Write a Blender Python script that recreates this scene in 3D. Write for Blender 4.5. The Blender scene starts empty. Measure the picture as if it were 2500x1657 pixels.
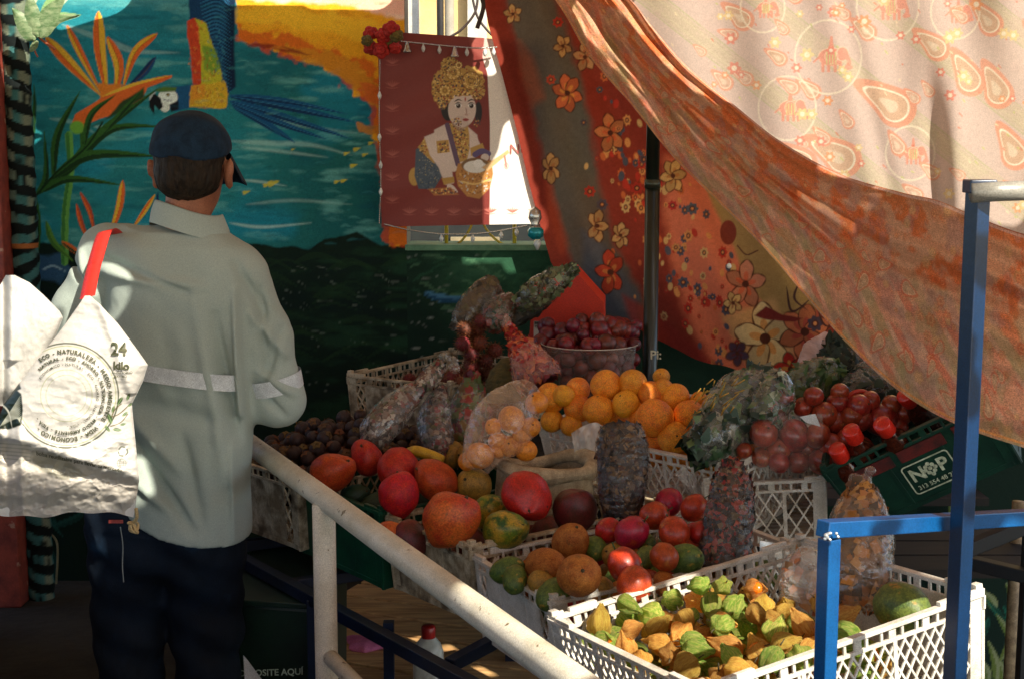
import bpy, math, random
import numpy as np
from mathutils import Vector, Matrix
R_=math.radians
SC=bpy.context.scene; COL=SC.collection
rnd=random.Random(7); rng=np.random.default_rng(7)

# ---------------- camera ----------------
CAMZ=1.65; PIT=R_(8.0); FPX=3472.0; PW,PH=2500.0,1657.0
cd=bpy.data.cameras.new('camera'); cam=bpy.data.objects.new('camera',cd); COL.objects.link(cam)
cam.location=(0,0,CAMZ); cam.rotation_euler=(math.pi/2-PIT,0,0)
cd.sensor_width=36; cd.lens=FPX/PW*36; cd.clip_start=.05; cd.clip_end=400
cd.dof.use_dof=True; cd.dof.focus_distance=3.4; cd.dof.aperture_fstop=20
SC.camera=cam
# ---------------- light ----------------
SUN_AZ=R_(35); SUN_EL=R_(42)     # azimuth: to the right of straight behind the camera
SUNV=np.array([math.sin(SUN_AZ)*math.cos(SUN_EL),-math.cos(SUN_AZ)*math.cos(SUN_EL),math.sin(SUN_EL)])
w=bpy.data.worlds.new('World'); SC.world=w; w.use_nodes=True
nt=w.node_tree; bg=nt.nodes['Background']; sk=nt.nodes.new('ShaderNodeTexSky')
sk.sky_type='NISHITA'; sk.sun_disc=False; sk.sun_elevation=SUN_EL
sk.sun_rotation=math.pi-SUN_AZ
nt.links.new(sk.outputs[0],bg.inputs[0]); bg.inputs[1].default_value=.14
ld=bpy.data.lights.new('sun','SUN'); ld.energy=4.1; ld.angle=R_(.5); ld.color=(1,.92,.78)
sun=bpy.data.objects.new('sun',ld); COL.objects.link(sun); sun.location=(4,-6,7)
sun.rotation_euler=Vector(SUNV).to_track_quat('Z','Y').to_euler()
SC.view_settings.view_transform='Standard'; SC.view_settings.look='None'
SC.view_settings.exposure=1.2; SC.view_settings.gamma=1
SC.render.engine='CYCLES'
try:
    SC.cycles.use_denoising=True; SC.cycles.transparent_max_bounces=24
except Exception: pass

# ---------------- camera geometry used as a survey of the place ----------------
def ray(x,y):
    x=np.asarray(x,float); y=np.asarray(y,float)
    a=(x-PW/2)/FPX; b=-(y-PH/2)/FPX; c,s=math.cos(PIT),math.sin(PIT)
    return np.stack(np.broadcast_arrays(a,c+b*s,-s+b*c),-1)
O3=np.array([0,0,CAMZ])
def at(x,y,Y): r=ray(x,y); return O3+r*(np.asarray(Y,float)/r[...,1])[...,None]
def atZ(x,y,Z): r=ray(x,y); return O3+r*((np.asarray(Z,float)-CAMZ)/r[...,2])[...,None]
def proj(p):
    p=np.asarray(p,float)-O3; c,s=math.cos(PIT),math.sin(PIT)
    d=p[...,1]*c-p[...,2]*s; u=p[...,1]*s+p[...,2]*c
    return np.stack([PW/2+FPX*p[...,0]/d,PH/2-FPX*u/d],-1)

# ---------------- objects ----------------
def tag(o,label=None,cat=None,group=None,kind=None):
    if label: o['label']=label
    if cat: o['category']=cat
    if group: o['group']=group
    if kind: o['kind']=kind
    return o
def thing(name,label,cat,loc=(0,0,0),group=None):
    o=bpy.data.objects.new(name,None); COL.objects.link(o); o.location=Vector([float(v) for v in loc])
    o.empty_display_size=.05
    return tag(o,label,cat,group)
def mesh(name,V,Fc,mat=None,parent=None,smooth=True,vcol=None,fcol=None):
    """V, faces in world coordinates (or in the parent's local ones when parent given with rel)"""
    me=bpy.data.meshes.new(name)
    V=np.asarray(V,dtype=float)
    if parent is not None: V=V-np.array(parent.location)
    me.from_pydata(V.tolist(),[],[list(map(int,f)) for f in Fc]) if not isinstance(Fc,np.ndarray) else quadmesh(me,V,Fc)
    if vcol is not None:
        ca=me.color_attributes.new('Col','FLOAT_COLOR','POINT')
        c4=np.ones((len(V),4),np.float32); c4[:,:3]=vcol
        ca.data.foreach_set('color',c4.ravel())
    if smooth: me.polygons.foreach_set('use_smooth',np.ones(len(me.polygons),bool))
    if mat is not None: me.materials.append(mat)
    me.update()
    o=bpy.data.objects.new(name,me); COL.objects.link(o)
    if parent is not None: o.parent=parent
    return o
def quadmesh(me,V,Fc):
    n=Fc.shape[1]
    me.vertices.add(len(V)); me.vertices.foreach_set('co',V.astype(np.float32).ravel())
    me.loops.add(Fc.size); me.loops.foreach_set('vertex_index',Fc.astype(np.int32).ravel())
    me.polygons.add(len(Fc)); me.polygons.foreach_set('loop_start',np.arange(0,Fc.size,n,dtype=np.int32))
    try: me.polygons.foreach_set('loop_total',np.full(len(Fc),n,np.int32))
    except Exception: pass
    me.update(calc_edges=True); me.validate()
def children(o): return [c for c in bpy.data.objects if c.parent==o]
def dup(root,loc,rot=None,scale=None,label=None,group=None,kids=None):
    r=root.copy(); COL.objects.link(r); r.location=Vector([float(v) for v in loc])
    if rot is not None: r.rotation_euler=rot
    if scale is not None: r.scale=(scale,)*3 if not hasattr(scale,'__len__') else scale
    if label: r['label']=label
    if group: r['group']=group
    for ch in (kids if kids is not None else root.children):
        c=ch.copy(); COL.objects.link(c); c.parent=r
    return r
class MB:
    """collects simple solids into ONE mesh"""
    def __init__(s): s.V=[]; s.F=[]
    def add(s,V,F):
        n=len(s.V); s.V+= [list(map(float,v)) for v in V]; s.F+=[[i+n for i in f] for f in F]; return s
    def box(s,c,sz,M=None):
        c=np.array(c,float); h=np.array(sz,float)/2
        V=[c+h*np.array(k) for k in [(-1,-1,-1),(1,-1,-1),(1,1,-1),(-1,1,-1),(-1,-1,1),(1,-1,1),(1,1,1),(-1,1,1)]]
        if M is not None: V=[M(v) for v in V]
        return s.add(V,[[0,3,2,1],[4,5,6,7],[0,1,5,4],[1,2,6,5],[2,3,7,6],[3,0,4,7]])
    def bar(s,a,b,w,h=None,up=(0,0,1),cap=True):
        """rectangular bar from a to b"""
        h=w if h is None else h
        a=np.array(a,float); b=np.array(b,float); d=b-a; d/=np.linalg.norm(d)
        up=np.array(up,float)
        x=np.cross(d,up); 
        if np.linalg.norm(x)<1e-6: x=np.cross(d,[1,0,0])
        x/=np.linalg.norm(x); y=np.cross(x,d)
        V=[p+x*i*w/2+y*j*h/2 for p in (a,b) for i,j in ((-1,-1),(1,-1),(1,1),(-1,1))]
        return s.add(V,[[0,1,2,3],[7,6,5,4],[0,4,5,1],[1,5,6,2],[2,6,7,3],[3,7,4,0]])
    def tube(s,P,r,n=10,closed=False,cap=True):
        P=np.array(P,float); m=len(P); r=np.broadcast_to(np.asarray(r,float),(m,))
        T=np.gradient(P,axis=0) if m>2 else np.repeat((P[1]-P[0])[None],m,0)
        if closed: T=np.roll(P,-1,0)-np.roll(P,1,0)
        T/= np.linalg.norm(T,axis=1)[:,None]+1e-12
        a=np.array([0,0,1.]) if abs(T[0][2])<.9 else np.array([1.,0,0])
        x=np.cross(T[0],a); x/=np.linalg.norm(x); V=[]
        for i in range(m):
            x=x-T[i]*np.dot(x,T[i]); x/=np.linalg.norm(x)+1e-12; y=np.cross(T[i],x)
            for k in range(n):
                t=2*math.pi*k/n; V.append(P[i]+(x*math.cos(t)+y*math.sin(t))*r[i])
        F=[]
        for i in range(m if closed else m-1):
            for k in range(n):
                j=(i+1)%m; F.append([i*n+k,i*n+(k+1)%n,j*n+(k+1)%n,j*n+k])
        if cap and not closed: F.append(list(range(n))[::-1]); F.append([(m-1)*n+k for k in range(n)])
        return s.add(V,F)
    def ell(s,c,r,nu=14,nv=8,M=None):
        V=[];F=[]
        for j in range(nv+1):
            p=math.pi*j/nv
            for i in range(nu):
                t=2*math.pi*i/nu; v=np.array([r[0]*math.sin(p)*math.cos(t),r[1]*math.sin(p)*math.sin(t),r[2]*math.cos(p)])
                if M is not None: v=M@v
                V.append(np.array(c)+v)
        for j in range(nv):
            for i in range(nu): F.append([j*nu+i,(j+1)*nu+i,(j+1)*nu+(i+1)%nu,j*nu+(i+1)%nu])
        return s.add(V,F)
    def build(s,name,mat,parent=None,smooth=False,bevel=0):
        o=mesh(name,np.array(s.V),s.F,mat,parent,smooth)
        if bevel:
            m=o.modifiers.new('b','BEVEL'); m.width=bevel; m.segments=2; m.limit_method='ANGLE'
        return o
def grid_faces(nu,nv,wrapu=False):
    i=np.arange(nu-(0 if wrapu else 1)); j=np.arange(nv-1)
    I,J=np.meshgrid(i,j); I=I.ravel(); J=J.ravel(); I2=(I+1)%nu
    return np.stack([J*nu+I,J*nu+I2,(J+1)*nu+I2,(J+1)*nu+I],1)
# ---------------- noise ----------------
def _h(ix,iy,iz,seed):
    n=(ix*374761393+iy*668265263+iz*2147483647+seed*974634777)&0xffffffff
    n=((n^(n>>13))*1274126177)&0xffffffff
    return ((n^(n>>16))&0xffff)/65535.0
def vnoise(x,y,z=0,seed=0):
    x=np.asarray(x,float);y=np.asarray(y,float);z=np.asarray(z,float)+0*x
    xi=np.floor(x).astype(np.int64);yi=np.floor(y).astype(np.int64);zi=np.floor(z).astype(np.int64)
    f=lambda t:t*t*(3-2*t)
    u,v,w_=f(x-xi),f(y-yi),f(z-zi); r=0
    for a in (0,1):
        for b in (0,1):
            for c in (0,1):
                r=r+_h(xi+a,yi+b,zi+c,seed)*(u if a else 1-u)*(v if b else 1-v)*(w_ if c else 1-w_)
    return r
def fbm(x,y,z=0,o=4,seed=0):
    r=0;a=.5;t=0
    for k in range(o):
        r=r+a*vnoise(np.asarray(x)*2**k,np.asarray(y)*2**k,np.asarray(z)*2**k,seed+k*17);t+=a;a*=.5
    return r/t
def lin(c):
    c=np.asarray(c,float)/255.; return np.where(c<=.04045,c/12.92,((c+.055)/1.055)**2.4)
def sm(x,a,b):
    t=np.clip((x-a)/(b-a),0,1); return t*t*(3-2*t)
# ---------------- painter: colours as a function of a surface's own (x,y) ----------------
class Paint:
    def __init__(s,X,Y,base,wob=0):
        s.X=np.asarray(X,float).ravel(); s.Y=np.asarray(Y,float).ravel()
        s.C=np.ones((len(s.X),3))*lin(base)
    def mix(s,m,col):
        m=np.clip(m,0,1)[:,None]; s.C=s.C*(1-m)+lin(col)*m
    def sub(s,x0,y0,x1,y1): return np.nonzero((s.X>=x0)&(s.X<=x1)&(s.Y>=y0)&(s.Y<=y1))[0]
    def _ap(s,idx,m,col):
        m=np.clip(m,0,1)[:,None]; col=np.asarray(col,float)
        s.C[idx]=s.C[idx]*(1-m)+lin(col)*m
    def ell(s,cx,cy,rx,ry,col,ang=0,soft=1.2,ring=0,a=1,n=0,lobes=0,lob=.25,ph=0):
        R=max(rx,ry)*(1.5 if lobes else 1.1)+6; idx=s.sub(cx-R,cy-R,cx+R,cy+R)
        if not len(idx): return
        x=s.X[idx]-cx;y=s.Y[idx]-cy;c,sn=math.cos(ang),math.sin(ang)
        u=(x*c+y*sn)/rx;v=(-x*sn+y*c)/ry;r=np.hypot(u,v)
        if lobes: r=r/(1+lob*np.cos(lobes*np.arctan2(v,u)+ph))
        sc=min(rx,ry); d=(r-1)*sc
        if ring: d=np.abs(d)-ring
        s._ap(idx,sm(-d,-soft,soft)*a,col)
    def poly(s,P,col,soft=1.2,a=1,warp=0,wf=30,seed=1):
        P=np.array(P,float); x0,y0=P.min(0)-6-warp;x1,y1=P.max(0)+6+warp; idx=s.sub(x0,y0,x1,y1)
        if not len(idx): return
        x=s.X[idx];y=s.Y[idx]
        if warp:
            dx=(fbm(x/wf,y/wf,0,4,seed)-.5)*2*warp; dy=(fbm(x/wf,y/wf,5,4,seed+3)-.5)*2*warp
            x=x+dx;y=y+dy
        ins=np.zeros(len(x),bool);dm=np.full(len(x),1e9)
        for i in range(len(P)):
            a0=P[i];b0=P[(i+1)%len(P)]
            c=((a0[1]>y)!=(b0[1]>y))&(x<(b0[0]-a0[0])*(y-a0[1])/(b0[1]-a0[1]+1e-12)+a0[0]); ins^=c
            d=b0-a0;t=np.clip(((x-a0[0])*d[0]+(y-a0[1])*d[1])/(d@d+1e-9),0,1)
            dm=np.minimum(dm,np.hypot(x-a0[0]-t*d[0],y-a0[1]-t*d[1]))
        sd=np.where(ins,dm,-dm); s._ap(idx,sm(sd,-soft,soft)*a,col)
    def stroke(s,P,w,col,col2=None,taper=1,soft=1.0,a=1):
        """tapered stroke along a polyline; w half width; col2 colours one side"""
        P=bez(P); R=w+4; x0,y0=P.min(0)-R;x1,y1=P.max(0)+R; idx=s.sub(x0,y0,x1,y1)
        if not len(idx): return
        x=s.X[idx];y=s.Y[idx];best=np.full(len(x),1e9);tt=np.zeros(len(x));sd=np.zeros(len(x));n=len(P)-1
        for i in range(n):
            a0=P[i];d=P[i+1]-a0;t=np.clip(((x-a0[0])*d[0]+(y-a0[1])*d[1])/(d@d+1e-9),0,1)
            dd=np.hypot(x-a0[0]-t*d[0],y-a0[1]-t*d[1]);k=dd<best
            best=np.where(k,dd,best);tt=np.where(k,(i+t)/n,tt);sd=np.where(k,d[0]*(y-a0[1])-d[1]*(x-a0[0]),sd)
        if taper==1: ww=w*np.sin(np.pi*np.clip(tt,0,1)**.75)**.8
        elif taper==2: ww=w*(1-tt)**.7
        else: ww=w+0*tt
        m=sm(ww-best,-soft,soft)*a
        s._ap(idx,m,col)
        if col2 is not None: s._ap(idx,m*sm(sd,-1,1)*sm(ww-best,0,2),col2)
def bez(P,n=14):
    P=np.array(P,float)
    if len(P)==2: return P
    # catmull-rom
    Q=np.vstack([2*P[0]-P[1],P,2*P[-1]-P[-2]]);o=[]
    for i in range(1,len(Q)-2):
        for t in np.linspace(0,1,n,endpoint=False):
            o.append(.5*((2*Q[i])+(-Q[i-1]+Q[i+1])*t+(2*Q[i-1]-5*Q[i]+4*Q[i+1]-Q[i+2])*t*t+(-Q[i-1]+3*Q[i]-3*Q[i+1]+Q[i+2])*t**3))
    o.append(Q[-2]); return np.array(o)
# ---------------- materials ----------------
MATS={}
def N(nt,t,**k):
    n=nt.nodes.new('ShaderNode'+t)
    for a,b in k.items(): setattr(n,a,b)
    return n
def mat(name,col=None,col2=None,rough=.6,metal=0,nscale=8,ndet=6,lo=.4,hi=.62,bump=.0,bscale=60,spec=.5,
        rand=0,vcol=False,trans=0,sheen=0,coat=0,bdist=.004,hue=0,col3=None,s3=3,lo3=.55,hi3=.65,sss=0,stretch=None,wet=None,grain=.12,gs=420):
    if name in MATS: return MATS[name]
    m=bpy.data.materials.new(name); m.use_nodes=True; nt=m.node_tree; L=nt.links; b=nt.nodes['Principled BSDF']
    tc=N(nt,'TexCoord'); src=tc.outputs['Object']
    if stretch:
        mp=N(nt,'Mapping'); mp.inputs['Scale'].default_value=stretch; L.new(src,mp.inputs[0]); src=mp.outputs[0]
    oi=N(nt,'ObjectInfo')
    ad=N(nt,'VectorMath',operation='ADD'); L.new(src,ad.inputs[0])
    ml=N(nt,'VectorMath',operation='SCALE'); L.new(oi.outputs['Random'],ml.inputs['Scale']); ml.inputs[0].default_value=(13,7,29); L.new(ml.outputs[0],ad.inputs[1])
    src=ad.outputs[0]
    def ramp(fac,a,bb,lo,hi):
        r=N(nt,'ValToRGB'); r.color_ramp.elements[0].position=lo; r.color_ramp.elements[1].position=hi
        r.color_ramp.elements[0].color=(*a,1); r.color_ramp.elements[1].color=(*bb,1); L.new(fac,r.inputs[0]); return r.outputs[0]
    nz=N(nt,'TexNoise'); nz.inputs['Scale'].default_value=nscale; nz.inputs['Detail'].default_value=ndet; nz.inputs['Roughness'].default_value=.6; L.new(src,nz.inputs['Vector'])
    if vcol:
        a=N(nt,'Attribute',attribute_name='Col'); out=a.outputs['Color']
        if col2 is not None:
            mx=N(nt,'MixRGB',blend_type='MULTIPLY'); mx.inputs[0].default_value=1; L.new(out,mx.inputs[1]); L.new(ramp(nz.outputs[0],col2,(1,1,1),lo,hi),mx.inputs[2]); out=mx.outputs[0]
    else:
        c1=lin(col); c2=lin(col2) if col2 is not None else c1*.75
        out=ramp(nz.outputs[0],c1,c2,lo,hi)
        if col3 is not None:
            n3=N(nt,'TexNoise'); n3.inputs['Scale'].default_value=s3; n3.inputs['Detail'].default_value=4; L.new(src,n3.inputs['Vector'])
            mx=N(nt,'MixRGB'); L.new(ramp(n3.outputs[0],(0,0,0),(1,1,1),lo3,hi3),mx.inputs[0]); L.new(out,mx.inputs[1]); mx.inputs[2].default_value=(*lin(col3),1); out=mx.outputs[0]
    if grain:
        g=N(nt,'TexNoise'); g.inputs['Scale'].default_value=gs; g.inputs['Detail'].default_value=2; L.new(src,g.inputs['Vector'])
        mx=N(nt,'MixRGB',blend_type='MULTIPLY'); mx.inputs[0].default_value=1; L.new(out,mx.inputs[1])
        L.new(ramp(g.outputs[0],(1-grain*2,)*3,(1+grain*2,)*3,.3,.7),mx.inputs[2]); out=mx.outputs[0]
    if rand or hue:
        hs=N(nt,'HueSaturation'); mr=N(nt,'MapRange'); mr.inputs['To Min'].default_value=1-rand; mr.inputs['To Max'].default_value=1+rand
        L.new(oi.outputs['Random'],mr.inputs['Value']); L.new(mr.outputs[0],hs.inputs['Value'])
        m2=N(nt,'MapRange'); m2.inputs['To Min'].default_value=.5-hue; m2.inputs['To Max'].default_value=.5+hue
        ms=N(nt,'Math',operation='FRACT'); mm=N(nt,'Math',operation='MULTIPLY'); mm.inputs[1].default_value=37.7; L.new(oi.outputs['Random'],mm.inputs[0]); L.new(mm.outputs[0],ms.inputs[0])
        L.new(ms.outputs[0],m2.inputs['Value']); L.new(m2.outputs[0],hs.inputs['Hue']); L.new(out,hs.inputs['Color']); out=hs.outputs[0]
    L.new(out,b.inputs['Base Color'])
    b.inputs['Roughness'].default_value=rough; b.inputs['Metallic'].default_value=metal
    b.inputs['Specular IOR Level'].default_value=spec
    if coat: b.inputs['Coat Weight'].default_value=coat; b.inputs['Coat Roughness'].default_value=.12
    if sheen: b.inputs['Sheen Weight'].default_value=sheen
    if sss: b.inputs['Subsurface Weight'].default_value=sss; b.inputs['Subsurface Radius'].default_value=(.01,.004,.002)
    if bump:
        bn=N(nt,'TexNoise'); bn.inputs['Scale'].default_value=bscale; bn.inputs['Detail'].default_value=5; L.new(src,bn.inputs['Vector'])
        bp=N(nt,'Bump'); bp.inputs['Strength'].default_value=bump; bp.inputs['Distance'].default_value=bdist; L.new(bn.outputs[0],bp.inputs['Height']); L.new(bp.outputs[0],b.inputs['Normal'])
    if trans:
        tr=N(nt,'BsdfTranslucent'); L.new(out,tr.inputs[0]); ms=N(nt,'MixShader'); ms.inputs[0].default_value=trans
        L.new(b.outputs[0],ms.inputs[1]); L.new(tr.outputs[0],ms.inputs[2]); L.new(ms.outputs[0],nt.nodes['Material Output'].inputs[0])
    MATS[name]=m; return m
def film(name,tint=(230,228,222),opac=.35,rough=.12,bscale=30,bump=.8,stretch=None,wr=.5,edge=.5,shine=1.1):
    """thin clear plastic: mostly see-through, milky where creased, glossy"""
    if name in MATS: return MATS[name]
    m=bpy.data.materials.new(name); m.use_nodes=True; nt=m.node_tree; L=nt.links; b=nt.nodes['Principled BSDF']
    b.inputs['Base Color'].default_value=(*lin(tint),1); b.inputs['Roughness'].default_value=rough; b.inputs['Specular IOR Level'].default_value=.8
    tc=N(nt,'TexCoord'); src=tc.outputs['Object']
    if stretch: mp=N(nt,'Mapping'); mp.inputs['Scale'].default_value=stretch; L.new(src,mp.inputs[0]); src=mp.outputs[0]
    n=N(nt,'TexNoise'); n.inputs['Scale'].default_value=bscale; n.inputs['Detail'].default_value=6; n.inputs['Distortion'].default_value=1.2; L.new(src,n.inputs['Vector'])
    bp=N(nt,'Bump'); bp.inputs['Strength'].default_value=bump; bp.inputs['Distance'].default_value=.01; L.new(n.outputs[0],bp.inputs['Height']); L.new(bp.outputs[0],b.inputs['Normal'])
    r=N(nt,'MapRange'); r.inputs['From Min'].default_value=.35; r.inputs['From Max'].default_value=.7; r.inputs['To Min'].default_value=opac*(1-wr); r.inputs['To Max'].default_value=min(1,opac*(1+wr)); L.new(n.outputs[0],r.inputs[0])
    lw=N(nt,'LayerWeight'); lw.inputs[0].default_value=.35; ad=N(nt,'Math',operation='MULTIPLY_ADD'); L.new(lw.outputs['Facing'],ad.inputs[0]); ad.inputs[1].default_value=edge; L.new(r.outputs[0],ad.inputs[2]); ad.use_clamp=True
    b.inputs['Specular IOR Level'].default_value=0; b.inputs['Roughness'].default_value=.8
    tp=N(nt,'BsdfTransparent'); m1=N(nt,'MixShader'); L.new(ad.outputs[0],m1.inputs[0]); L.new(tp.outputs[0],m1.inputs[1]); L.new(b.outputs[0],m1.inputs[2])
    gl=N(nt,'BsdfGlossy'); gl.inputs['Roughness'].default_value=rough; gl.inputs['Color'].default_value=(1,1,1,1); L.new(bp.outputs[0],gl.inputs['Normal'])
    fr=N(nt,'Fresnel'); fr.inputs[0].default_value=1.5; L.new(bp.outputs[0],fr.inputs['Normal']); fm=N(nt,'Math',operation='MULTIPLY'); fm.use_clamp=True; L.new(fr.outputs[0],fm.inputs[0]); ge=N(nt,'NewGeometry'); bk=N(nt,'MapRange'); bk.inputs['To Min'].default_value=shine; bk.inputs['To Max'].default_value=0; L.new(ge.outputs['Backfacing'],bk.inputs['Value']); L.new(bk.outputs[0],fm.inputs[1])
    m2=N(nt,'MixShader'); L.new(fm.outputs[0],m2.inputs[0]); L.new(m1.outputs[0],m2.inputs[1]); L.new(gl.outputs[0],m2.inputs[2]); L.new(m2.outputs[0],nt.nodes['Material Output'].inputs[0])
    MATS[name]=m; return m
# ---------------- implicit surfaces -> one smooth mesh (surface nets) ----------------
def surfnets(f,lo,hi,h,vc=None):
    lo=np.array(lo,float);hi=np.array(hi,float); n=np.ceil((hi-lo)/h).astype(int)+1
    ax=[lo[i]+h*np.arange(n[i]) for i in range(3)]
    D=f(ax,n).astype(np.float32)
    s=D<0; c=np.zeros(tuple(n-1),np.int8)
    for a in (0,1):
        for b in (0,1):
            for d in (0,1): c+=s[a:n[0]-1+a,b:n[1]-1+b,d:n[2]-1+d]
    act=(c>0)&(c<8); ids=np.full(act.shape,-1,np.int64); I=np.argwhere(act); ids[act]=np.arange(len(I))
    acc=np.zeros((len(I),3));cnt=np.zeros(len(I))
    cor=[(a,b,d) for a in (0,1) for b in (0,1) for d in (0,1)]
    for p in cor:
        for k in range(3):
            if p[k]: continue
            q=list(p);q[k]=1
            va=D[I[:,0]+p[0],I[:,1]+p[1],I[:,2]+p[2]];vb=D[I[:,0]+q[0],I[:,1]+q[1],I[:,2]+q[2]]
            m=(va<0)!=(vb<0); t=np.where(m,va/(va-vb+1e-12),0)
            pt=np.tile(np.array(p,float),(len(I),1)); pt[:,k]=t
            acc[m]+=pt[m];cnt[m]+=1
    V=lo+h*(I+acc/np.maximum(cnt,1)[:,None])
    F=[]
    for k in range(3):
        u,v=(k+1)%3,(k+2)%3
        sl0=[slice(None)]*3;sl1=[slice(None)]*3;sl0[k]=slice(0,-1);sl1[k]=slice(1,None)
        a=s[tuple(sl0)];b=s[tuple(sl1)];ch=np.argwhere(a!=b)
        ok=(ch[:,u]>0)&(ch[:,v]>0)&(ch[:,u]<n[u]-1)&(ch[:,v]<n[v]-1);ch=ch[ok]
        def g(du,dv):
            q=ch.copy();q[:,u]-=du;q[:,v]-=dv;return ids[q[:,0],q[:,1],q[:,2]]
        f4=np.stack([g(1,1),g(0,1),g(0,0),g(1,0)],1)
        fl=~a[tuple(ch.T)]; f4[fl]=f4[fl][:,::-1]; F.append(f4)
    F=np.vstack(F); F=F[(F>=0).all(1)]
    return V,F
class SDF:
    """smooth union of tapered capsules and ellipsoids, evaluated only near each"""
    def __init__(s): s.p=[]; s.post=[]
    def cap(s,a,b,ra,rb,k=.02,sx=(1,1,1)): s.p.append(('c',np.array(a,float),np.array(b,float),ra,rb,k,np.array(sx,float))); return s
    def ell(s,c,r,k=.02,M=None): s.p.append(('e',np.array(c,float),np.array(r,float),M,None,k,None)); return s
    def chain(s,P,R,k=.02):
        for i in range(len(P)-1): s.cap(P[i],P[i+1],R[i],R[i+1],k)
        return s
    def fn(s,ax,n):
        D=np.full(tuple(n),.2,np.float32); h=ax[0][1]-ax[0][0]
        for t in s.p:
            if t[0]=='c': lo=np.minimum(t[1],t[2])-max(t[3],t[4])-.07; hi=np.maximum(t[1],t[2])+max(t[3],t[4])+.07
            else: lo=t[1]-max(t[2])-.07; hi=t[1]+max(t[2])+.07
            sl=[];bad=False
            for i in range(3):
                a=max(0,int(np.searchsorted(ax[i],lo[i]))-1);b=min(n[i],int(np.searchsorted(ax[i],hi[i]))+1)
                if b<=a: bad=True
                sl.append(slice(a,b))
            if bad: continue
            x,y,z=np.meshgrid(ax[0][sl[0]],ax[1][sl[1]],ax[2][sl[2]],indexing='ij',sparse=True)
            if t[0]=='c':
                a,b,ra,rb=t[1],t[2],t[3],t[4];d=b-a;q=d@d+1e-9
                u=np.clip(((x-a[0])*d[0]+(y-a[1])*d[1]+(z-a[2])*d[2])/q,0,1)
                dd=np.sqrt((x-a[0]-u*d[0])**2+(y-a[1]-u*d[1])**2+(z-a[2]-u*d[2])**2)-(ra+(rb-ra)*u)
            else:
                c,r,M=t[1],t[2],t[3]; X,Y,Z=x-c[0],y-c[1],z-c[2]
                if M is not None: X,Y,Z=[M[0][i]*X+M[1][i]*Y+M[2][i]*Z for i in range(3)]
                k0=np.sqrt((X/r[0])**2+(Y/r[1])**2+(Z/r[2])**2);k1=np.sqrt((X/r[0]**2)**2+(Y/r[1]**2)**2+(Z/r[2]**2)**2)
                dd=k0*(k0-1)/np.maximum(k1,1e-6)
            k=t[5];o=D[tuple(sl)];hh=np.clip(.5+.5*(o-dd)/k,0,1)
            D[tuple(sl)]=o*(1-hh)+dd*hh-k*hh*(1-hh)
        for g in s.post:
            x,y,z=np.meshgrid(*ax,indexing='ij',sparse=True); D=g(D,x,y,z)
        return D
    def mesh(s,name,lo,hi,h,m,parent=None):
        V,F=surfnets(s.fn,lo,hi,h); return mesh(name,V,F,m,parent)
# ---------------- writing ----------------
def text_geo(txt,size,bold=0.0,depth=0.0):
    c=bpy.data.curves.new('t','FONT'); c.body=txt; c.size=size; c.align_x='CENTER'; c.align_y='CENTER'; c.offset=bold*size; c.extrude=depth; c.resolution_u=3
    o=bpy.data.objects.new('t',c); COL.objects.link(o); bpy.context.view_layer.update()
    me=bpy.data.meshes.new_from_object(o.evaluated_get(bpy.context.evaluated_depsgraph_get()))
    V=np.array([v.co[:] for v in me.vertices]); F=[list(p.vertices) for p in me.polygons]
    bpy.data.objects.remove(o); bpy.data.meshes.remove(me); bpy.data.curves.remove(c)
    return V,F
# ================= the setting =================
WY=5.2          # the painted wall stands 5.2 m from the camera
def wall_grid(x0,x1,z0,z1,st,Y,relief=.0):
    nx=int((x1-x0)/st)+1; nz=int((z1-z0)/st)+1
    X,Z=np.meshgrid(np.linspace(x0,x1,nx),np.linspace(z0,z1,nz))
    V=np.stack([X.ravel(),np.full(X.size,Y),Z.ravel()],1)
    if relief: V[:,1]-=relief*fbm(V[:,0]*14,V[:,2]*14,0,4,5)
    return V,grid_faces(nx,nz)
m_ground=mat('ground_concrete',(50,50,44),(32,33,30),rough=.9,nscale=3,bump=.5,bscale=25,bdist=.01)
mesh('ground',[(-60,-60,0),(60,-60,0),(60,60,0),(-60,60,0)],[[0,1,2,3]],m_ground)['kind']='structure'
mesh('street',[(-60,-60,.004),(60,-60,.004),(60,-1.4,.004),(-60,-1.4,.004)],[[0,1,2,3]],mat('street_concrete',(178,166,146),(150,140,122),rough=.9,nscale=2))['kind']='structure'
# --- painted wall
xs_=np.linspace(-2.2,-.385,433); zs_=np.r_[np.linspace(0,1.18,150)[:-1],np.linspace(1.18,2.3,267),np.linspace(2.3,3,40)[1:]]
X,Z=np.meshgrid(xs_,zs_); V=np.stack([X.ravel(),np.full(X.size,WY),Z.ravel()],1); V[:,1]-=.004*fbm(V[:,0]*14,V[:,2]*14,0,4,5); F=grid_faces(len(xs_),len(zs_))
Q=proj(V); p=Paint(Q[:,0],Q[:,1],(32,122,140)); X,Y=p.X,p.Y
n1=fbm(X/90,Y/22,0,5,3); n2=fbm(X/16,Y/9,0,4,9); n3=fbm(X/200,Y/110,0,3,4)
p.mix(sm(Y,60,420)*.55,(34,112,112)); p.mix(sm(X,520,820)*.85*sm(Y,80,200),(24,84,84))
p.mix(sm(n3,.5,.75)*.5,(22,132,168)); p.mix(sm(.5-n3,0,.25)*.6,(18,84,96))
p.mix(sm(n1,.55,.78)*.45,(112,178,176)); p.mix(sm(n2,.6,.85)*.22,(20,66,80)); p.mix(sm(1-n1,.6,.8)*.45,(14,72,92))
p.mix(sm(-Y,-30,30)*.6,(120,190,190))
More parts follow.
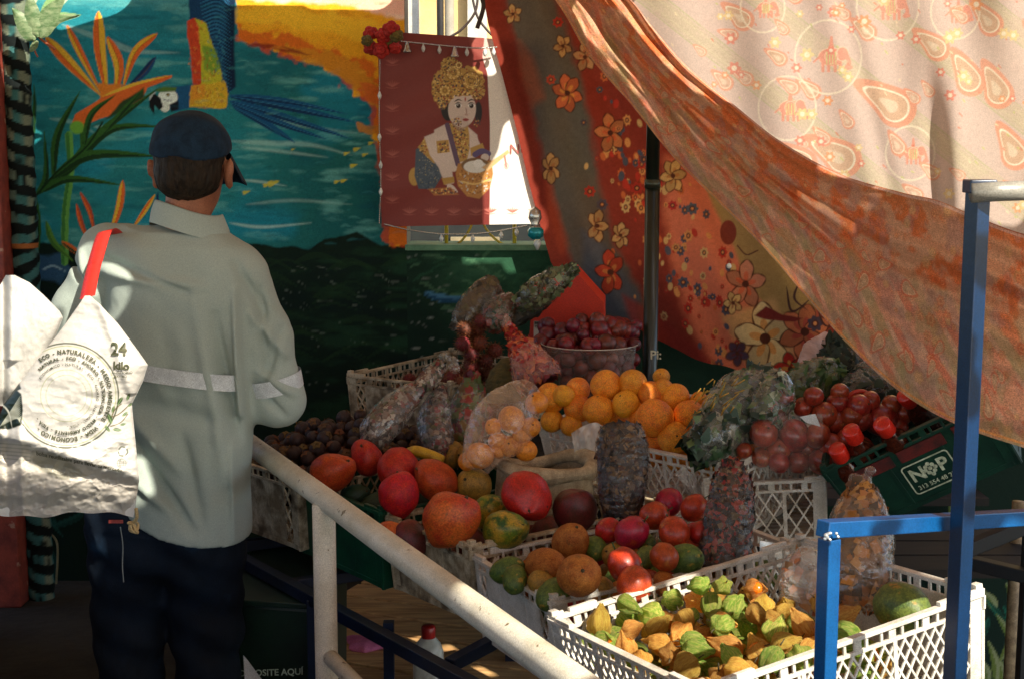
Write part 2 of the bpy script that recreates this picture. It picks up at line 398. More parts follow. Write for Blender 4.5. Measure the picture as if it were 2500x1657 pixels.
for P_,w_,a_ in (([(150,60),(260,100),(330,125),(440,130)],8,.35),([(560,345),(650,350),(760,355),(860,380)],6,.35),([(590,440),(640,445),(700,455)],3,.6),([(560,545),(640,555),(760,545)],3.5,.7),([(590,360),(700,372),(800,385)],4,.4),([(230,310),(270,312),(300,305)],5,.55),([(570,250),(700,300),(900,330)],5,.25),([(120,290),(180,300),(240,330)],5,.3),([(600,500),(720,490),(860,500)],4,.3)):
    p.stroke(P_,w_,(170,200,196),soft=3,a=a_)
# dark hill below the water
hill=[(-500,2200),(-500,590),(60,590),(150,600),(240,640),(420,650),(560,590),(640,598),(750,610),(790,585),(870,568),(930,598),(1010,600),(1400,600),(1400,2200)]
p.poly(hill,(12,30,23),soft=3,warp=7,wf=40)
below=sm(Y,575,640)
p.mix(below*sm(n1,.5,.7)*.5*sm(X,500,1000),(34,70,48)); p.mix(below*sm(1-n1,.55,.7)*.6,(10,26,26))
r2=np.random.default_rng(3)
for k in range(70):
    x,y=r2.uniform(560,1000),r2.uniform(620,960); a_=r2.uniform(-.5,.6); l=r2.uniform(4,15)
    p.stroke([(x,y),(x+l*math.cos(a_),y+l*math.sin(a_)),(x+2*l*math.cos(a_),y+2*l*math.sin(a_)+2)],r2.uniform(.8,1.7),(150,160,150),a=r2.uniform(.08,.3))
for k in range(26):
    x,y=r2.uniform(640,1000),r2.uniform(620,900); p.stroke([(x-60,y+10),(x,y-r2.uniform(0,22)),(x+70,y+16)],r2.uniform(3,9),(34,62,34),a=.3)
p.poly([(90,628),(150,620),(175,660),(150,690),(95,680)],(48,84,120),soft=5,warp=10,a=.8); p.stroke([(100,660),(130,650),(165,665)],3,(140,170,190),a=.7)
# dark painted leaves along the foot of the wall
for k in range(36):
    x,y=r2.uniform(-150,260),r2.uniform(1010,1450); a_=r2.uniform(-2.6,-.4); l=r2.uniform(50,130); cx=r2.uniform(-30,30)
    p.stroke([(x,y),(x+l*.5*math.cos(a_)+cx,y+l*.5*math.sin(a_)),(x+l*math.cos(a_),y+l*math.sin(a_))],r2.uniform(5,11),(38,84,78) if k%3 else (96,104,84),(16,40,38),a=.6)
p.poly([(150,1445),(420,1445),(420,1480),(150,1480)],(90,70,50),a=.5,warp=6); 
# sunset
sun_p=[(573,-400),(1200,-400),(1200,600),(952,600),(935,420),(918,330),(925,250),(900,232),(872,238),(858,208),(828,196),(822,168),(770,158),(742,140),(690,138),(640,112),(600,112),(573,98)]
p.poly(sun_p,(226,158,34),soft=2.5,warp=20,wf=26,seed=4)
ins=(X>573)&(Y<330)
sn=fbm(X/60,Y/22,0,5,21); edge=np.clip((X-560)*.42-Y+60,-400,400)   # distance below the diagonal
low=[(573,62),(640,80),(700,84),(770,110),(840,130),(900,150),(935,200),(1200,260),(1200,600),(940,600),(930,430),(912,330),(905,260),(880,235),(840,205),(780,165),(720,140),(640,118),(573,104)]
p.poly(low,(196,70,30),soft=5,warp=22,wf=24,seed=8,a=.75)
p.poly([(700,108),(800,128),(880,160),(930,215),(930,300),(900,240),(850,205),(780,160),(700,135)],(196,132,36),soft=3,warp=16,wf=20,seed=12,a=.8)
p.poly([(573,20),(700,14),(960,60),(960,120),(840,90),(700,66),(573,56)],(236,184,48),soft=8,warp=14,seed=14,a=.8)
p.poly([(600,105),(690,112),(760,132),(700,128),(620,116)],(120,36,28),soft=3,warp=8,a=.8)
p.poly([(880,200),(935,210),(935,262),(890,246)],(200,96,40),soft=3,warp=10,a=.9); p.poly([(870,300),(930,306),(930,330),(880,322)],(190,120,40),soft=2,warp=10,a=.8)
p.poly([(573,-300),(1000,-300),(1000,52),(940,38),(860,14),(740,8),(640,4),(573,-2)],(240,206,196),soft=6,warp=10,seed=6,a=.85)
p.poly([(640,-20),(1000,-20),(1000,46),(930,34),(860,12),(760,4)],(244,150,120),soft=6,warp=10,seed=16,a=.45)
for x,y,r in ((665,448,9),(600,470,6),(650,452,6),(870,365,6),(845,375,5),(862,405,6),(890,378,5),(838,442,5),(822,444,5),(935,415,4),(905,350,5),(715,365,3)):
    p.ell(x,y,r*1.5,r*.7,(190,176,44),ang=-.3,lobes=3,a=.8)
# distant tail, wing and body of the macaw
for (a_,b_,c_,w_) in (((560,236),(700,262),(872,300),10),((560,246),(690,285),(858,340),9),((565,256),(660,310),(722,350),9),((560,232),(700,248),(850,280),7),((560,250),(680,300),(800,342),8),((568,262),(640,300),(690,335),7)):
    p.stroke([a_,b_,c_],w_,(20,74,120),(16,44,82)); p.stroke([a_,b_,c_],1,(52,120,158),a=.6)
p.poly([(460,-40),(574,-40),(572,60),(566,130),(574,215),(556,232),(520,200),(490,60),(462,48)],(20,58,96),soft=1.5,warp=3)
p.poly([(548,-40),(575,-40),(572,120),(576,212),(560,222),(545,150),(552,60)],(14,32,60),soft=4)
for k in range(30):
    y=-20+k*9; p.stroke([(486+k*1.2,y+20),(530,y+6+k*.4),(566,y+30)],2.0,(44,116,160),a=.75); p.stroke([(490+k*1.2,y+25),(530,y+12),(566,y+37)],1.1,(8,28,56),a=.7)
p.poly([(458,52),(474,44),(488,70),(494,140),(492,206),(470,212),(466,140),(458,90)],(190,66,38),soft=1.5,warp=3)
p.poly([(474,44),(500,56),(516,100),(534,150),(546,210),(490,210),(492,140),(486,70)],(176,172,46),soft=1.5,warp=5)
p.poly([(495,110),(525,120),(540,165),(520,186),(498,170)],(92,140,52),soft=4,warp=6,a=.8)
p.poly([(464,208),(548,200),(558,232),(554,262),(500,268),(462,262)],(198,160,44),soft=1.5,warp=5); p.poly([(465,210),(500,206),(500,240),(466,246)],(206,116,44),soft=5,warp=4,a=.6)
p.poly([(418,214),(466,206),(462,266),(424,272),(400,262)],(26,78,122),soft=2,warp=3)
p.ell(410,238,24,20,(214,222,222),ang=.1); p.ell(403,262,12,12,(206,212,210)); p.poly([(376,222),(400,212),(432,214),(428,224),(390,226)],(74,106,48),soft=2)
p.poly([(364,240),(376,228),(392,240),(398,262),(388,270),(378,258),(376,280),(364,262)],(18,22,26),soft=1.5); p.stroke([(364,246),(372,230),(382,228)],3,(170,176,180))
p.ell(410,232,4.5,4,(18,20,24)); p.ell(410,232,1.5,1.5,(220,200,90)); p.poly([(414,256),(436,246),(436,268),(418,274)],(20,26,36),soft=2)
for k in range(5): p.stroke([(394+3*k,240+2*k),(404+3*k,246),(420,242+2*k)],.7,(60,80,110),a=.7)
for k in range(150):   # dabs of the brush over wing and breast
    x,y=r2.uniform(462,548),r2.uniform(50,262)
    cc=((206,176,60),(178,104,42),(120,140,50),(160,70,40),(214,190,90))[int(r2.integers(5))] if (y>205 or x>492) else ((196,92,44),(150,48,34),(214,130,60))[int(r2.integers(3))]
    if x>494+(y-50)*.28: cc=((40,96,140),(20,60,100),(60,130,150))[int(r2.integers(3))]
    l=r2.uniform(5,13); p.stroke([(x,y),(x+r2.uniform(-3,5),y+l*.5),(x+r2.uniform(-4,8),y+l)],r2.uniform(1.2,2.8),cc,a=.55)
for k in range(420):   # loose strokes over water and sky
    x,y=r2.uniform(60,960),r2.uniform(-20,600); l=r2.uniform(10,46)
    if x>573 and y<110+(x-573)*.35: cc=((240,190,60),(206,110,36),(232,150,44),(180,60,30))[int(r2.integers(4))]
    else: cc=((60,140,150),(20,90,110),(14,70,84),(90,160,160),(30,110,120))[int(r2.integers(5))]
    p.stroke([(x,y),(x+l*.5,y+r2.uniform(-4,3)),(x+l,y+r2.uniform(-5,5))],r2.uniform(1.5,4),cc,a=r2.uniform(.12,.35),soft=2)
# bird-of-paradise flowers and their long leaves
G1=(44,86,38);G2=(24,52,28)
def leafp(P_,w_,c1=G1,c2=G2,a=1): p.stroke(P_,w_,c1,c2,a=a); 
p.stroke([(168,330),(172,420),(160,520),(158,640)],9,(92,150,72),(58,112,54),taper=0)
for P_,w_ in (([(88,478),(112,430),(108,320)],8),([(130,440),(140,330),(196,222)],10),([(200,368),(215,285),(280,235)],11),([(150,425),(250,320),(392,212)],10),([(88,478),(170,410),(270,318),(400,308)],12),([(120,440),(220,380),(390,382)],13),([(100,470),(170,438),(298,452)],9),([(60,480),(82,300),(84,200)],6),([(88,478),(95,560),(90,640)],6)):
    leafp(P_,w_)
p.stroke([(88,478),(140,420),(210,360),(250,300)],2.5,(20,46,24),taper=0)
OR=(206,98,44);YE=(212,164,52);RD=(170,66,40)
for P_,w_,c1,c2 in (([(112,92),(165,150),(248,236)],14,YE,OR),([(163,62),(196,130),(250,235)],9,OR,YE),([(240,28),(244,120),(262,240)],15,YE,OR),([(262,90),(290,160),(280,240)],13,OR,YE),([(384,82),(330,130),(298,222)],11,OR,YE),([(380,140),(350,180),(306,218)],9,(28,64,110),(22,44,84))):
    p.stroke(P_,w_,c1,c2); p.stroke(P_,1.1,(96,66,30),a=.5)
p.poly([(242,205),(300,205),(296,232),(244,248)],(206,120,44),soft=3,warp=4)
p.poly([(176,300),(182,282),(245,240),(310,214),(380,190),(420,184),(420,190),(360,216),(345,240),(300,270),(220,302),(190,322)],OR,soft=1.5,warp=3)
p.poly([(250,300),(300,245),(352,214),(350,236),(300,272),(220,312)],(40,62,36),soft=3,warp=4); p.stroke([(250,236),(330,206),(418,184)],4,(214,170,60))
p.ell(188,312,18,16,(104,160,62),soft=3)
leafp([(205,362),(222,282),(282,232)],8); leafp([(250,330),(300,272),(352,216)],7)
for P_,w_,c1,c2 in (([(186,498),(200,550),(222,600)],6,RD,OR),([(196,470),(220,520),(232,580)],6,RD,OR),([(300,440),(290,510),(262,590)],9,OR,YE),([(378,476),(350,520),(322,560)],6,YE,OR),([(386,470),(380,520),(360,560)],5,(24,50,92),(20,36,70)),([(112,540),(130,590),(180,640)],8,(84,130,50),(60,100,44))):
    p.stroke(P_,w_,c1,c2)
p.stroke([(150,590),(180,610),(220,640)],7,OR,(40,60,40))
# top-left broad pale leaves
for P_,w_ in (([(75,20),(66,-20),(64,-60)],26),([(100,40),(150,-10),(190,-40)],20),([(92,70),(140,45),(198,38)],13)):
    p.stroke(P_,w_,(130,160,110),(186,200,170)); p.stroke(P_,1.5,(60,90,50))
C=np.clip(p.C*1.08*(.9+.2*fbm(X/5,Y/5,0,3,2))[:,None],0,.9)
C[:,1]*=1.08
mural_wall=thing('mural_wall','tall wall painted with a macaw, bird-of-paradise flowers and a sunset over teal water','wall',(-1.5,WY,0))
mesh('painted_face',V,F,mat('mural_paint',vcol=True,rough=.75,bump=.35,bscale=90,bdist=.003,spec=.15),mural_wall,vcol=C)
MB().box((-1.5675,WY+.1,1.5),(2.365,.18,3.0)).build('wall_core',mat('plaster',(120,116,104),(92,90,82),rough=.9),mural_wall)
# --- low green wall to the right of the mural
lowtop=float(at(1150,612,WY)[2])
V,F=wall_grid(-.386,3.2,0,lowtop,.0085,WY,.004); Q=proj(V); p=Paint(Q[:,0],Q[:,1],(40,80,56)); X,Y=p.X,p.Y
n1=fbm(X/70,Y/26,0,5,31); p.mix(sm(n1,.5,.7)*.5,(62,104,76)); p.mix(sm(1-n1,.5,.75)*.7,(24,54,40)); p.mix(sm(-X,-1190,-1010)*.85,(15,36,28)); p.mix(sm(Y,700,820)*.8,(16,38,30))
for k in range(40):
    x,y=r2.uniform(990,1400),r2.uniform(625,760); a_=r2.uniform(-.9,.9); l=r2.uniform(20,70)
    p.stroke([(x,y),(x+l*.5,y+l*.5*a_-6),(x+l,y+l*a_)],r2.uniform(2,5),(48,96,66) if k%2 else (96,140,104),a=.35)
for k in range(46):
    x,y=r2.uniform(985,1180),r2.uniform(620,960); a_=r2.uniform(-.5,.6); l=r2.uniform(4,15)
    p.stroke([(x,y),(x+l*math.cos(a_),y+l*math.sin(a_)),(x+2*l*math.cos(a_),y+2*l*math.sin(a_)+2)],r2.uniform(.8,1.7),(150,160,150),a=r2.uniform(.15,.6))
p.stroke([(1035,716),(1090,730),(1160,730)],10,(70,120,150),(30,70,100))
for k in range(60):
    x,y=r2.uniform(2250,2700),r2.uniform(1280,1700); a_=r2.uniform(-2.2,-.9); l=r2.uniform(60,150)
    p.stroke([(x,y),(x+l*.5*math.cos(a_)+10,y+l*.5*math.sin(a_)),(x+l*math.cos(a_),y+l*math.sin(a_))],r2.uniform(7,14),(92,116,62) if k%3 else (150,158,130),(24,52,40),a=.9)
low_wall_=0
low_wall=thing('low_wall','low green painted wall under the yellow railing and beside the floral cloth','wall',(1.4,WY,0))
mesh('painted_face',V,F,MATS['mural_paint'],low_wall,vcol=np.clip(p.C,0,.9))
MB().box((1.41,WY+.1,lowtop/2),(3.58,.18,lowtop)).box((1.41,WY+.085,lowtop+.012),(3.6,.2,.02)).build('coping',mat('green_coping',(110,150,118),(80,118,92),rough=.85),low_wall)
# --- what stands beyond the low wall
b_=thing('cream_building','sunlit cream building seen above the poster','building',(0,9,0))
MB().box((0,9.6,3),(9,1,6)).build('wall',mat('cream_wall',(222,190,128),(196,160,104),rough=.85,nscale=1.2,bump=.2),b_)
MB().box((at(1003,50,9)[0],9.05,3),(.1,.1,6)).box((at(1165,50,9)[0],9.05,3),(.12,.08,6)).build('pilaster',mat('pale_trim',(206,198,180)),b_)
x_=at(1075,50,8.6)[0]
b_=thing('drain_pipe','dark vertical drain pipe with a bracket on the cream building','pipe',(x_,8.6,0))
MB().tube([(x_,8.6,0),(x_,8.6,5)],.022).build('pipe',mat('dark_iron',(52,48,44),rough=.5,metal=.4),b_,True)
MB().tube([(x_+.05,8.7,0),(x_+.05,8.7,5)],.03).build('conduit',mat('pale_conduit',(170,160,140)),b_,True)
for k,(P_,lab) in enumerate((([(1168,-20),(1160,30),(1130,70),(1098,92)],'thin dark cable curving down to the left above the poster'),([(1150,-20),(1165,40),(1190,75),(1210,95)],'thin dark cable curving down to the right above the poster'),([(1175,-10),(1180,20),(1165,70)],'frayed brown tie hanging from the top of the floral cloth'))):
    q=bez([at(x,y,6.2 if k<2 else 4.7) for x,y in P_]); tag(MB().tube(q,.006 if k<2 else .008,6).build('cable',mat('cable_brown',(60,44,34)),None,True),lab,'cable')
cb=thing('dark_backdrop','dark backdrop with a beige panel, added for the shaded opening behind the yellow railing','cabinet',(-.2,7,0))
MB().box((-.15,7.2,.62),(1.5,.4,1.3)).build('body',mat('backdrop_dark',(30,36,32),(20,24,24)),cb)  # dark box standing in for the shaded interior beyond the wall
MB().box((at(1160,585,6.95)[0],6.97,1.15),(.24,.05,.05)).build('panel',mat('backdrop_beige',(150,136,104)),cb)
rl=thing('railing','yellow metal railing with crossed curved bars on top of the low wall','railing',(-.15,WY+.05,lowtop))
m_y=mat('yellow_paint',(196,176,52),(160,140,40),rough=.4)
ry=WY+.06
for px in (1090,1256): MB().tube([at(px,612,ry),at(px,470,ry)],.007,8).build('upright',m_y,rl,True)
MB().tube([at(960,470,ry),at(1400,470,ry)],.009,8).build('top_rail',m_y,rl,True)
for P_ in ([(1096,608),(1130,585),(1155,540),(1165,480)],[(1250,606),(1210,585),(1180,545),(1172,480)]):
    MB().tube(bez([at(x,y,ry+.01) for x,y in P_]),.005,6).build('brace',m_y,rl,True)
# --- red pillar and leaf-print post at the left edge
xr=at(20,500,4.95)[0]
pl=thing('red_pillar','weathered brick-red pillar at the far left edge','pillar',(xr-.09,4.95,0))
MB().box((xr-.09,4.95,1.5),(.18,.14,3)).build('shaft',mat('red_paint',(150,66,50),(112,46,38),rough=.6,nscale=14,bump=.3,col3=(176,140,120),lo3=.66,hi3=.7,s3=20),pl,bevel=.006)
xc=at(56,500,5.0)[0]; nz_=700; nt_=24
th=np.linspace(0,2*math.pi,nt_,endpoint=False); zz=np.linspace(0,3,nz_); T,Z=np.meshgrid(th,zz)
rr=.047+.003*np.sin(Z*40)*np.cos(T)+.002*np.sin(Z*90+T*2)
V=np.stack([(xc+rr*np.sin(T)).ravel(),(5.0-rr*np.cos(T)).ravel(),Z.ravel()],1); ar=((T+math.pi)%(2*math.pi)-math.pi)
st=np.sin(Z*88+1.9*ar*np.tanh(3*np.sin(Z*4.2+.6))-.5*ar*ar+1.6*(fbm(T*1.5,Z*6,0,3,7)-.5))
stp=(sm(st,.0,.2)*sm(fbm(T*3,Z*14,0,3,8),.2,.36)).ravel()
c0=lin((20,26,26));c1=lin((112,122,104));c2=lin((58,104,104)); base=c1*(1-sm(fbm(Z,T,0,2,5),.4,.6).ravel()[:,None])+c2*sm(fbm(Z,T,0,2,5),.4,.6).ravel()[:,None]
C=c0*(1-stp[:,None])+base*stp[:,None]
band=(np.abs(Z-float(at(50,598,5)[2]))<.008).ravel(); C[band]=lin((150,92,50))
po=tag(mesh('wrapped_post',V,grid_faces(nt_,nz_,True),mat('printed_cloth_wrap',vcol=True,rough=.85,bump=.3,spec=.1),None,vcol=C),'round post wrapped in black leaf-print cloth beside the mural','post')
tag(MB().tube(bez([at(x,y,5.16) for x,y in ((118,1180),(128,1230),(118,1290),(140,1330),(136,1440))]),.004,6).build('cord',mat('cord_pale',(140,132,96)),None,True),'thin pale cord hanging against the dark foot of the mural','cord')
# sprig with orange stem at top left
sp=thing('leaf_sprig','orange-stemmed sprig of broad leaves tied to the leaf-print post','plant',at(85,95,4.85))
MB().tube(bez([at(x,y,4.86) for x,y in ((66,30),(84,70),(100,96),(135,122))]),.0045,6).tube(bez([at(x,y,4.86) for x,y in ((82,80),(84,120),(92,140))]),.003,6).build('stem',mat('orange_stem',(170,88,50)),sp,True)
def leaf_mesh(name,P,w,m,parent,lift=.01,n=16):
    P=bez(np.array(P,float),6); k=len(P); T=np.gradient(P,axis=0); T/=np.linalg.norm(T,axis=1)[:,None]
    side=np.cross(T,[0,-1,.2]); side/=np.linalg.norm(side,axis=1)[:,None]; V=[];F=[]
    for i in range(k):
        t=i/(k-1); ww=w*math.sin(math.pi*min(1,t**.7*.97+.03))**.8
        for j in (-2,-1,0,1,2): V.append(P[i]+side[i]*ww*j/2+np.array([0,-1,0])*lift*(1-abs(j)/2)*.8+np.array([0,-.002*math.sin(i*2+j),0]))
    for i in range(k-1):
        for j in range(4): F.append([i*5+j,i*5+j+1,(i+1)*5+j+1,(i+1)*5+j])
    o=mesh(name,V,F,m,parent); return o
ml=mat('sprig_leaf',(96,128,84),(150,168,128),rough=.5,trans=.3,nscale=30,stretch=(1,1,3))
for P_,w_ in (([(92,92),(80,40),(70,-20)],.03),([(98,92),(120,40),(160,-10)],.035),([(100,94),(140,50),(196,38)],.016),([(84,100),(60,60),(30,20)],.03),([(92,100),(80,118),(72,128)],.012)):
    leaf_mesh('leaf',[at(x,y,4.84) for x,y in P_],w_,ml,sp)
# --- wooden deck, bottle, pink cloth under the table
dk=thing('wooden_pallet','pale wooden pallet of planks on the ground under the fruit stall','pallet',(.0,4.3,0))
m_w=mat('plank_wood',(214,170,112),(172,128,80),rough=.75,nscale=5,stretch=(1,9,1),bump=.5,bscale=20)
cy,sy=math.cos(R_(-22)),math.sin(R_(-22))
M_=lambda v:np.array([.02+v[0]*cy-v[1]*sy,4.42+v[0]*sy+v[1]*cy,v[2]])
for k in range(9): MB().box((0,-.62+.145*k+rnd.uniform(-.004,.004),.045),(1.5,.128,.022),M_).build('plank',m_w,dk,bevel=.003)
for k in (-.6,0,.6): MB().box((k,-.04,.018),(.09,1.28,.032),M_).build('bearer',m_w,dk)
def lathe(prof,n=20,c=(0,0,0),R=None):
    prof=np.array(prof,float); V=[];F=[]
    for r,z in prof:
        for i in range(n):
            t=2*math.pi*i/n; v=np.array([r*math.cos(t),r*math.sin(t),z])
            if R is not None: v=R@v
            V.append(v+np.array(c))
    m=len(prof)
    for j in range(m-1):
        for i in range(n): F.append([j*n+i,j*n+(i+1)%n,(j+1)*n+(i+1)%n,(j+1)*n+i])
    F.append([i for i in range(n)][::-1]); F.append([(m-1)*n+i for i in range(n)])
    return V,F
bp_=at(1046,1560,4.0); bx=bp_[0]
ztop=float(at(1046,1526,4.0)[2]); hb=ztop-.245-.004
bt=thing('water_bottle','milky plastic bottle with a red cap standing under the stall','bottle',(bx,4.0,.056))
V,F=lathe([(.041,.056),(.046,.062),(.046,hb+.13),(.044,hb+.17),(.036,hb+.195),(.02,hb+.215),(.017,hb+.222),(.017,hb+.245)],24,(bx,4.0,0)); mesh('bottle_body',V,F,film('milky_plastic',(206,206,196),.72,.35,12,.2),bt)
V,F=lathe([(.019,ztop-.04),(.021,ztop-.038),(.021,ztop-.004),(.018,ztop)],20,(bx,4.0,0)); mesh('cap',V,F,mat('red_cap',(176,34,30),rough=.35),bt)
s_=SDF()
for k in range(16): 
    q=atZ(r2.uniform(858,925),r2.uniform(1556,1580),.065); s_.ell(q,(r2.uniform(.015,.035),r2.uniform(.01,.03),r2.uniform(.008,.016)),.012)
q=atZ(890,1568,.065)
pc=s_.mesh('pink_cloth',q-.12,q+.12,.0035,mat('pink_rag',(214,120,160),(176,84,128),rough=.9,bump=.6,bscale=60)); tag(pc,'crumpled pink cloth lying on the wooden pallet','cloth')

# low block added out of view to keep ambient light off the lower scene
ct=thing('low_light_blocker','unseen low block added to keep ambient light off the lower scene','counter',(-.7,.95,0))
MB().box((-.9,.95,.46),(3.6,.5,.92)).build('carcass',mat('blocker_wood',(70,56,42),(50,40,30),rough=.85,nscale=4,stretch=(1,6,1)),ct,bevel=.01)
ct=thing('side_light_blocker','unseen dark panel added left of the stall to block low ambient light','partition',(-1.98,2.6,0))
MB().box((-2.0,2.9,.62),(.03,3.6,1.24)).build('panel',mat('blocker_dark',(30,40,36),(22,30,28),rough=.8),ct)  # unseen side panel, added to darken the lower left
# ================= poster and its trimmings =================
def quad_surface(TL,TR,BR,BL,step,Yf):
    """flat hanging sheet between four surveyed corners; returns verts, faces and its own (x,y)"""
    TL,TR,BR,BL=[np.array(v,float) for v in (TL,TR,BR,BL)]
    nu=int(max(np.linalg.norm(TR-TL),np.linalg.norm(BR-BL))/step)+1; nv=int(max(np.linalg.norm(BL-TL),np.linalg.norm(BR-TR))/step)+1
    U,W_=np.meshgrid(np.linspace(0,1,nu),np.linspace(0,1,nv))
    XY=(TL*(1-U)[...,None]+TR*U[...,None])*(1-W_)[...,None]+(BL*(1-U)[...,None]+BR*U[...,None])*W_[...,None]
    x,y=XY[...,0].ravel(),XY[...,1].ravel()
    return x,y,at(x,y,Yf(x,y)),grid_faces(nu,nv)[:,::-1]
x,y,V,F=quad_surface((922,76),(1335,104),(1345,546),(932,554),1.35,lambda x,y:5.08-.012*np.sin((x-920)/60)*sm(-x,-1230,-1120)-.004*np.sin(y/23+x/50)*sm(-x,-1230,-1120))
p=Paint(x,y,(122,50,44)); 
p.poly([(1192,0),(1500,0),(1500,700),(1193,700),(1196,480),(1196,300),(1190,180),(1178,140)],(232,226,216),soft=1)
p.poly([(1150,60),(1200,60),(1200,140),(1185,150),(1150,120)],(190,110,100),soft=8,a=.4)
def lotus(cx,cy,s,col,a):
    for k in range(-3,4): p.stroke([(cx,cy+s*.4),(cx+k*s*.22,cy),(cx+k*s*.36,cy-s*(.62-.13*abs(k)))],s*.11,col,a=a); 
    p.stroke([(cx-s,cy+s*.45),(cx,cy+s*.6),(cx+s,cy+s*.45)],s*.08,col,a=a)
for k in range(7): lotus(958,150+56*k,17,(168,96,84),.45)
for k in range(4): lotus(1000+54*k,515,17,(168,96,84),.5)
for k in range(4): lotus(1198+53*k,514,15,(190,110,96),.9)
GO=(176,140,72);GD=(116,84,40);SK=(206,190,180);SS=(170,150,140)
def dots(cx,cy,rx,ry,n,seed,cols=((214,184,110),(92,66,40),(60,56,70),(150,70,50)),r=(1.0,2.4)):
    q=np.random.default_rng(seed)
    for k in range(n):
        t=q.uniform(0,6.28);d=math.sqrt(q.uniform(0,1)); p.ell(cx+rx*d*math.cos(t),cy+ry*d*math.sin(t),*( [q.uniform(*r)]*2 ),cols[q.integers(len(cols))],soft=.7,a=.9)
# the seated child, drawn plainly
p.ell(1012,432,14,22,GO); p.poly([(1015,365),(1050,350),(1075,380),(1080,430),(1060,462),(1022,462),(1012,430)],(70,84,98),soft=1.5); dots(1045,420,28,45,150,5,((110,116,120),(46,54,76),(150,140,100)),(.8,1.6))
p.poly([(1020,360),(1040,335),(1068,330),(1070,380),(1060,400),(1036,378)],GO,soft=1.5); dots(1045,360,20,26,60,6)
p.poly([(1036,335),(1060,325),(1075,330),(1078,420),(1050,380)],SK,soft=2)
p.poly([(1060,318),(1085,305),(1140,308),(1165,330),(1170,370),(1150,400),(1110,420),(1078,420),(1062,380)],SK,soft=2)     # torso
p.poly([(1098,305),(1142,308),(1150,350),(1140,392),(1112,400),(1098,350)],GO,soft=1.5); dots(1124,350,22,42,190,7)
p.stroke([(1092,306),(1104,350),(1118,402)],6,(92,72,96),taper=0); p.poly([(1065,345),(1095,342),(1098,372),(1068,376)],GO); dots(1082,360,14,14,50,8)
p.poly([(1066,376),(1096,374),(1104,420),(1108,448),(1088,452),(1074,420)],SK,soft=2); p.poly([(1078,436),(1108,432),(1110,446),(1084,452)],GO)
p.stroke([(1092,452),(1104,462),(1118,470)],8,SK); p.poly([(1045,462),(1100,458),(1120,476),(1060,478)],(170,110,60),soft=2); dots(1085,468,32,7,60,9)
p.poly([(1146,318),(1164,335),(1176,360),(1160,372),(1146,360)],SK,soft=2); p.poly([(1148,362),(1178,350),(1186,372),(1150,382)],GO); p.stroke([(1160,378),(1176,370),(1192,376)],7,(92,80,120),taper=0); p.ell(1184,385,10,9,SK)
# butter pot
p.poly([(1118,400),(1200,392),(1204,425),(1196,460),(1170,486),(1140,480),(1118,455),(1112,425)],(176,124,66),soft=1.5); dots(1158,440,40,36,160,10,((206,160,80),(130,86,44),(190,190,180)))
p.ell(1160,404,34,18,(120,92,60)); p.ell(1160,408,28,15,(222,220,212)); p.ell(1168,400,12,10,(232,230,224)); p.stroke([(1128,444),(1160,450),(1198,438)],2,(214,180,110),taper=0)
p.poly([(1176,410),(1232,372),(1240,366),(1244,374),(1190,418)],(206,170,120),soft=1.5); p.stroke([(1232,382),(1236,408)],2.5,(190,120,110),taper=0); p.ell(1236,406,5,7,(200,140,130),ring=1)
# head
p.ell(1094,262,18,34,(40,36,38)); p.ell(1168,275,9,26,(40,36,38)); p.ell(1128,268,34,44,SK,ang=.05); p.ell(1124,300,20,16,SS,a=.4); p.stroke([(1100,296),(1124,318),(1150,300)],3,(150,128,110),a=.6)
for ex in (1119,1151): p.ell(ex,258,8.5,6,(240,236,230)); p.ell(ex,259,5.6,5.8,(44,28,24)); p.ell(ex-1.5,257,1.3,1.3,(230,230,230)); p.stroke([(ex-10,249),(ex,244),(ex+10,248)],1.7,(60,44,38)); p.stroke([(ex-9,256),(ex,251),(ex+9,256)],1.2,(40,30,26))
p.stroke([(1137,262),(1139,276),(1135,282)],1.6,(170,140,130)); p.ell(1139,281,5,2.4,(176,140,130),a=.7); p.ell(1137,293,7.5,3.6,(158,64,62)); p.stroke([(1130,292),(1137,294),(1145,292)],.8,(100,34,36)); p.ell(1136,243,1.8,5,(160,60,50))
# crown
for cx,cy,rx,ry in ((1100,188,30,34),(1146,198,36,36),(1085,222,26,32),(1072,215,18,40),(1166,222,18,22),(1098,160,22,20),(1124,214,34,22),(1080,250,12,18)): p.ell(cx,cy,rx,ry,GO,lobes=11,lob=.05); dots(cx,cy,rx*.95,ry*.95,110,int(cx+cy))
for cx,cy,r in ((1106,178,18),(1150,198,22),(1086,222,14),(1120,160,8)):
    for q in (1,.65,.3): p.ell(cx,cy,r*q,r*q,GD if q!=.65 else (214,184,110),ring=.9)
    for k in range(9): p.ell(cx+r*.82*math.cos(k*.7),cy+r*.82*math.sin(k*.7),1.8,1.8,(222,196,130),soft=.6)
for k in range(14): p.ell(1096+k*5.6,244-14*math.sin(math.pi*k/13),2,2,(70,50,40) if k%2 else (220,196,140),soft=.6)
dots(1112,302,14,14,40,77); dots(1165,300,7,12,30,78)
poster=thing('poster','maroon and white devotional banner of a crowned child with a butter pot','poster',at(1130,320,5.08))
mesh('printed_sheet',V,F,mat('banner_print',vcol=True,rough=.5,spec=.35,bump=.1,bscale=30,grain=.08),poster,vcol=np.clip(p.C*1.05,0,.9))
def flat_text(name,txt,px,py,Y,size_px,mat_,parent,ang=0,bold=.01,off=.003):
    Vt,Ft=text_geo(txt,size_px,bold); c,s=math.cos(ang),math.sin(ang)
    P=np.stack([px+Vt[:,0]*c+Vt[:,1]*s,py+Vt[:,0]*s-Vt[:,1]*c],1); W_=at(P[:,0],P[:,1],Y-off); return mesh(name,W_,Ft,mat_,parent,False)
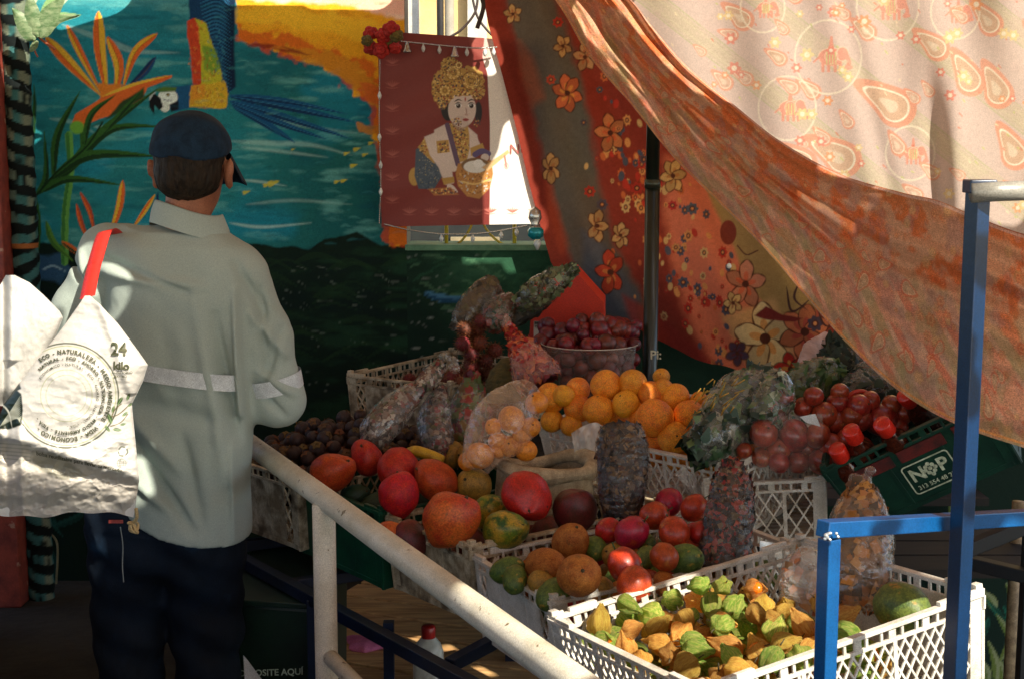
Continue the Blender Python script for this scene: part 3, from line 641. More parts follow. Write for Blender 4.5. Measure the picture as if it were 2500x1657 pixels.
m_pt=mat('banner_lettering',(176,92,84),rough=.6)
flat_text('lettering','No',1266,366,5.079,34,m_pt,poster,bold=0)
# bead chains with bells and tassels
m_si=mat('silver_beads',(206,206,200),rough=.25,metal=.8)
def bead_chain(P,n,label,Y,charms,group=None):
    q=bez([at(x,y,Y) for x,y in P],20); t=thing('bead_chain',label,'chain',q[0],group)
    L=np.r_[0,np.cumsum(np.linalg.norm(np.diff(q,axis=0),axis=1))]; s=np.linspace(0,L[-1],n); B=np.stack([np.interp(s,L,q[:,i]) for i in range(3)],1)
    mb=MB()
    for b in B: mb.ell(b,(.0032,.0032,.0032),6,4)
    mb.build('beads',m_si,t,True)
    for k,u in enumerate(charms):
        b=np.array([np.interp(u*L[-1],L,q[:,i]) for i in range(3)]); k2=u in (charms[0],charms[len(charms)//2]) and len(charms)>5
        V,F=lathe([(.001,0),(.006,-.004),(.009,-.014),(.011,-.024),(.0165,-.032),(.0165,-.036)],12,b) if k2 else lathe([(.001,0),(.0045,-.008),(.008,-.016),(.005,-.026),(.001,-.03)],6,b)
        mesh('bell' if k2 else 'crystal',V,F,m_si if k2 else mat('crystal',(214,222,220),rough=.1,spec=1),t)
bead_chain([(980,102),(1080,112),(1160,118),(1212,116)],60,'string of silver beads, bells and crystals across the top of the poster',5.05,[.06,.23,.4,.56,.69,.88,.97])
bead_chain([(940,548),(1000,562),(1080,572),(1180,570),(1285,552)],90,'string of beads and pale charms sagging under the poster',5.03,[.4,.62,.82,.93])
bead_chain([(928,140),(926,300),(930,430),(926,545)],80,'thin bead string running down the left edge of the poster',5.05,[.2,.45,.62,.78])
# red fabric flowers at the poster corner
m_rf=mat('red_fabric',(196,44,34),(150,26,26),rough=.7,rand=.15,trans=.15); m_gf=mat('olive_fabric',(112,96,40),(80,72,34),rough=.8)
FL=[((905,82),.024,m_rf),((935,88),.026,m_rf),((955,72),.028,m_rf),((905,118),.024,m_rf),((930,124),.028,m_rf),((968,88),.022,m_gf),((948,104),.024,m_gf),((965,118),.02,m_rf),((896,100),.018,m_gf)]
LBL=['far left','left of centre','top','lower left','bottom centre','right, behind the bells','middle','lower right','outermost left']
for k,((px,py),r,m_) in enumerate(FL):
    c=at(px,py,5.0-.02*(k%3)); mb=MB()
    for j in range(5):
        for ring in (1,.55):
            a=j*1.257+ring*2+k; mb.ell(c+np.array([math.cos(a)*r*.55*ring,-.012*(1-ring)*2,math.sin(a)*r*.55*ring]),(r*.5*ring+.003,.008,r*.42*ring+.003),8,5)
    o=mb.build('fabric_flower',m_,None,True); tag(o,('red' if m_ is m_rf else 'olive')+' fabric flower of the poster corner bunch, the one '+LBL[k],'flower','fabric flowers on the poster corner')
orn=thing('hanging_ornament','shiny silver and turquoise ornament hanging at the lower right corner of the poster','ornament',at(1305,560,4.95))
V,F=lathe([(.002,.09),(.02,.075),(.024,.05),(.014,.03),(.02,.02)],14,at(1306,568,4.95)); mesh('silver_bell',V,F,m_si,orn)
V,F=lathe([(.02,.018),(.028,.008),(.028,-.012),(.014,-.024)],14,at(1308,568,4.95)); mesh('turquoise_drum',V,F,mat('turquoise',(30,150,160),rough=.2,metal=.3),orn)
V,F=lathe([(.01,-.026),(.014,-.04),(.004,-.06)],10,at(1312,568,4.95)); mesh('clear_tip',V,F,MATS['crystal'],orn)

# ================= cloths =================
def strip(E1,E2,ns,nt,dep):
    """cloth spanned between two edge curves (ns along, nt across); dep(s,t,x,y) gives its distance"""
    A=bez(E1);B=bez(E2)
    def rs(P,n): L=np.r_[0,np.cumsum(np.hypot(*np.diff(P,axis=0).T))];s=np.linspace(0,L[-1],n);return np.stack([np.interp(s,L,P[:,i]) for i in (0,1)],1)
    A=rs(A,ns);B=rs(B,ns); S,T=np.meshgrid(np.linspace(0,1,ns),np.linspace(0,1,nt))
    XY=A[None]*(1-T)[...,None]+B[None]*T[...,None]; x,y=XY[...,0].ravel(),XY[...,1].ravel();S=S.ravel();T=T.ravel()
    return x,y,S,T,at(x,y,dep(S,T,x,y)),grid_faces(ns,nt)[:,::-1]
def flower(p,cx,cy,r,col,col2,ang=0,n=5,outline=True,st=(1,1)):
    for k in range(n):
        a=ang+k*2*math.pi/n; fx,fy=cx+math.cos(a)*r*.58*st[0],cy+math.sin(a)*r*.58*st[1]; aa=math.atan2(math.sin(a)*st[1],math.cos(a)*st[0])
        if outline: p.ell(fx,fy,r*.5+2.2,r*.33+2.2,(36,18,16),ang=aa,a=.85)
        p.ell(fx,fy,r*.48,r*.31,col if k%2==0 else tuple(np.array(col)*.86),ang=aa,lobes=5,lob=.06)
        p.ell(cx+math.cos(a)*r*.34*st[0],cy+math.sin(a)*r*.34*st[1],r*.24,r*.12,col2,ang=aa,a=.7)
    p.ell(cx,cy,r*.17,r*.17,(54,30,26))
def ringflower(p,cx,cy,r,col,inn=(40,30,40),st=1.): p.ell(cx,cy,r*st,r,col,lobes=7,lob=.14); p.ell(cx,cy,r*.5*st,r*.5,inn); p.ell(cx,cy,r*.25*st,r*.25,(220,150,90))
# floral cloth: its left edge hangs free, its right side passes behind the swag
L_=[(1178,-60),(1195,60),(1225,180),(1262,320),(1292,450),(1316,540),(1345,640),(1372,710),(1400,760),(1470,800)]
def fdep(s,t,x,y):
    yy=y; ed_=x-leftx(y); e_=sm(ed_,10,160); d=5.064-.06*e_-e_*.025*np.sin((x-1178-.28*yy)/42)-e_*.018*np.sin((x-.45*yy)/23+1)-.34*sm(x,1640,2100)
    return d+e_*.02*np.sin(x/70+yy/160)
L1=[(1178,-60),(1225,180),(1292,450),(1340,640),(1400,745),(1500,790)]
L2=[(2150,-60),(2150,180),(2150,450),(2140,640),(2120,780),(2080,900)]
# columns from left edge to hidden right edge, bottom follows the hem
ns,nt_=430,430
U,W_=np.meshgrid(np.linspace(0,1,ns),np.linspace(0,1,nt_))
def hem(x): return np.interp(x,[1340,1400,1470,1530,1560,1640,1740,1820,1860,1900,1960,2040,2150],[640,740,775,790,800,850,890,905,915,945,950,930,900])
def leftx(y): return np.interp(y,[-60,60,180,320,450,540,640,710,760,800],[1170,1192,1225,1262,1292,1316,1345,1385,1430,1500])
yv=-60+W_*1020; xl=leftx(yv); xv=xl+(2150-xl)*U; yv=np.minimum(yv,hem(xv)+3*np.sin(xv/19))
x,y=xv.ravel(),yv.ravel()
p=Paint(x,y,(140,46,36))
wob=20*np.sin(y/90)
p.poly([(1215,-60),(1330,-60),(1400,120),(1440,300),(1470,480),(1500,600),(1560,700),(1600,800),(1500,800),(1440,730),(1400,640),(1355,500),(1310,330),(1270,150)],(74,92,84),soft=14,warp=10)
p.poly([(1420,560),(1480,600),(1560,720),(1560,800),(1430,740)],(40,92,112),soft=14,a=.7)
p.poly([(1170,-60),(1225,-60),(1300,300),(1290,330)],(120,30,24),soft=8,a=.6)
p.poly([(1268,100),(1300,140),(1330,240),(1300,260),(1270,180)],(200,90,40),soft=14,a=.45); p.poly([(1330,420),(1350,460),(1390,600),(1370,620),(1335,520)],(200,80,40),soft=10,a=.35)
p.poly([(1625,380),(1760,430),(1960,700),(2050,900),(1900,980),(1760,930),(1690,800),(1640,640),(1620,500)],(226,124,90),soft=20,warp=10,a=1)
p.poly([(1700,400),(1860,560),(1990,740),(1985,790),(1940,770),(1880,770),(1830,690),(1790,600),(1740,500)],(166,140,82),soft=8,warp=8)
p.poly([(1760,770),(1890,730),(1940,860),(1890,960),(1820,880)],(222,176,112),soft=14,warp=8,a=.9)
q=np.random.default_rng(12)
for k in range(190):
    a=q.uniform(0,1); cx=1480+a*300+q.normal(0,34); cy=300+a*520+q.normal(0,90)
    if 1560<cx<1620 and cy<300: continue
    r=q.uniform(5,14); c=((222,186,120),(214,110,60),(196,50,40),(40,84,104),(230,160,90))[q.integers(5)]
    if q.uniform()<.6: p.ell(cx,cy,r*.5,r*.95,c,ang=q.uniform(-.6,.2),lobes=2,lob=.08)
    else: ringflower(p,cx,cy,r,c,st=.75)
for cx,cy,r,c,c2,st in ((1252,35,22,(210,172,110),(180,90,50),(.9,1)),(1374,113,24,(206,166,104),(150,90,60),(.8,1.1)),(1428,140,30,(206,160,110),(190,100,60),(.8,1.2)),(1385,228,40,(214,110,66),(230,160,70),(.75,1.15)),(1490,325,40,(206,128,78),(214,90,50),(.8,1.2)),(1345,412,30,(206,160,96),(170,100,50),(.55,1.3)),(1458,552,32,(210,170,110),(160,90,50),(.6,1.3)),(1515,575,26,(212,172,110),(170,90,60),(.65,1.2)),(1490,665,44,(206,70,46),(222,150,80),(.6,1.3)),(1643,430,34,(222,182,112),(190,120,60),(.75,1.2)),(1820,694,50,(214,140,104),(226,96,56),(.85,1.15)),(1790,740,24,(224,190,120),(150,80,50),(.8,1.1)),(1868,826,78,(238,212,148),(226,146,56),(.8,1.1)),(1965,810,62,(212,124,80),(180,60,60),(.9,1)),(1800,862,28,(36,56,84),(90,30,50),(.9,1)),(1930,900,40,(178,36,34),(230,180,80),(.9,.9)),(1810,610,0.1,(0,0,0),(0,0,0),(1,1))):
    if r>1: flower(p,cx,cy,r,c,c2,ang=cx*.1,n=5+int(cx)%2,st=st)
for cx,cy,r,c in ((1362,55,12,(196,50,40)),(1464,220,8,(40,80,96)),(1505,180,9,(190,110,70)),(1470,500,13,(40,74,92)),(1440,468,13,(190,50,40)),(1555,460,14,(180,46,40)),(1572,390,10,(60,70,80)),(1510,315,8,(206,130,80)),(1690,510,14,(36,92,110)),(1668,690,13,(36,88,110)),(1650,605,10,(206,150,90)),(1642,502,11,(196,46,50)),(1780,640,6,(180,50,50)),(1740,725,8,(36,80,100)),(1990,790,18,(30,60,80)),(1345,195,11,(200,70,44)),(1425,300,8,(52,70,80))): ringflower(p,cx,cy,r,c)
p.ell(1778,568,20,30,(120,44,34)); p.stroke([(1800,600),(1822,622),(1850,612)],1.6,(60,30,26),taper=0)
p.poly([(1840,770),(1870,748),(1910,768),(1960,776),(1940,786),(1880,782)],(112,28,34),soft=2,warp=3)
for P_ in ([(1920,700),(1935,760),(1990,720)],[(1950,690),(1940,730),(1975,760)],[(1998,760),(2010,790),(2030,800)]): p.stroke(P_,3,(28,34,40))
p.poly([(1520,720),(1600,760),(1740,880),(1740,920),(1560,860)],(150,34,34),soft=10,a=.7)
p.poly([(1740,880),(1820,920),(1820,960),(1730,930)],(110,24,28),soft=6,a=.8)
tx=fbm(x/7,y/7,0,3,44); p.mix(.14+.16*fbm(x/120,y/120,0,3,9),(156,92,70)); C=np.clip(p.C*(.88+.24*tx)[:,None],0,.85)
Vf=at(x,y,fdep(0,0,x,y))
tag(mesh('floral_cloth',Vf,grid_faces(ns,nt_)[:,::-1],mat('floral_cotton',vcol=True,rough=.9,trans=.28,bump=.25,bscale=260,bdist=.001,spec=.1,grain=.1),None,vcol=C),'dark red cloth printed with orange and cream flowers hanging behind the black pole','cloth')
tag(mesh('cloth_pin',*lathe([(.001,-.008),(.007,-.005),(.008,0),(.005,.007),(.001,.009)],8,at(1780,650,4.3)),mat('pearl',(235,235,225),rough=.2)),'small white pin on the salmon part of the floral cloth','pin')
# pale paisley curtain
def paisley(p,cx,cy,r,ang,col,line,fill=None,a=1):
    c,s=math.cos(ang),math.sin(ang)
    pts=[]
    for t in np.linspace(0,1,30):
        th=t*2*math.pi; rr=1+.0*t; u=math.cos(th)*.62; v=math.sin(th)*.62
        k=max(0,math.cos(th-1.57))**3   # pull the top into a curl
        u+=k*.55; v+=k*.9; pts.append((cx+r*(u*c-v*s),cy+r*(u*s+v*c)))
    P=np.array(pts); p.poly(P,col,soft=2,a=a*.9)
    Q=(P-P.mean(0))*.74+P.mean(0); p.poly(Q,line,soft=1.2,a=a); Q2=(P-P.mean(0))*.66+P.mean(0); p.poly(Q2,fill or col,soft=1.2,a=a)
    Q3=(P-P.mean(0))*.3+P.mean(0); p.poly(Q3,line,soft=3,a=a*.5)
def elephant(p,cx,cy,r,col,line):
    p.ell(cx,cy,r*.55,r*.38,line,a=.9); p.ell(cx,cy,r*.52,r*.35,col); p.ell(cx+r*.45,cy-r*.12,r*.26,r*.3,line); p.ell(cx+r*.45,cy-r*.12,r*.23,r*.27,col)
    p.stroke([(cx+r*.62,cy-r*.1),(cx+r*.72,cy+r*.25),(cx+r*.6,cy+r*.45),(cx+r*.78,cy+r*.42)],r*.08,col,taper=0); p.ell(cx,cy-r*.02,r*.26,r*.3,line,ring=.8); 
    for k in (-.35,-.12,.15,.36): p.poly([(cx+r*k-r*.07,cy+r*.2),(cx+r*k+r*.07,cy+r*.2),(cx+r*k+r*.06,cy+r*.62),(cx+r*k-r*.06,cy+r*.62)],col)
    p.stroke([(cx-r*.5,cy),(cx-r*.72,cy+r*.2)],r*.04,col,taper=0); p.poly([(cx-r*.12,cy-r*.35),(cx+r*.1,cy-r*.35),(cx+r*.04,cy-r*.85),(cx-r*.04,cy-r*.85)],col)
    for k in range(4): p.stroke([(cx-r*.2+k*r*.12,cy-r*.2),(cx-r*.18+k*r*.12,cy+r*.3)],1,(190,210,130),taper=0)
ns,nt_=560,440
U,W_=np.meshgrid(np.linspace(0,1,ns),np.linspace(0,1,nt_)); x=(1500+1300*U); yb_=np.interp(x,[1480,1545,1600,1680,1790,1905,2050,2200,2390,2500,2800],[-20,45,115,205,295,385,465,510,572,615,700]); y=(-420+(yb_+420)*W_).ravel(); x=x.ravel()
def cdep(x,y): 
    d=4.0-.02*np.sin((x+.35*y)/75)-.012*np.sin((x-.2*y)/33+2)
    yy_=sm(y,60,420); k=np.exp(-((x-2285+.06*(400-y))/26)**2); d=d+.035*k*yy_; k2=np.exp(-((x-2335)/34)**2); d=d-.02*k2*yy_; k3=np.exp(-((x-2080-.25*(y-100))/30)**2); return d+.018*k3-.015*np.sin(x/47)*sm(x,2250,2400)
u_=x; v_=y; dg=(x*.62-y*.78)   # along the diagonal bands
p=Paint(x,y,(206,186,176)); X,Y=p.X,p.Y
bd=np.abs(((dg-80)%165)-82); p.mix(sm(-bd,-26,-16)*.5,(190,184,140)); p.mix(sm(-np.abs(bd-24),-3.2,-1)*.45,(164,180,110)); p.mix(sm(-np.abs(bd-10),-3,-1)*.3,(214,210,170))
nb=fbm(X/40,Y/40,0,4,8); p.mix(sm(nb,.5,.7)*.35,(206,180,170))
PO=(228,150,118);PW_=(240,232,206)
for cx,cy,r,a_ in ((1815,50,44,2.6),(1905,145,30,2.5),(2120,80,36,2.6),(1985,225,34,2.6),(2190,265,78,2.5),(2060,390,72,2.45),(2290,120,50,2.6),(2370,200,60,3.0),(2440,230,60,3.05),(2420,60,50,2.8),(1960,400,60,2.5),(2480,380,60,3.0),(2300,560,60,2.6),(2560,120,60,2.8),(2050,-80,60,2.5),(1850,-120,60,2.5),(2300,-80,60,2.6)):
    paisley(p,cx,cy,r,a_+math.pi/2*0,PO,PW_,(206,170,140))
for cx,cy,r in ((2030,140,60),(1930,265,52),(2175,15,56),(1870,20,40),(2340,30,44),(2230,375,44)):
    p.ell(cx-8,cy,r*1.35,r*1.5,PW_,ring=2.2,a=.7); elephant(p,cx,cy,r,(226,146,124),(244,212,180))
for k in range(46):
    paisley(p,q.uniform(1560,2640),q.uniform(-250,600),q.uniform(16,34),q.uniform(2.2,3.0),PO,PW_,(212,170,146))
for k in range(95):
    cx,cy=q.uniform(1560,2600),q.uniform(-150,560); r=q.uniform(7,15); c=((230,150,90),(224,120,100),(232,206,140))[q.integers(3)]
    p.ell(cx,cy,r,r,c,lobes=6,lob=.22,a=.9); p.ell(cx,cy,r*.45,r*.45,PW_,a=.9)
for k in range(160):
    cx,cy=q.uniform(1560,2600),q.uniform(-150,560); p.stroke([(cx,cy),(cx+q.uniform(4,12),cy+q.uniform(4,12))],2,((190,200,110),(240,220,180),(220,120,90))[q.integers(3)],a=.8)
tx=fbm(x/5,y/5,0,3,54); p.mix(.12+.2*fbm(x/150,y/150,0,3,19),(214,196,178)); C=np.clip(p.C*(.93+.14*tx)[:,None]*.9,0,.9)
tag(mesh('paisley_curtain',at(x,y,cdep(x,y)),grid_faces(ns,nt_)[:,::-1],mat('paisley_voile',vcol=True,rough=.9,trans=.45,bump=.2,bscale=260,bdist=.001,spec=.05,grain=.08),None,vcol=C),'sunlit pale curtain printed with elephants and paisleys hanging behind the swag','curtain')
# draped swag in front
E1=[(1480,-60),(1545,5),(1600,75),(1680,165),(1790,255),(1905,345),(2050,425),(2200,470),(2290,490),(2390,532),(2500,572),(2640,600)]
E2=[(1310,-60),(1375,30),(1440,140),(1540,255),(1640,380),(1760,500),(1860,600),(1960,715),(2060,830),(2190,950),(2330,1033),(2500,1092),(2700,1150)]
def sdep(s,t,x,y):
    base=3.78-1.0*sm(x,1400,2500)
    tt=t+.03*np.sin(s*9)+.018*np.sin(s*23+t*5)
    f=0
    for c_,w_,am in ((.03,.045,.035),(.15,.05,.03),(.27,.06,.05),(.40,.05,.035),(.52,.075,.045),(.70,.08,.03),(.88,.1,.03)):
        cc=c_+.035*np.sin(s*5+c_*9); f=f+1.35*am*np.exp(-((tt-cc)/(w_*1.25))**2)
    f=f+.0025*np.sin(tt*50+s*14)*sm(s,.15,.5)+.012*(fbm(s*9,t*7,0,3,6)-.5)*2
    return base-f*1.0+.10*t*(1-t)
x,y,S,T,V,F=strip(E1,E2,760,330,sdep)
Vs_swag=V
p=Paint(S*2150,T*420,(206,112,66)); X,Y=p.X,p.Y
nb=fbm(X/60,Y/40,0,4,18); nb2=fbm(X/9,Y/9,0,4,28)
p.mix(sm(nb,.42,.6)*.8,(204,158,124)); p.mix(sm(Y,150,300)*.6,(214,168,138)); p.mix(sm(-Y,-70,-10)*.5,(190,112,66))
bd=np.abs(((X*.55-Y*.85)%150)-75); p.mix(sm(-bd,-20,-13)*.45*sm(Y,150,260),(150,138,84)); p.mix(sm(-np.abs(bd-42),-16,-8)*.6*sm(Y,120,250)*sm(nb,.4,.6),(206,92,62)); nc=fbm(X/45,Y/45,0,4,71); p.mix(sm(nc,.48,.66)*.5*sm(Y,100,240),(156,142,100)); nc=fbm(X/38,Y/38,9,4,72); p.mix(sm(nc,.5,.68)*.4,(166,124,116))
for k in range(210):
    cx,cy=q.uniform(0,2150),q.uniform(0,420); r=q.uniform(7,17); c=((206,96,60),(196,110,70),(198,150,100))[q.integers(3)]
    p.ell(cx,cy,r,r*.8,c,lobes=6,lob=.12,a=.6,soft=2.5); p.ell(cx,cy,r*.5,r*.4,(222,170,120),ring=1.2,a=.5,soft=2)
for k in range(34):
    cx,cy=q.uniform(400,2150),q.uniform(150,410); paisley(p,cx,cy,q.uniform(20,34),q.uniform(0,6),(206,104,72),(224,190,150),(176,130,96),a=.7)
p.mix((sm(-np.abs(Y-412),-3.5,-1.5))*.9,(226,150,84)); p.mix(sm(-np.abs(Y-5),-4,-2)*.8,(214,170,150))
C=np.clip(p.C*(.82+.36*nb2)[:,None],0,.8)
tag(mesh('draped_swag',V,F,mat('swag_cotton',vcol=True,rough=.9,trans=.25,bump=.5,bscale=160,bdist=.002,spec=.08,grain=.16),None,vcol=C),'rust-coloured patterned cloth gathered in long sagging folds across the stall','cloth')
# black pole behind the swag
xq=at(1591,600,4.3)[0]
pole=thing('black_pole','dark green metal tent pole standing behind the oranges','pole',(xq,4.3,0))
m_pole=mat('pole_green',(26,36,28),(18,26,20),rough=.3,spec=.6)
MB().tube([(xq,4.3,.1),(xq,4.3,1.52)],.0225,16).build('lower_tube',m_pole,pole,True)
MB().tube([(xq,4.3,1.52),(xq,4.3,2.4)],.0205,16).build('upper_tube',m_pole,pole,True)
MB().tube([(xq,4.3,1.505),(xq,4.3,1.53)],.0245,16).build('collar',mat('pole_ring',(70,74,60),rough=.3,metal=.5),pole,True)
flat_text('lettering','Pi:',1601,867,4.277,30,mat('pole_ink',(206,200,170)),pole,bold=.02,off=.001)
# ================= crates =================
def rotm(yaw,ta,tb):
    yaw,ta,tb=R_(yaw),R_(ta),R_(tb)
    cy,sy=math.cos(yaw),math.sin(yaw);Rz=np.array([[cy,-sy,0],[sy,cy,0],[0,0,1]])
    ca,sa=math.cos(ta),math.sin(ta);A=np.array([[1,0,0],[0,ca,-sa],[0,sa,ca]])
    cb,sb=math.cos(tb),math.sin(tb);B=np.array([[cb,0,sb],[0,1,0],[-sb,0,cb]])
    return Rz@A@B
class Crate:
    def __init__(s,pos,rot,dims,H=.2): s.p=np.array(pos,float); s.R=rot if isinstance(rot,np.ndarray) else rotm(*rot); s.L,s.W=dims; s.H=H
    def w(s,v): return s.p+s.R@np.array(v,float)
    def ws(s,V): return s.p+np.asarray(V)@s.R.T
    def on(s,px,py,h=0.):
        """point of the crate's own level plane at height h under a surveyed line of sight"""
        r=ray(px,py); n=s.R[:,2]; q=s.w((0,0,h)); t=(n@(q-O3))/(n@r); return O3+r*t
m_cw=mat('crate_white',(214,210,200),(186,180,166),rough=.45,nscale=14,bump=.25,bscale=60,col3=(140,126,100),lo3=.62,hi3=.78,s3=7,spec=.4)
m_cd=mat('crate_dirty_white',(190,178,150),(128,112,84),rough=.6,nscale=22,bump=.3,bscale=60,col3=(84,70,48),lo3=.52,hi3=.68,s3=16)
m_cg=mat('crate_green',(18,78,54),(12,58,42),rough=.4,nscale=12,bump=.2,spec=.4)
m_cdg=mat('crate_dark_green',(18,58,44),(12,42,34),rough=.45,nscale=12,bump=.2,spec=.4)
def crate(c,label,m,walls=('lat','lat','lat','lat'),pitch=.03,group='plastic produce crates'):
    """walls in the order F-R (front), B-R (right end), L-B (back), L-F (left end)"""
    t=thing('produce_crate',label,'crate',c.w((0,0,-c.H)),group)
    L,W,H=c.L/2,c.W/2,c.H; k=.95
    top={'F':(-L,-W),'R':(L,-W),'B':(L,W),'L':(-L,W)}
    def P(a,b,u,z): # point on a wall, u 0..1 from a to b, z 0..-H
        f=1-(1-k)*(-z/H); x=(top[a][0]*(1-u)+top[b][0]*u)*f; y=(top[a][1]*(1-u)+top[b][1]*u)*f; return c.w((x,y,z))
    up=c.R[:,2]
    rim=MB()
    for a,b in (('F','R'),('R','B'),('B','L'),('L','F')):
        ln=np.linalg.norm(np.subtract(top[a],top[b]))
        rim.bar(P(a,b,0,-.004),P(a,b,1,-.004),.015,.008,up); rim.bar(P(a,b,0,-.03),P(a,b,1,-.03),.007,.007,up)
        n=int(ln/.026)
        for i in range(n+1):
            u=(i+.15*math.sin(i*2.3))/n
            if 0<=u<=1: rim.bar(P(a,b,u,-.006),P(a,b,u,-.031),.006 if i%3 else .016,.005,up=c.R@np.array([0,1,0]) if a in 'FB' else c.R@np.array([1,0,0]))
        nn=2
        for i in range(nn): 
            u=.12+.76*i; q=P(a,b,u,.001); rim.bar(P(a,b,u-.05,.003),P(a,b,u+.05,.003),.011,.009,up)
    rim.build('rim',m,t,bevel=.0012)
    for q in 'FRBL':
        f=lambda z:1-(1-k)*(-z/H)
        x,y=top[q]; mb=MB(); sx,sy=(-1 if x>0 else 1),(-1 if y>0 else 1)
        mb.bar(c.w((x+sx*.012,y,.006)),c.w(((x+sx*.012)*k,y*k,-H)),.034,.007,c.R@np.array([0,1,0])); mb.bar(c.w((x,y+sy*.012,.006)),c.w((x*k,(y+sy*.012)*k,-H)),.0065,.034,c.R@np.array([0,1,0]))
        mb.bar(c.w((x+sx*.006,y+sy*.006,.004)),c.w((x+sx*.006,y+sy*.006,.014)),.016,.016,c.R@np.array([0,1,0]))
        mb.build('corner_post',m,t,bevel=.0012)
    for (a,b),kind in zip((('F','R'),('R','B'),('B','L'),('L','F')),walls):
        ln=np.linalg.norm(np.subtract(top[a],top[b])); mb=MB(); nrm=c.R@np.array([0,1,0]) if a in 'FB' else c.R@np.array([1,0,0]); z0,z1=-.033,-H+.012
        def lat(u0,u1):
            hz=z0-z1; du=hz/ln*.62; n=int((u1-u0)*ln/pitch)+int(du*ln/pitch)+1
            for sgn in (1,-1):
                for i in range(n+1):
                    us=u0-du+i*pitch/ln if sgn>0 else u0+i*pitch/ln
                    ue=us+du*sgn; 
                    A=[us,z0];B=[ue,z1]
                    # clip to the panel
                    def clip(A,B):
                        A=list(A);B=list(B)
                        for lim,sg in ((u0,1),(u1,-1)):
                            da=(A[0]-lim)*sg;db=(B[0]-lim)*sg
                            if da<0 and db<0: return None
                            if da<0: t_=da/(da-db);A=[A[0]+(B[0]-A[0])*t_,A[1]+(B[1]-A[1])*t_]
                            if db<0: t_=db/(db-da);B=[B[0]+(A[0]-B[0])*t_,B[1]+(A[1]-B[1])*t_]
                        return A,B
                    if sgn<0: A=[us+0,z0];B=[us-du,z1]
                    r=clip(A,B)
                    if r and abs(r[0][0]-r[1][0])*ln>.004:
                        mb.bar(P(a,b,*r[0]),P(a,b,*r[1]),.0042,.0042+(.0006 if sgn>0 else 0),nrm)
        def slab(u0,u1,za=z0,zb=z1,th=.004):
            q=[P(a,b,u0,za),P(a,b,u1,za),P(a,b,u1,zb),P(a,b,u0,zb)]; nn=np.cross(q[1]-q[0],q[2]-q[0]);nn/=np.linalg.norm(nn)
            mb.add([v-nn*th/2 for v in q]+[v+nn*th/2 for v in q],[[0,1,2,3],[7,6,5,4],[0,4,5,1],[1,5,6,2],[2,6,7,3],[3,7,4,0]])
        if kind=='lat': lat(.05,.95)
        elif kind=='solid': slab(.04,.96)
        elif kind=='mix':
            lat(.05,.16); slab(.16,.84); lat(.84,.95)
        elif kind=='disc':
            lat(.05,.95); uc=.2; zc=(z0+z1)/2; n=28; V=[];th=.0035
            for sgn in (-1,1):
                for i in range(n): V.append(P(a,b,uc+.055/ln*math.cos(i*6.2832/n)*1.15,zc+.055*math.sin(i*6.2832/n))+c.R@np.array([0,sgn*th,0]))
            mb.add(V,[list(range(n)),list(range(n,2*n))[::-1]]+[[i,n+i,n+(i+1)%n,(i+1)%n] for i in range(n)])
        elif kind=='slots': slab(.04,.96,-.075,z1); [slab(u,u+.05,z0,-.0751) for u in (.04,.2,.36,.52,.68,.84,.91)]
        for u in (.33,.66): mb.bar(P(a,b,u,z0),P(a,b,u,z1),.009,.0065,nrm)
        mb.bar(P(a,b,0.03,z1-.004),P(a,b,.97,z1-.004),.008,.012,up)
        mb.build('side_panel',m,t,bevel=.0006 if kind!='lat' else 0)
    mb=MB()
    for i in range(14):
        y=(-W+ (i+.5)*2*W/14)*k; mb.bar(c.w((-L*k,y,-H+.004)),c.w((L*k,y,-H+.004)),2*W/14*.7,.005,up)
    mb.build('base',m,t)
    return t
C1=Crate((.449,2.501,.811),(27,-3.9,-7.0),(.6,.5),.2)
C2=Crate((.266,3.028,.757),(25.1,-1.5,-3.4),(.6,.4),.2)
C3=Crate((.045,3.385,.753),(36,-1.5,-.5),(.6,.36),.18)
G1=Crate((-.207,3.69,.762),(38.5,.6,0),(.6,.4),.2)
C4=Crate((-.473,3.96,.78),(42.6,0,0),(.6,.4),.2)
f6,r6,l6=atZ(1318,1040,.86),atZ(1795,1138,.86),None
e1=(r6-f6);w6=np.linalg.norm(e1);e1/=w6;e2=np.array([-e1[1],e1[0],0]); t6=R_(11); e2=e2*math.cos(t6)+np.array([0,0,1])*math.sin(t6); Rm=np.stack([e1,e2,np.cross(e1,e2)],1)
C6=Crate((f6+r6)/2+e2*.19,Rm,(w6,.38),.2)
f7,r7=np.array([.48,3.47,.80]),at(2014,1166,3.42); e1=r7-f7;w7=np.linalg.norm(e1);e1/=w7;e3=np.array([-.12,-.1,1]);e3-=e1*(e3@e1);e3/=np.linalg.norm(e3);e2=np.cross(e3,e1)
C7=Crate((f7+r7)/2+e2*.18,np.stack([e1,e2,e3],1),(w7,.36),.17)
f8,r8=at(2009,1149,3.32),at(2398,968,3.16); e1=r8-f8;w8=np.linalg.norm(e1);e1/=w8;e3=np.array([-.1,.02,1]);e3-=e1*(e3@e1);e3/=np.linalg.norm(e3);e2=np.cross(e3,e1)
ang=R_(-16); e2,e3=e2*math.cos(ang)-e3*math.sin(ang),e3*math.cos(ang)+e2*math.sin(ang)
C8=Crate((f8+r8)/2+e2*.28,np.stack([e1,e2,e3],1),(w8,.56),.19)
l5=at(850,914,4.55);b5=at(1050,874,4.95); e1=b5-l5;e1[2]=0;e1/=np.linalg.norm(e1);e2=np.array([-e1[1],e1[0],0])
C5=Crate(l5+e1*.3-e2*.2+np.array([0,0,0]),np.stack([e1,e2,[0,0,1]],1),(.6,.4),.2)
crate(C1,'bright white lattice crate of husked golden berries in the right foreground',m_cw,('disc','solid','lat','lat'),.023)
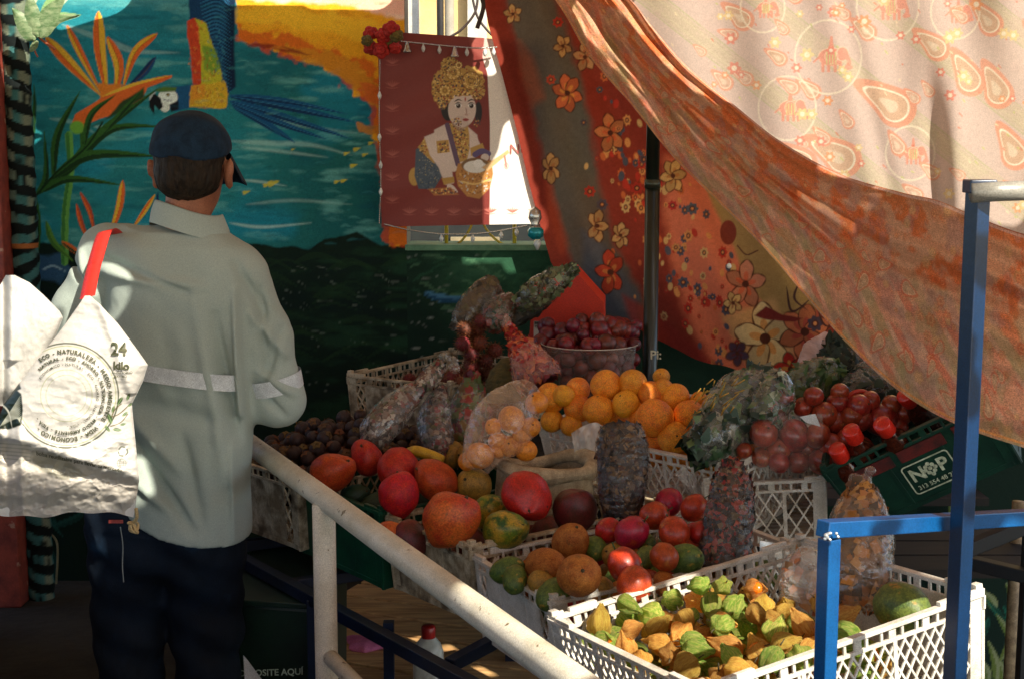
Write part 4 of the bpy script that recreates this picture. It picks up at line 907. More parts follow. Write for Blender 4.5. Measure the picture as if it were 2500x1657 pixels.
crate(C2,'white lattice crate of tree tomatoes and brown zapotes behind the berry crate',m_cw,('lat','lat','lat','mix'))
crate(C3,'dirt-stained white crate of large mangoes seen under the handrail',m_cd,('lat','lat','lat','solid'))
crate(G1,'green crate of red mangoes and avocados between two dirty white crates',m_cg,('solid','solid','solid','solid'))
crate(C4,'grubby off-white crate of mangosteens right beside the man',m_cd,('lat','lat','lat','mix'))
crate(C5,'beige crate of rambutans at the back against the painted wall',m_cd,('lat','lat','lat','mix'))
crate(C6,'white crate heaped with oranges in front of the black pole',m_cw,('lat','lat','lat','solid'))
crate(C7,'small greyish white crate under the clear box of tomatoes',m_cw,('lat','solid','lat','lat'),.038)
g8=crate(C8,'tilted dark green crate with a white stamped grape logo under the swag',m_cdg,('solid','solid','solid','solid'))
# dark slots and the white stamp on the green crate
fw=lambda u,z,o=.006:C8.w((u,-C8.W/2-o+ .0*z,z))
def on_face(V,u0,z0): return np.array([C8.w((u0+v[0],-(C8.W/2)*(1-.05*(-(z0+v[1]))/C8.H)-.0042,z0+v[1])) for v in V])
m_ink=mat('stamp_ink',(196,204,176),(150,160,134),rough=.7,nscale=90)
uc=w8*.03; zc=-.118; LS=.82
for txt,sz,du,dz,bo in (('N',.048,-.030,.008,.03),('P',.048,.034,.008,.03),('313 554 48 23',.0162,0,-.026,.012)):
    Vt,Ft=text_geo(txt,sz,bo); mesh('lettering',on_face(Vt,uc+du,zc+dz),Ft,m_ink,g8,False)
gm=MB()
for k,(a,b) in enumerate(((0,.02),(-.012,.012),(.012,.012),(-.018,0),(0,.002),(.018,0),(-.01,-.012),(.01,-.012),(0,-.022))):
    n=12; V=[(a+.0075*math.cos(i*6.283/n),b+.0075*math.sin(i*6.283/n)) for i in range(n)]; gm.add(on_face([(x_*.7,y_*.7) for x_,y_ in V],uc+.003,zc+.010),[list(range(n))])
gm.build('grape_emblem',m_ink,g8)
V=[];n=40
def rr_(s_): # rounded rectangle outline
    o=[];hx,hy,r=.060,.041,.010
    for cx,cy,a0 in ((hx-r,hy-r,0),(-hx+r,hy-r,90),(-hx+r,-hy+r,180),(hx-r,-hy+r,270)):
        for i in range(6): a=R_(a0+i*18); o.append((cx+(r+s_)*math.cos(a),cy+(r+s_)*math.sin(a)))
    return o
A=rr_(0);B=rr_(-.0035); n=len(A); mesh('stamp_border',on_face(A+B,uc,zc),[[i,(i+1)%n,n+(i+1)%n,n+i] for i in range(n)],m_ink,g8,False)
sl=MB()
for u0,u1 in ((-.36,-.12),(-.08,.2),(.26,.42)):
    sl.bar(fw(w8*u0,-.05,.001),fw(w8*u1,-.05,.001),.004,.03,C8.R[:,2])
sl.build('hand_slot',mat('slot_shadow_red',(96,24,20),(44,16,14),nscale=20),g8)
# ================= blue table frame under the crates =================
m_bl=mat('navy_steel',(10,26,54),(8,18,40),rough=.4,spec=.5,bump=.1)
tb=thing('stall_table','dark blue welded steel frame table carrying the fruit crates','table',(0,3.3,0))
zt=.535
A_=np.array([-.80,3.80,zt]);B_=np.array([-.02,2.72,zt]);E_=np.array([.50,.30,0])
dirx=np.array([.88,.47,0]);dirx/=np.linalg.norm(dirx)
fb=MB()
fb.bar(A_,B_,.03); fb.bar(B_,B_+dirx*.62,.03); fb.bar(A_,A_+dirx*.9,.03)
for t_ in (.30,): q=A_+(B_-A_)*t_; fb.bar(q,q+dirx*.8,.028)
q1=at(1098,1622,2.94);q2=q1+(at(1192,1572,3.05)-q1)*2.2
fb.bar(q1,q2,.028,up=(0,0,1))
back=[(-.0,4.45,zt),(.95,3.55,zt)]; fb.bar(*back,.03)
fb.bar((.0,4.42,.62),(.95,4.4,.62),.03)
fb.build('frame',m_bl,tb,bevel=.002)
for q in (A_,A_+(B_-A_)*.40,B_,B_+dirx*.62,A_+dirx*.9,np.array(back[1])):
    MB().bar((q[0],q[1],0),(q[0],q[1],zt+.0),.03,.03,(0,1,0)).build('leg',m_bl,tb,bevel=.002)
q=at(948,1450,3.13); MB().bar((q[0],q[1],0),(q[0],q[1],.56),.024,.024,(0,1,0)).build('leg',m_bl,tb)
# second, higher shelf at the back for oranges, plums and bags
sh=thing('back_shelf','dark plank shelf under the rear crates and bags','shelf',(.6,4.2,0))
m_sh=mat('dark_plank',(30,25,21),(20,18,16),rough=.8,nscale=9,stretch=(1,6,1))
for k in range(7): MB().box((.35,3.98+.125*k,.635),(2.0,.118,.022)).build('plank',m_sh,sh)
for x_ in (-.6,.3,1.3): MB().bar((x_,4.0,0),(x_,4.0,.62),.035).bar((x_,4.7,0),(x_,4.7,.62),.035).build('leg',m_sh,sh)
for k in range(3): MB().box((.92+.0*k,3.42+.13*k,.60),(.8,.118,.022)).build('plank',m_sh,sh)
# barrier frame in front
m_br=mat('barrier_blue',(14,84,142),(12,72,126),rough=.32,spec=.55,nscale=6,bump=.08,bscale=40,coat=.2,col3=(20,74,130),lo3=.6,hi3=.75,s3=5)
m_brd=mat('barrier_blue_shaded',(6,44,82),(5,38,70),rough=.35,spec=.5,nscale=6,bump=.08,coat=.2)  # darker copy of the barrier blue, shade put into the colour
bf=thing('blue_barrier','bright blue square-tube barrier frame standing in front of the berry crate','barrier',(.6,2.0,0))
x0=at(2022,1400,2.0)[0]; zb=at(2100,1293,2.0)[2]
yaw=R_(32); ux=np.array([math.cos(yaw),math.sin(yaw),0])
def sqpost(x,y,z0,z1,w,ya):
    c,s=math.cos(ya),math.sin(ya); mb=MB(); V=[]
    for z in (z0,z1):
        for i,j in ((-1,-1),(1,-1),(1,1),(-1,1)): V.append((x+w/2*(i*c-j*s),y+w/2*(i*s+j*c),z))
    return mb.add(V,[[0,3,2,1],[4,5,6,7],[0,1,5,4],[1,2,6,5],[2,3,7,6],[3,0,4,7]])
sqpost(x0,2.0,0,zb-.012,.024,yaw).build('short_post',m_br,bf,bevel=.0015)
ra,rb=at(2008,1290,1.985),at(2560,1258,2.33)
MB().bar(ra,rb,.024,.024).build('cross_rail',m_br,bf,bevel=.0015)
s_=SDF()
for k in range(9): s_.ell(at(2022+rnd.uniform(-10,26),1308+rnd.uniform(-9,9),1.972),(.0026,.0026,.0024),.002)
q=at(2028,1305,1.978); s_.mesh('weld_beads',q-.03,q+.03,.0012,mat('weld',(200,205,210),rough=.25,metal=.6),bf)
pa,pb=at(2388,462,2.12),at(2332,1900,2.12)
MB().bar(pa,(pa[0]-.004,2.12,0),.026,.026,(.5,-.86,0)).build('tall_post',m_brd,bf,bevel=.0015)
gr=thing('grey_rail','pale grey round rail leaving the top of the blue post to the right','rail',at(2400,470,2.1))
MB().tube([at(2372,472,2.1),at(2440,468,2.1),at(2560,464,2.1)],.0145,16).build('tube',mat('grey_steel',(168,166,156),(140,138,130),rough=.35,metal=.2,bump=.1),gr,True)
MB().box(pa+np.array([.002,0,.004]),(.04,.04,.02)).build('bracket',m_brd,gr,bevel=.002)
# dark diagonal braces behind the barrier, at the right edge
br=thing('dark_brace','dark blue tubes of a second frame behind the blue post at the right edge','frame',(1.1,3.0,0))
MB().bar(at(2360,1340,2.9),at(2520,1275,2.9),.03).bar(at(2370,1372,2.95),at(2520,1408,2.85),.028).bar(at(2520,1270,2.9),(at(2520,1270,2.9)[0],2.9,0),.03).build('tubes',mat('dark_tube',(20,28,34),(14,20,26),rough=.5),br,bevel=.002)
xp=at(2478,1400,3.6)[0]
wp=thing('plaster_pipe','dirty cream pipe standing in front of the leafy wall at the right edge','pipe',(xp,3.6,0))
MB().tube([(xp,3.6,0),(xp,3.6,.72)],.0165,14).build('tube',mat('cream_pipe',(170,150,116),(118,100,74),rough=.6,nscale=30),wp,True)
# leafy printed panel at right edge
V,F=wall_grid(1.2,2.1,0,.78,.005,4.1); Q=proj(V); p=Paint(Q[:,0],Q[:,1],(20,40,32)); q_=np.random.default_rng(5)
for k in range(44):
    x,y=q_.uniform(2300,2640),q_.uniform(1300,1760); a=q_.uniform(-2.3,-.9); l=q_.uniform(60,130)
    p.stroke([(x,y),(x+l*.5*math.cos(a)+8,y+l*.5*math.sin(a)),(x+l*math.cos(a),y+l*math.sin(a))],q_.uniform(7,13),(104,122,58) if k%3 else (34,104,84),(140,150,110) if k%3 else (24,60,48),a=.9)
lp=tag(mesh('leafy_panel',V,F,MATS['mural_paint'],None,vcol=p.C),'dark cloth panel with painted leaves low at the right edge','panel')
# ================= handrail =================
m_hr=mat('rail_white',(214,208,190),(190,182,160),rough=.42,nscale=9,bump=.15,bscale=35,col3=(110,92,60),lo3=.68,hi3=.71,s3=38,spec=.5)
hr=thing('handrail','chipped white tubular handrail sloping across the foreground','handrail',(-.4,3.0,0))
ha,hb_=atZ(560,1046,.88),atZ(1350,1625,.88); dh=(hb_-ha)/np.linalg.norm(hb_-ha)
MB().tube([ha-dh*.25,ha,(ha+hb_)/2,hb_,hb_+dh*.45],.025,20).build('top_rail',m_hr,hr,True)
pq=atZ(790,1222,.88); 
MB().tube([(pq[0],pq[1],0),(pq[0],pq[1],.872)],.025,20).build('post',m_hr,hr,True)
lw=at(800,1596,pq[1]); MB().tube([lw,lw+dh*.5,lw+dh*1.3],.017,16).build('lower_rail',m_hr,hr,True)
# ================= dark recycling bin and odds under the table =================
bn=thing('collection_bin','dark green collection bin with small white lettering under the crates','bin',(-.62,3.4,0))
xl,xr=at(560,1600,3.42)[0],at(775,1600,3.3)[0]
MB().add([(xl,3.45,0),(xr,3.40,0),(xr,3.85,0),(xl,3.9,0),(xl-.01,3.44,.5),(xr+.01,3.39,.5),(xr+.01,3.86,.5),(xl-.01,3.91,.5)],[[0,3,2,1],[4,5,6,7],[0,1,5,4],[1,2,6,5],[2,3,7,6],[3,0,4,7]]).build('tub',mat('bin_green',(16,44,32),(10,30,24),rough=.5),bn,bevel=.01)
MB().add([(xl-.02,3.43,.5),(xr+.02,3.38,.5),(xr+.02,3.87,.5),(xl-.02,3.92,.5),(xl-.02,3.43,.515),(xr+.02,3.38,.515),(xr+.02,3.87,.515),(xl-.02,3.92,.515)],[[0,3,2,1],[4,5,6,7],[0,1,5,4],[1,2,6,5],[2,3,7,6],[3,0,4,7]]).build('lid_edge',MATS['bin_green'],bn,bevel=.003)
flat_text('lettering','DEPOSITE AQUÍ',662,1641,3.385,22,mat('bin_lettering',(150,170,156),rough=.6),bn,ang=-.03,bold=.02)
wb=thing('white_sheet','white plastic sheet edge poking up beside the bin at the bottom','sheet',at(620,1640,3.2))
V=[at(x,y,Y) for Y in (3.2,3.19) for x,y in ((594,1598),(606,1612),(645,1665),(640,1800),(606,1800))]
mesh('sheet',V,[[0,1,2,3,4],[9,8,7,6,5]]+[[i,5+i,5+(i+1)%5,(i+1)%5] for i in range(5)],mat('white_plastic',(196,200,198),rough=.5),wb,False)
# ================= fruit =================
K=2500/2366.
def sphere_v(nu,nv,f):
    T,P_=np.meshgrid(np.linspace(0,2*math.pi,nu,endpoint=False),np.linspace(0.02,math.pi-.02,nv)); r=f(T,P_)
    V=np.stack([(r*np.sin(P_)*np.cos(T)).ravel(),(r*np.sin(P_)*np.sin(T)).ravel(),(r*np.cos(P_)).ravel()],1); return V,grid_faces(nu,nv,True)[:,::-1]
def base_obj(name,V,F,m,smooth=True,vcol=None): return mesh(name,V,F,m,None,smooth,vcol)
PROTO={}
m_or=mat('orange_peel',(240,158,38),(224,128,24),rough=.42,nscale=2.4,bump=.35,bscale=55,bdist=.02,rand=.12,hue=.012,spec=.45,col3=(150,84,20),lo3=.70,hi3=.76,s3=6,grain=.17,gs=15)
m_tree=mat('tree_tomato_skin',(184,44,28),(140,24,22),rough=.38,nscale=1.6,spec=.45,coat=.05,rand=.2,hue=.02,col3=(190,100,44),lo3=.6,hi3=.75,s3=1.6,bump=.06,bscale=8,grain=.17,gs=15)
m_mang=mat('red_mango_skin',(176,36,22),(190,66,30),rough=.5,nscale=1.8,spec=.4,coat=.0,rand=.12,hue=.012,col3=(150,40,24),lo3=.5,hi3=.72,s3=3,bump=.1,bscale=9,grain=.17,gs=15)
m_mang2=mat('ripe_mango_skin',(200,96,36),(172,50,28),rough=.45,nscale=1.1,rand=.08,hue=.01,col3=(110,86,40),lo3=.62,hi3=.75,s3=5,bump=.15,bscale=14,spec=.4,grain=.17,gs=15)
m_mang3=mat('deep_red_mango_skin',(186,36,24),(160,30,22),rough=.45,nscale=1.4,rand=.05,col3=(60,30,20),lo3=.68,hi3=.72,s3=3.5,spec=.5,bump=.08,bscale=9,grain=.17,gs=15)
m_mang4=mat('green_mango_skin',(96,122,34),(190,150,44),rough=.42,nscale=1.5,rand=.08,col3=(44,84,36),lo3=.5,hi3=.62,s3=1.8,spec=.45,bump=.08,grain=.17,gs=15)
m_mang5=mat('purple_mango_skin',(104,36,34),(74,48,34),rough=.42,nscale=1.3,rand=.08,bump=.1,spec=.4,grain=.17,gs=15)
m_avo=mat('avocado_skin',(26,58,34),(16,40,26),rough=.45,nscale=8,bump=.4,bscale=30,rand=.2)
m_zap=mat('brown_zapote_skin',(176,112,50),(150,84,34),rough=.6,nscale=2.2,bump=.3,bscale=30,rand=.1,col3=(104,84,44),lo3=.6,hi3=.8,s3=2,spec=.25,grain=.17,gs=15)
m_gren=mat('green_fruit_skin',(100,120,48),(66,92,40),rough=.5,nscale=3,bump=.25,bscale=16,rand=.15,hue=.02,col3=(176,140,50),lo3=.6,hi3=.7,s3=2,grain=.17,gs=15)
m_yel=mat('yellow_brown_skin',(170,128,48),(130,104,40),rough=.5,nscale=3,bump=.2,rand=.15,grain=.17,gs=15)
m_stem=mat('stem_brown',(72,62,34),(44,40,24),rough=.8)
m_sten=mat('stem_green',(52,92,44),(36,66,32),rough=.6)
def irr(V,a=.05,s=3): return V*(1+a*2*(fbm(V[:,0]*1.7+9,V[:,1]*1.7+9,V[:,2]*1.7+9,3,s)-.5))[:,None]
def make_orange():
    n=lambda T,P_:1-.06*np.exp(-(P_/.22)**2)-.03*np.exp(-((P_-math.pi)/.2)**2)+.012*np.sin(3*T)*np.sin(P_)
    V,F=sphere_v(28,20,n); V[:,2]*=.95; V=irr(V,.04); o=base_obj('orange',V,F,m_or); k=mesh('stem_button',*lathe([(.001,.90),(.07,.90),(.06,.925),(.001,.93)],8),m_stem,None); k.parent=o; return o
def make_mango(m,nm='mango',el=1.12,asy=.12):
    f=lambda T,P_:1+asy*.6*np.cos(T)*np.sin(P_)**2+.05*np.cos(2*P_)*np.cos(T+1)+.03*np.sin(2*T+P_*2)
    V,F=sphere_v(30,22,f); V[:,1]*=.88; V[:,2]*=el; V[:,0]+=asy*.5*(V[:,2]/el)**2; V=irr(V,.09,int(el*100)); o=base_obj(nm,V,F,m)
    k=mesh('stem_end',*lathe([(.09,el*.94),(.07,el*.99),(.05,el*1.05),(.001,el*1.06)],8,(asy*.45,0,0)),m_stem,None); k.parent=o; return o
def make_tom():
    f=lambda T,P_:1-.07*np.exp(-(P_/.3)**2)+.03*np.cos(2*T)*np.sin(P_)
    V,F=sphere_v(22,16,f); V[:,2]*=1.12; V=irr(V,.07); o=base_obj('tree_tomato',V,F,m_tree)
    mb=MB()
    for k in range(5): a=k*1.257; mb.tube([(0,0,1.02),(.2*math.cos(a),.2*math.sin(a),1.03),(.34*math.cos(a),.34*math.sin(a),.98)],[.06,.05,.015],5)
    mb.tube([(0,0,1.02),(.06,.02,1.25),(.14,.05,1.5)],[.05,.04,.05],6); k=mb.build('stalk',m_sten,None,True); k.parent=o; return o
def make_plain(nm,m,sq=1.,el=1.,bumps=0,seed=1,stem=True):
    f=lambda T,P_:1+bumps*(fbm(np.sin(P_)*np.cos(T)*2.5+9,np.sin(P_)*np.sin(T)*2.5+9,np.cos(P_)*2.5+9,3,seed)-.5)
    V,F=sphere_v(22,16,f); V[:,1]*=sq; V[:,2]*=el; o=base_obj(nm,V,F,m)
    if stem: k=mesh('stem_end',*lathe([(.1,el*.96),(.08,el*1.04),(.001,el*1.05)],7),m_stem,None); k.parent=o
    return o
PR=dict(orange=make_orange(),tom=make_tom(),redm=make_mango(m_mang),ripe=make_mango(m_mang2),deep=make_mango(m_mang3,el=1.05),greenm=make_mango(m_mang4,el=1.05),purp=make_mango(m_mang5,el=1.1),
  avo=make_plain('avocado',m_avo,.9,1.25,.12),zap=make_plain('zapote',m_zap,.95,1.2,.1,3),gren=make_plain('feijoa',m_gren,.92,1.3,.1,4),yel=make_plain('yellow_fruit',m_yel,.95,1.15,.1,5))
used=set()
def zone(x,y,L,W):
    a=('front','middle','back')[min(2,max(0,int((y/W+.5)*3)))]; b=('left','centre','right')[min(2,max(0,int((x/L+.5)*3)))]
    return a+' '+b
def place(kind,pos,r,label,cat,group=None,rot=None,el=None):
    pr=PR[kind]; rot=rot or (rnd.uniform(-1.2,1.2),rnd.uniform(-1.2,1.2),rnd.uniform(0,6.28)); sc=(r*(el[0] if el else 1),r*(el[1] if el else 1),r*(el[2] if el else 1))
    if kind not in used:
        used.add(kind); o=pr; o.location=Vector([float(v) for v in pos]); o.rotation_euler=rot; o.scale=sc
    else:
        o=dup(pr,pos,rot,sc)
    if 'group' in o: del o['group']
    tag(o,label,cat,group); return o
def plist(crate_,L,scale=K):
    for e in L:
        kind,px,py,r,h,label,cat,group=e[:8]; px*=scale;py*=scale
        P_=crate_.on(px,py,h); d=P_[1]; place(kind,P_,r*scale*d/FPX,label,cat,group,*e[8:])
# oranges: each one surveyed
OG='oranges heaped in the white crate'
OL=[(1400,890,37,.12,'largest bright orange at the very top of the orange heap'),(1462,885,34,.12,'orange at the top of the heap just left of the black pole'),(1335,900,30,.10,'small yellowish orange on the upper left of the orange heap'),(1273,918,36,.09,'glossy orange at the far left end of the heap beside the red bag'),(1303,914,27,.10,'orange tucked behind the two left-hand oranges of the heap'),(1335,942,34,.06,'yellow-orange fruit in the middle row, left of the round central orange'),(1383,947,37,.07,'round orange in the centre of the heap'),(1446,933,33,.08,'dull orange in the middle row right of the central one'),(1505,912,33,.09,'orange right of the pole foot on the upper right of the heap'),(1532,900,26,.10,'orange half hidden at the back right of the heap'),(1560,918,34,.08,'orange with a dark bruise at the upper right of the heap'),(1512,965,46,.07,'biggest pale orange at the front right with a small black stem spot'),(1592,958,37,.06,'orange at the right end of the heap next to the leaf bag'),(1275,972,27,.03,'small orange low at the left front of the heap'),(1320,982,26,.02,'small orange at the front rim left of the white tear'),(1558,1012,39,.02,'low orange at the front right corner above the crate rim'),(1478,968,26,.04,'orange half hidden behind the biggest pale one'),(1615,925,22,.07,'small yellow orange peeping out beside the leaf bag'),(1425,975,30,.0,'orange sunk at the front rim between the central and the biggest one'),(1528,870,20,.09,'small orange at the very back near the pole'),(1610,995,28,.02,'orange pressed under the leaf bag at the right end')]
plist(C6,[('orange',a,b,c*1.02,h,l,'orange',OG) for a,b,c,h,l in OL])
for i in range(5):
    for j in range(3): place('orange',C6.w((-.20+.1*i,-.11+.1*j,-.045)),.045,'orange of the buried lower layer in the orange crate','orange',OG)
RG='red mangoes in the green crate'
plist(G1,[('redm',765,1092,51,.05,'red mango nearest the handrail, leftmost of the red mangoes','mango',RG),('redm',850,1058,42,.07,'red mango at the back left touching the long herb bag','mango',RG),('redm',918,1078,48,.07,'red mango with a dark stem pit in the middle of the red ones','mango',RG),('redm',920,1142,48,.04,'brightest red mango, lowest of the group, above the green rim','mango',RG),('redm',1007,1108,50,.05,'red mango on the right of the group below the yellow fruit','mango',RG),('yel',1095,1120,43,.03,'dull yellow-brown mango lying right of the red mangoes','mango',None),
 ('avo',820,1148,34,-.02,'dark green avocado left of the lowest red mango','avocado','avocados in the green crate'),('avo',872,1172,38,-.03,'dark green avocado above the green crate rim','avocado','avocados in the green crate'),('avo',808,1180,30,-.04,'dark green avocado close under the handrail','avocado','avocados in the green crate'),('avo',980,1165,36,-.04,'dark avocado under the right-hand red mango','avocado','avocados in the green crate'),('avo',1060,1160,34,-.04,'dark avocado behind the large mango','avocado','avocados in the green crate'),
 ('yel',1045,1050,30,.02,'brownish fruit behind the red mangoes under the mandarin bag','fruit',None),('yel',1090,1055,34,.02,'brown-yellow fruit beside the mandarin bag','fruit',None)])
yb=G1.on(975*K,1052*K,.07); yp=tag(mesh('plantain_piece',*(lambda s:(s.V,s.F))(MB().tube(bez([yb+np.array(v) for v in ((-.05,.02,-.008),(-.02,0,.012),(.02,-.01,.004),(.055,-.02,-.01))]),[.006]+[.018]*41+[.006] if False else .015,10)),mat('banana_yellow',(206,168,40),(170,120,34),nscale=20,rough=.5)),'bright yellow fruit piece behind the red mangoes','fruit')
plist(C3,[('ripe',1038,1198,66,.05,'largest orange-red mango, in front of the back rim of the dirty crate','mango',None,(.4,.5,.3),(1,1,.98)),('deep',1213,1145,62,.07,'deep red mango with black scars above the green-yellow one','mango',None,(1.9,.3,.2)),('greenm',1165,1224,53,.02,'green and yellow streaked mango below the deep red one','mango',None,(1.2,.2,.9)),('purp',1325,1178,54,.03,'dusky purple-red mango right of the deep red one','mango',None,(.5,.2,0)),('greenm',1132,1178,42,.02,'red-green mango half hidden behind the largest mango','mango',None),('purp',945,1250,46,-.03,'dark brown-red mango low against the handrail','mango',None),('ripe',905,1232,30,-.01,'orange mango end just peeping over the handrail','mango',None),('purp',1270,1235,46,-.06,'shadowed mango deep in the crate under the green-yellow one','mango',None),('purp',1090,1260,46,-.06,'shadowed mango deep in the crate below the largest mango','mango',None)])
for i,(u,v) in enumerate(((-.2,-.1),(-.08,-.1),(.05,-.1),(.18,-.1),(-.2,.05),(-.08,.05),(.05,.05),(.18,.05))): place('purp',C3.w((u,v,-.11)),.055,'mango of the shadowed bottom layer in the dirty crate','mango','bottom mangoes in the dirty crate')
TG='tree tomatoes in the white crate'
C2L=[('zap',1318,1252,44,.03,'brown zapote standing up at the back of the tomato crate','zapote',None,(.5,.3,0)),('zap',1262,1308,47,.03,'long brown zapote lying left of the round-ended one','zapote',None,(1.2,.9,.2),(1,1,1.2)),('zap',1338,1328,54,.05,'big brown zapote with a pale round end facing the viewer','zapote',None,(1.1,0,.1)),('gren',1172,1316,34,.01,'pale green fruit at the left corner of the tomato crate','fruit',None),('gren',1190,1338,32,.01,'green-yellow fruit below the pale green one at the left corner','fruit',None),('yel',1253,1347,32,.01,'yellow-brown fruit at the left front of the tomato crate','fruit',None),('gren',1280,1372,40,-.0,'grey-green fruit pressed against the front rim','fruit',None),('yel',1392,1356,26,.0,'small yellow fruit right of the big zapote','fruit',None),('gren',1376,1266,28,.01,'small green fruit behind the big zapote','fruit',None),('yel',1425,1285,34,.0,'orange-brown fruit with a frilly green end','fruit',None),
 ('tom',1405,1224,30,.04,'red tree tomato with a green hole, leftmost of the red ones','tomato',TG),('tom',1460,1230,39,.05,'large glossy red tree tomato beside the one with the green hole','tomato',TG),('tom',1443,1305,41,.05,'bright red tree tomato in front, above the crate rim','tomato',TG),('tom',1466,1348,42,.03,'red tree tomato half sunk behind the front rim','tomato',TG),('tom',1535,1286,33,.04,'small red tree tomato left of the grey-green feijoa','tomato',TG),('tom',1558,1228,37,.05,'orange-red tree tomato in the middle of the red pile','tomato',TG),('tom',1512,1190,33,.06,'red tree tomato behind the dark herb bag foot','tomato',TG),('tom',1545,1160,34,.06,'red tree tomato at the back under the torn white bag','tomato',TG),('tom',1604,1172,32,.06,'red tree tomato with a long upright stalk','tomato',TG),('tom',1618,1230,26,.04,'red tree tomato touching the tall flower bag','tomato',TG),('gren',1582,1292,40,.02,'grey-green feijoa with a pointed tip by the flower bag','fruit',None,(.9,.9,.2)),('gren',1490,1290,27,.01,'bright green ribbed fruit between the red tomatoes','fruit',None),('gren',1495,1260,24,.01,'green fruit under the middle tree tomatoes','fruit',None),('zap',1535,1348,28,-.01,'brown fruit end peeping over the front rim','fruit',None),('tom',1500,1345,30,-.03,'shadowed tree tomato under the front ones','tomato',TG),('gren',1420,1345,26,-.02,'green fruit low behind the front rim','fruit',None)]
plist(C2,C2L)
for i in range(8):
    for j in range(4): place(('tom','gren','zap','yel')[(i*3+j)%4],C2.w((-.25+.07*i,-.14+.09*j,-.045-.02*((i+j)%2))),.036,'fruit of the mixed lower layer in the tomato crate','fruit','lower layer in the tomato crate')
# dark mangosteens beside the man
m_ms=mat('mangosteen_skin',(58,34,28),(34,22,22),rough=.6,nscale=5,bump=.2,rand=.2); m_cal=mat('dry_calyx',(118,80,40),(70,52,30),rough=.8,nscale=14,rand=.35,hue=.03)
V,F=sphere_v(14,10,lambda T,P_:1+0*T); ms=base_obj('mangosteen',V,F,m_ms); mb=MB()
for k in range(5):
    a=k*1.257
    for s_ in (0,): 
        P4=[(0,0,1.0),(.45*math.cos(a-.7),.45*math.sin(a-.7),1.0),(.72*math.cos(a),.72*math.sin(a),.86+.1*math.sin(k*2)),(.45*math.cos(a+.7),.45*math.sin(a+.7),1.0)]
        mb.add(P4+[(v[0],v[1],v[2]-.06) for v in P4],[[0,1,2,3],[7,6,5,4],[0,4,5,1],[1,5,6,2],[2,6,7,3],[3,7,4,0]])
mb.tube([(0,0,1),(0,.05,1.25)],.09,6); c_=mb.build('calyx',m_cal,None,False); c_.parent=ms; PR['mangosteen']=ms
def heap(n,r,L,W,z0,tries=14,jit=.15,seed=1,dome=.0):
    q=np.random.default_rng(seed); S=[]
    for k in range(n):
        best=None
        for t in range(tries):
            x,y=q.uniform(-L/2+r,L/2-r),q.uniform(-W/2+r,W/2-r); z=z0+r
            for (a,b,c) in S:
                d2=(a-x)**2+(b-y)**2
                if d2<(2*r*.93)**2: z=max(z,c+math.sqrt((2*r*.93)**2-d2))
            sc=z+dome*((x/L*2)**2+(y/W*2)**2)
            if best is None or sc<best[0]: best=(sc,x,y,z)
        S.append(best[1:])
    return S
for k,(x,y,z) in enumerate(heap(210,.0205,.60,.46,-.05,seed=3,dome=.10)):
    place('mangosteen',C4.w((x+.02,y+.04,z)),.021*rnd.uniform(.9,1.1),'dark mangosteen with a dry brown calyx, %s of the heap beside the man'%zone(x,y,.62,.5),'mangosteen','mangosteens heaped beside the man',(rnd.uniform(-.9,.5),rnd.uniform(-.9,.9),rnd.uniform(0,6)))
# rambutans
m_rb=mat('rambutan_skin',(110,36,20),(70,30,18),rough=.7,nscale=4,rand=.3,hue=.02); m_rh=mat('rambutan_hair',(120,66,24),(84,50,22),rough=.7,rand=.3)
V,F=sphere_v(12,9,lambda T,P_:1+0*T); rb=base_obj('rambutan',V,F,m_rb); mb=MB()
for k in range(70):
    ph=math.acos(1-2*(k+.5)/70);th=k*2.4; d=np.array([math.sin(ph)*math.cos(th),math.sin(ph)*math.sin(th),math.cos(ph)]); t1=np.cross(d,[.3,.2,1]); t1/=np.linalg.norm(t1)
    b=d*.95; mb.add([b+t1*.07,b-t1*.035+np.cross(d,t1)*.06,b-t1*.035-np.cross(d,t1)*.06,d*1.5+t1*.18],[[0,1,3],[1,2,3],[2,0,3]])
c_=mb.build('hairs',m_rh,None,False); c_.parent=rb; PR['rambutan']=rb
for k,(x,y,z) in enumerate(heap(56,.024,.5,.34,-.1,seed=5,dome=.04)): place('rambutan',C5.w((x+.0,y,z)),.023,'dull red-brown hairy rambutan, %s of the back crate'%zone(x,y,.5,.34),'rambutan','rambutans in the back crate')
ctr=at(1100*K,872*K,4.45)
for k,(x,y,z) in enumerate(heap(34,.024,.34,.26,0,seed=6,dome=.7)): place('rambutan',ctr+np.array([x,y,z-.14]),.024,'red-brown hairy rambutan, %s of the pile by the red bag'%zone(x,y,.34,.26),'rambutan','rambutans piled by the red bag')
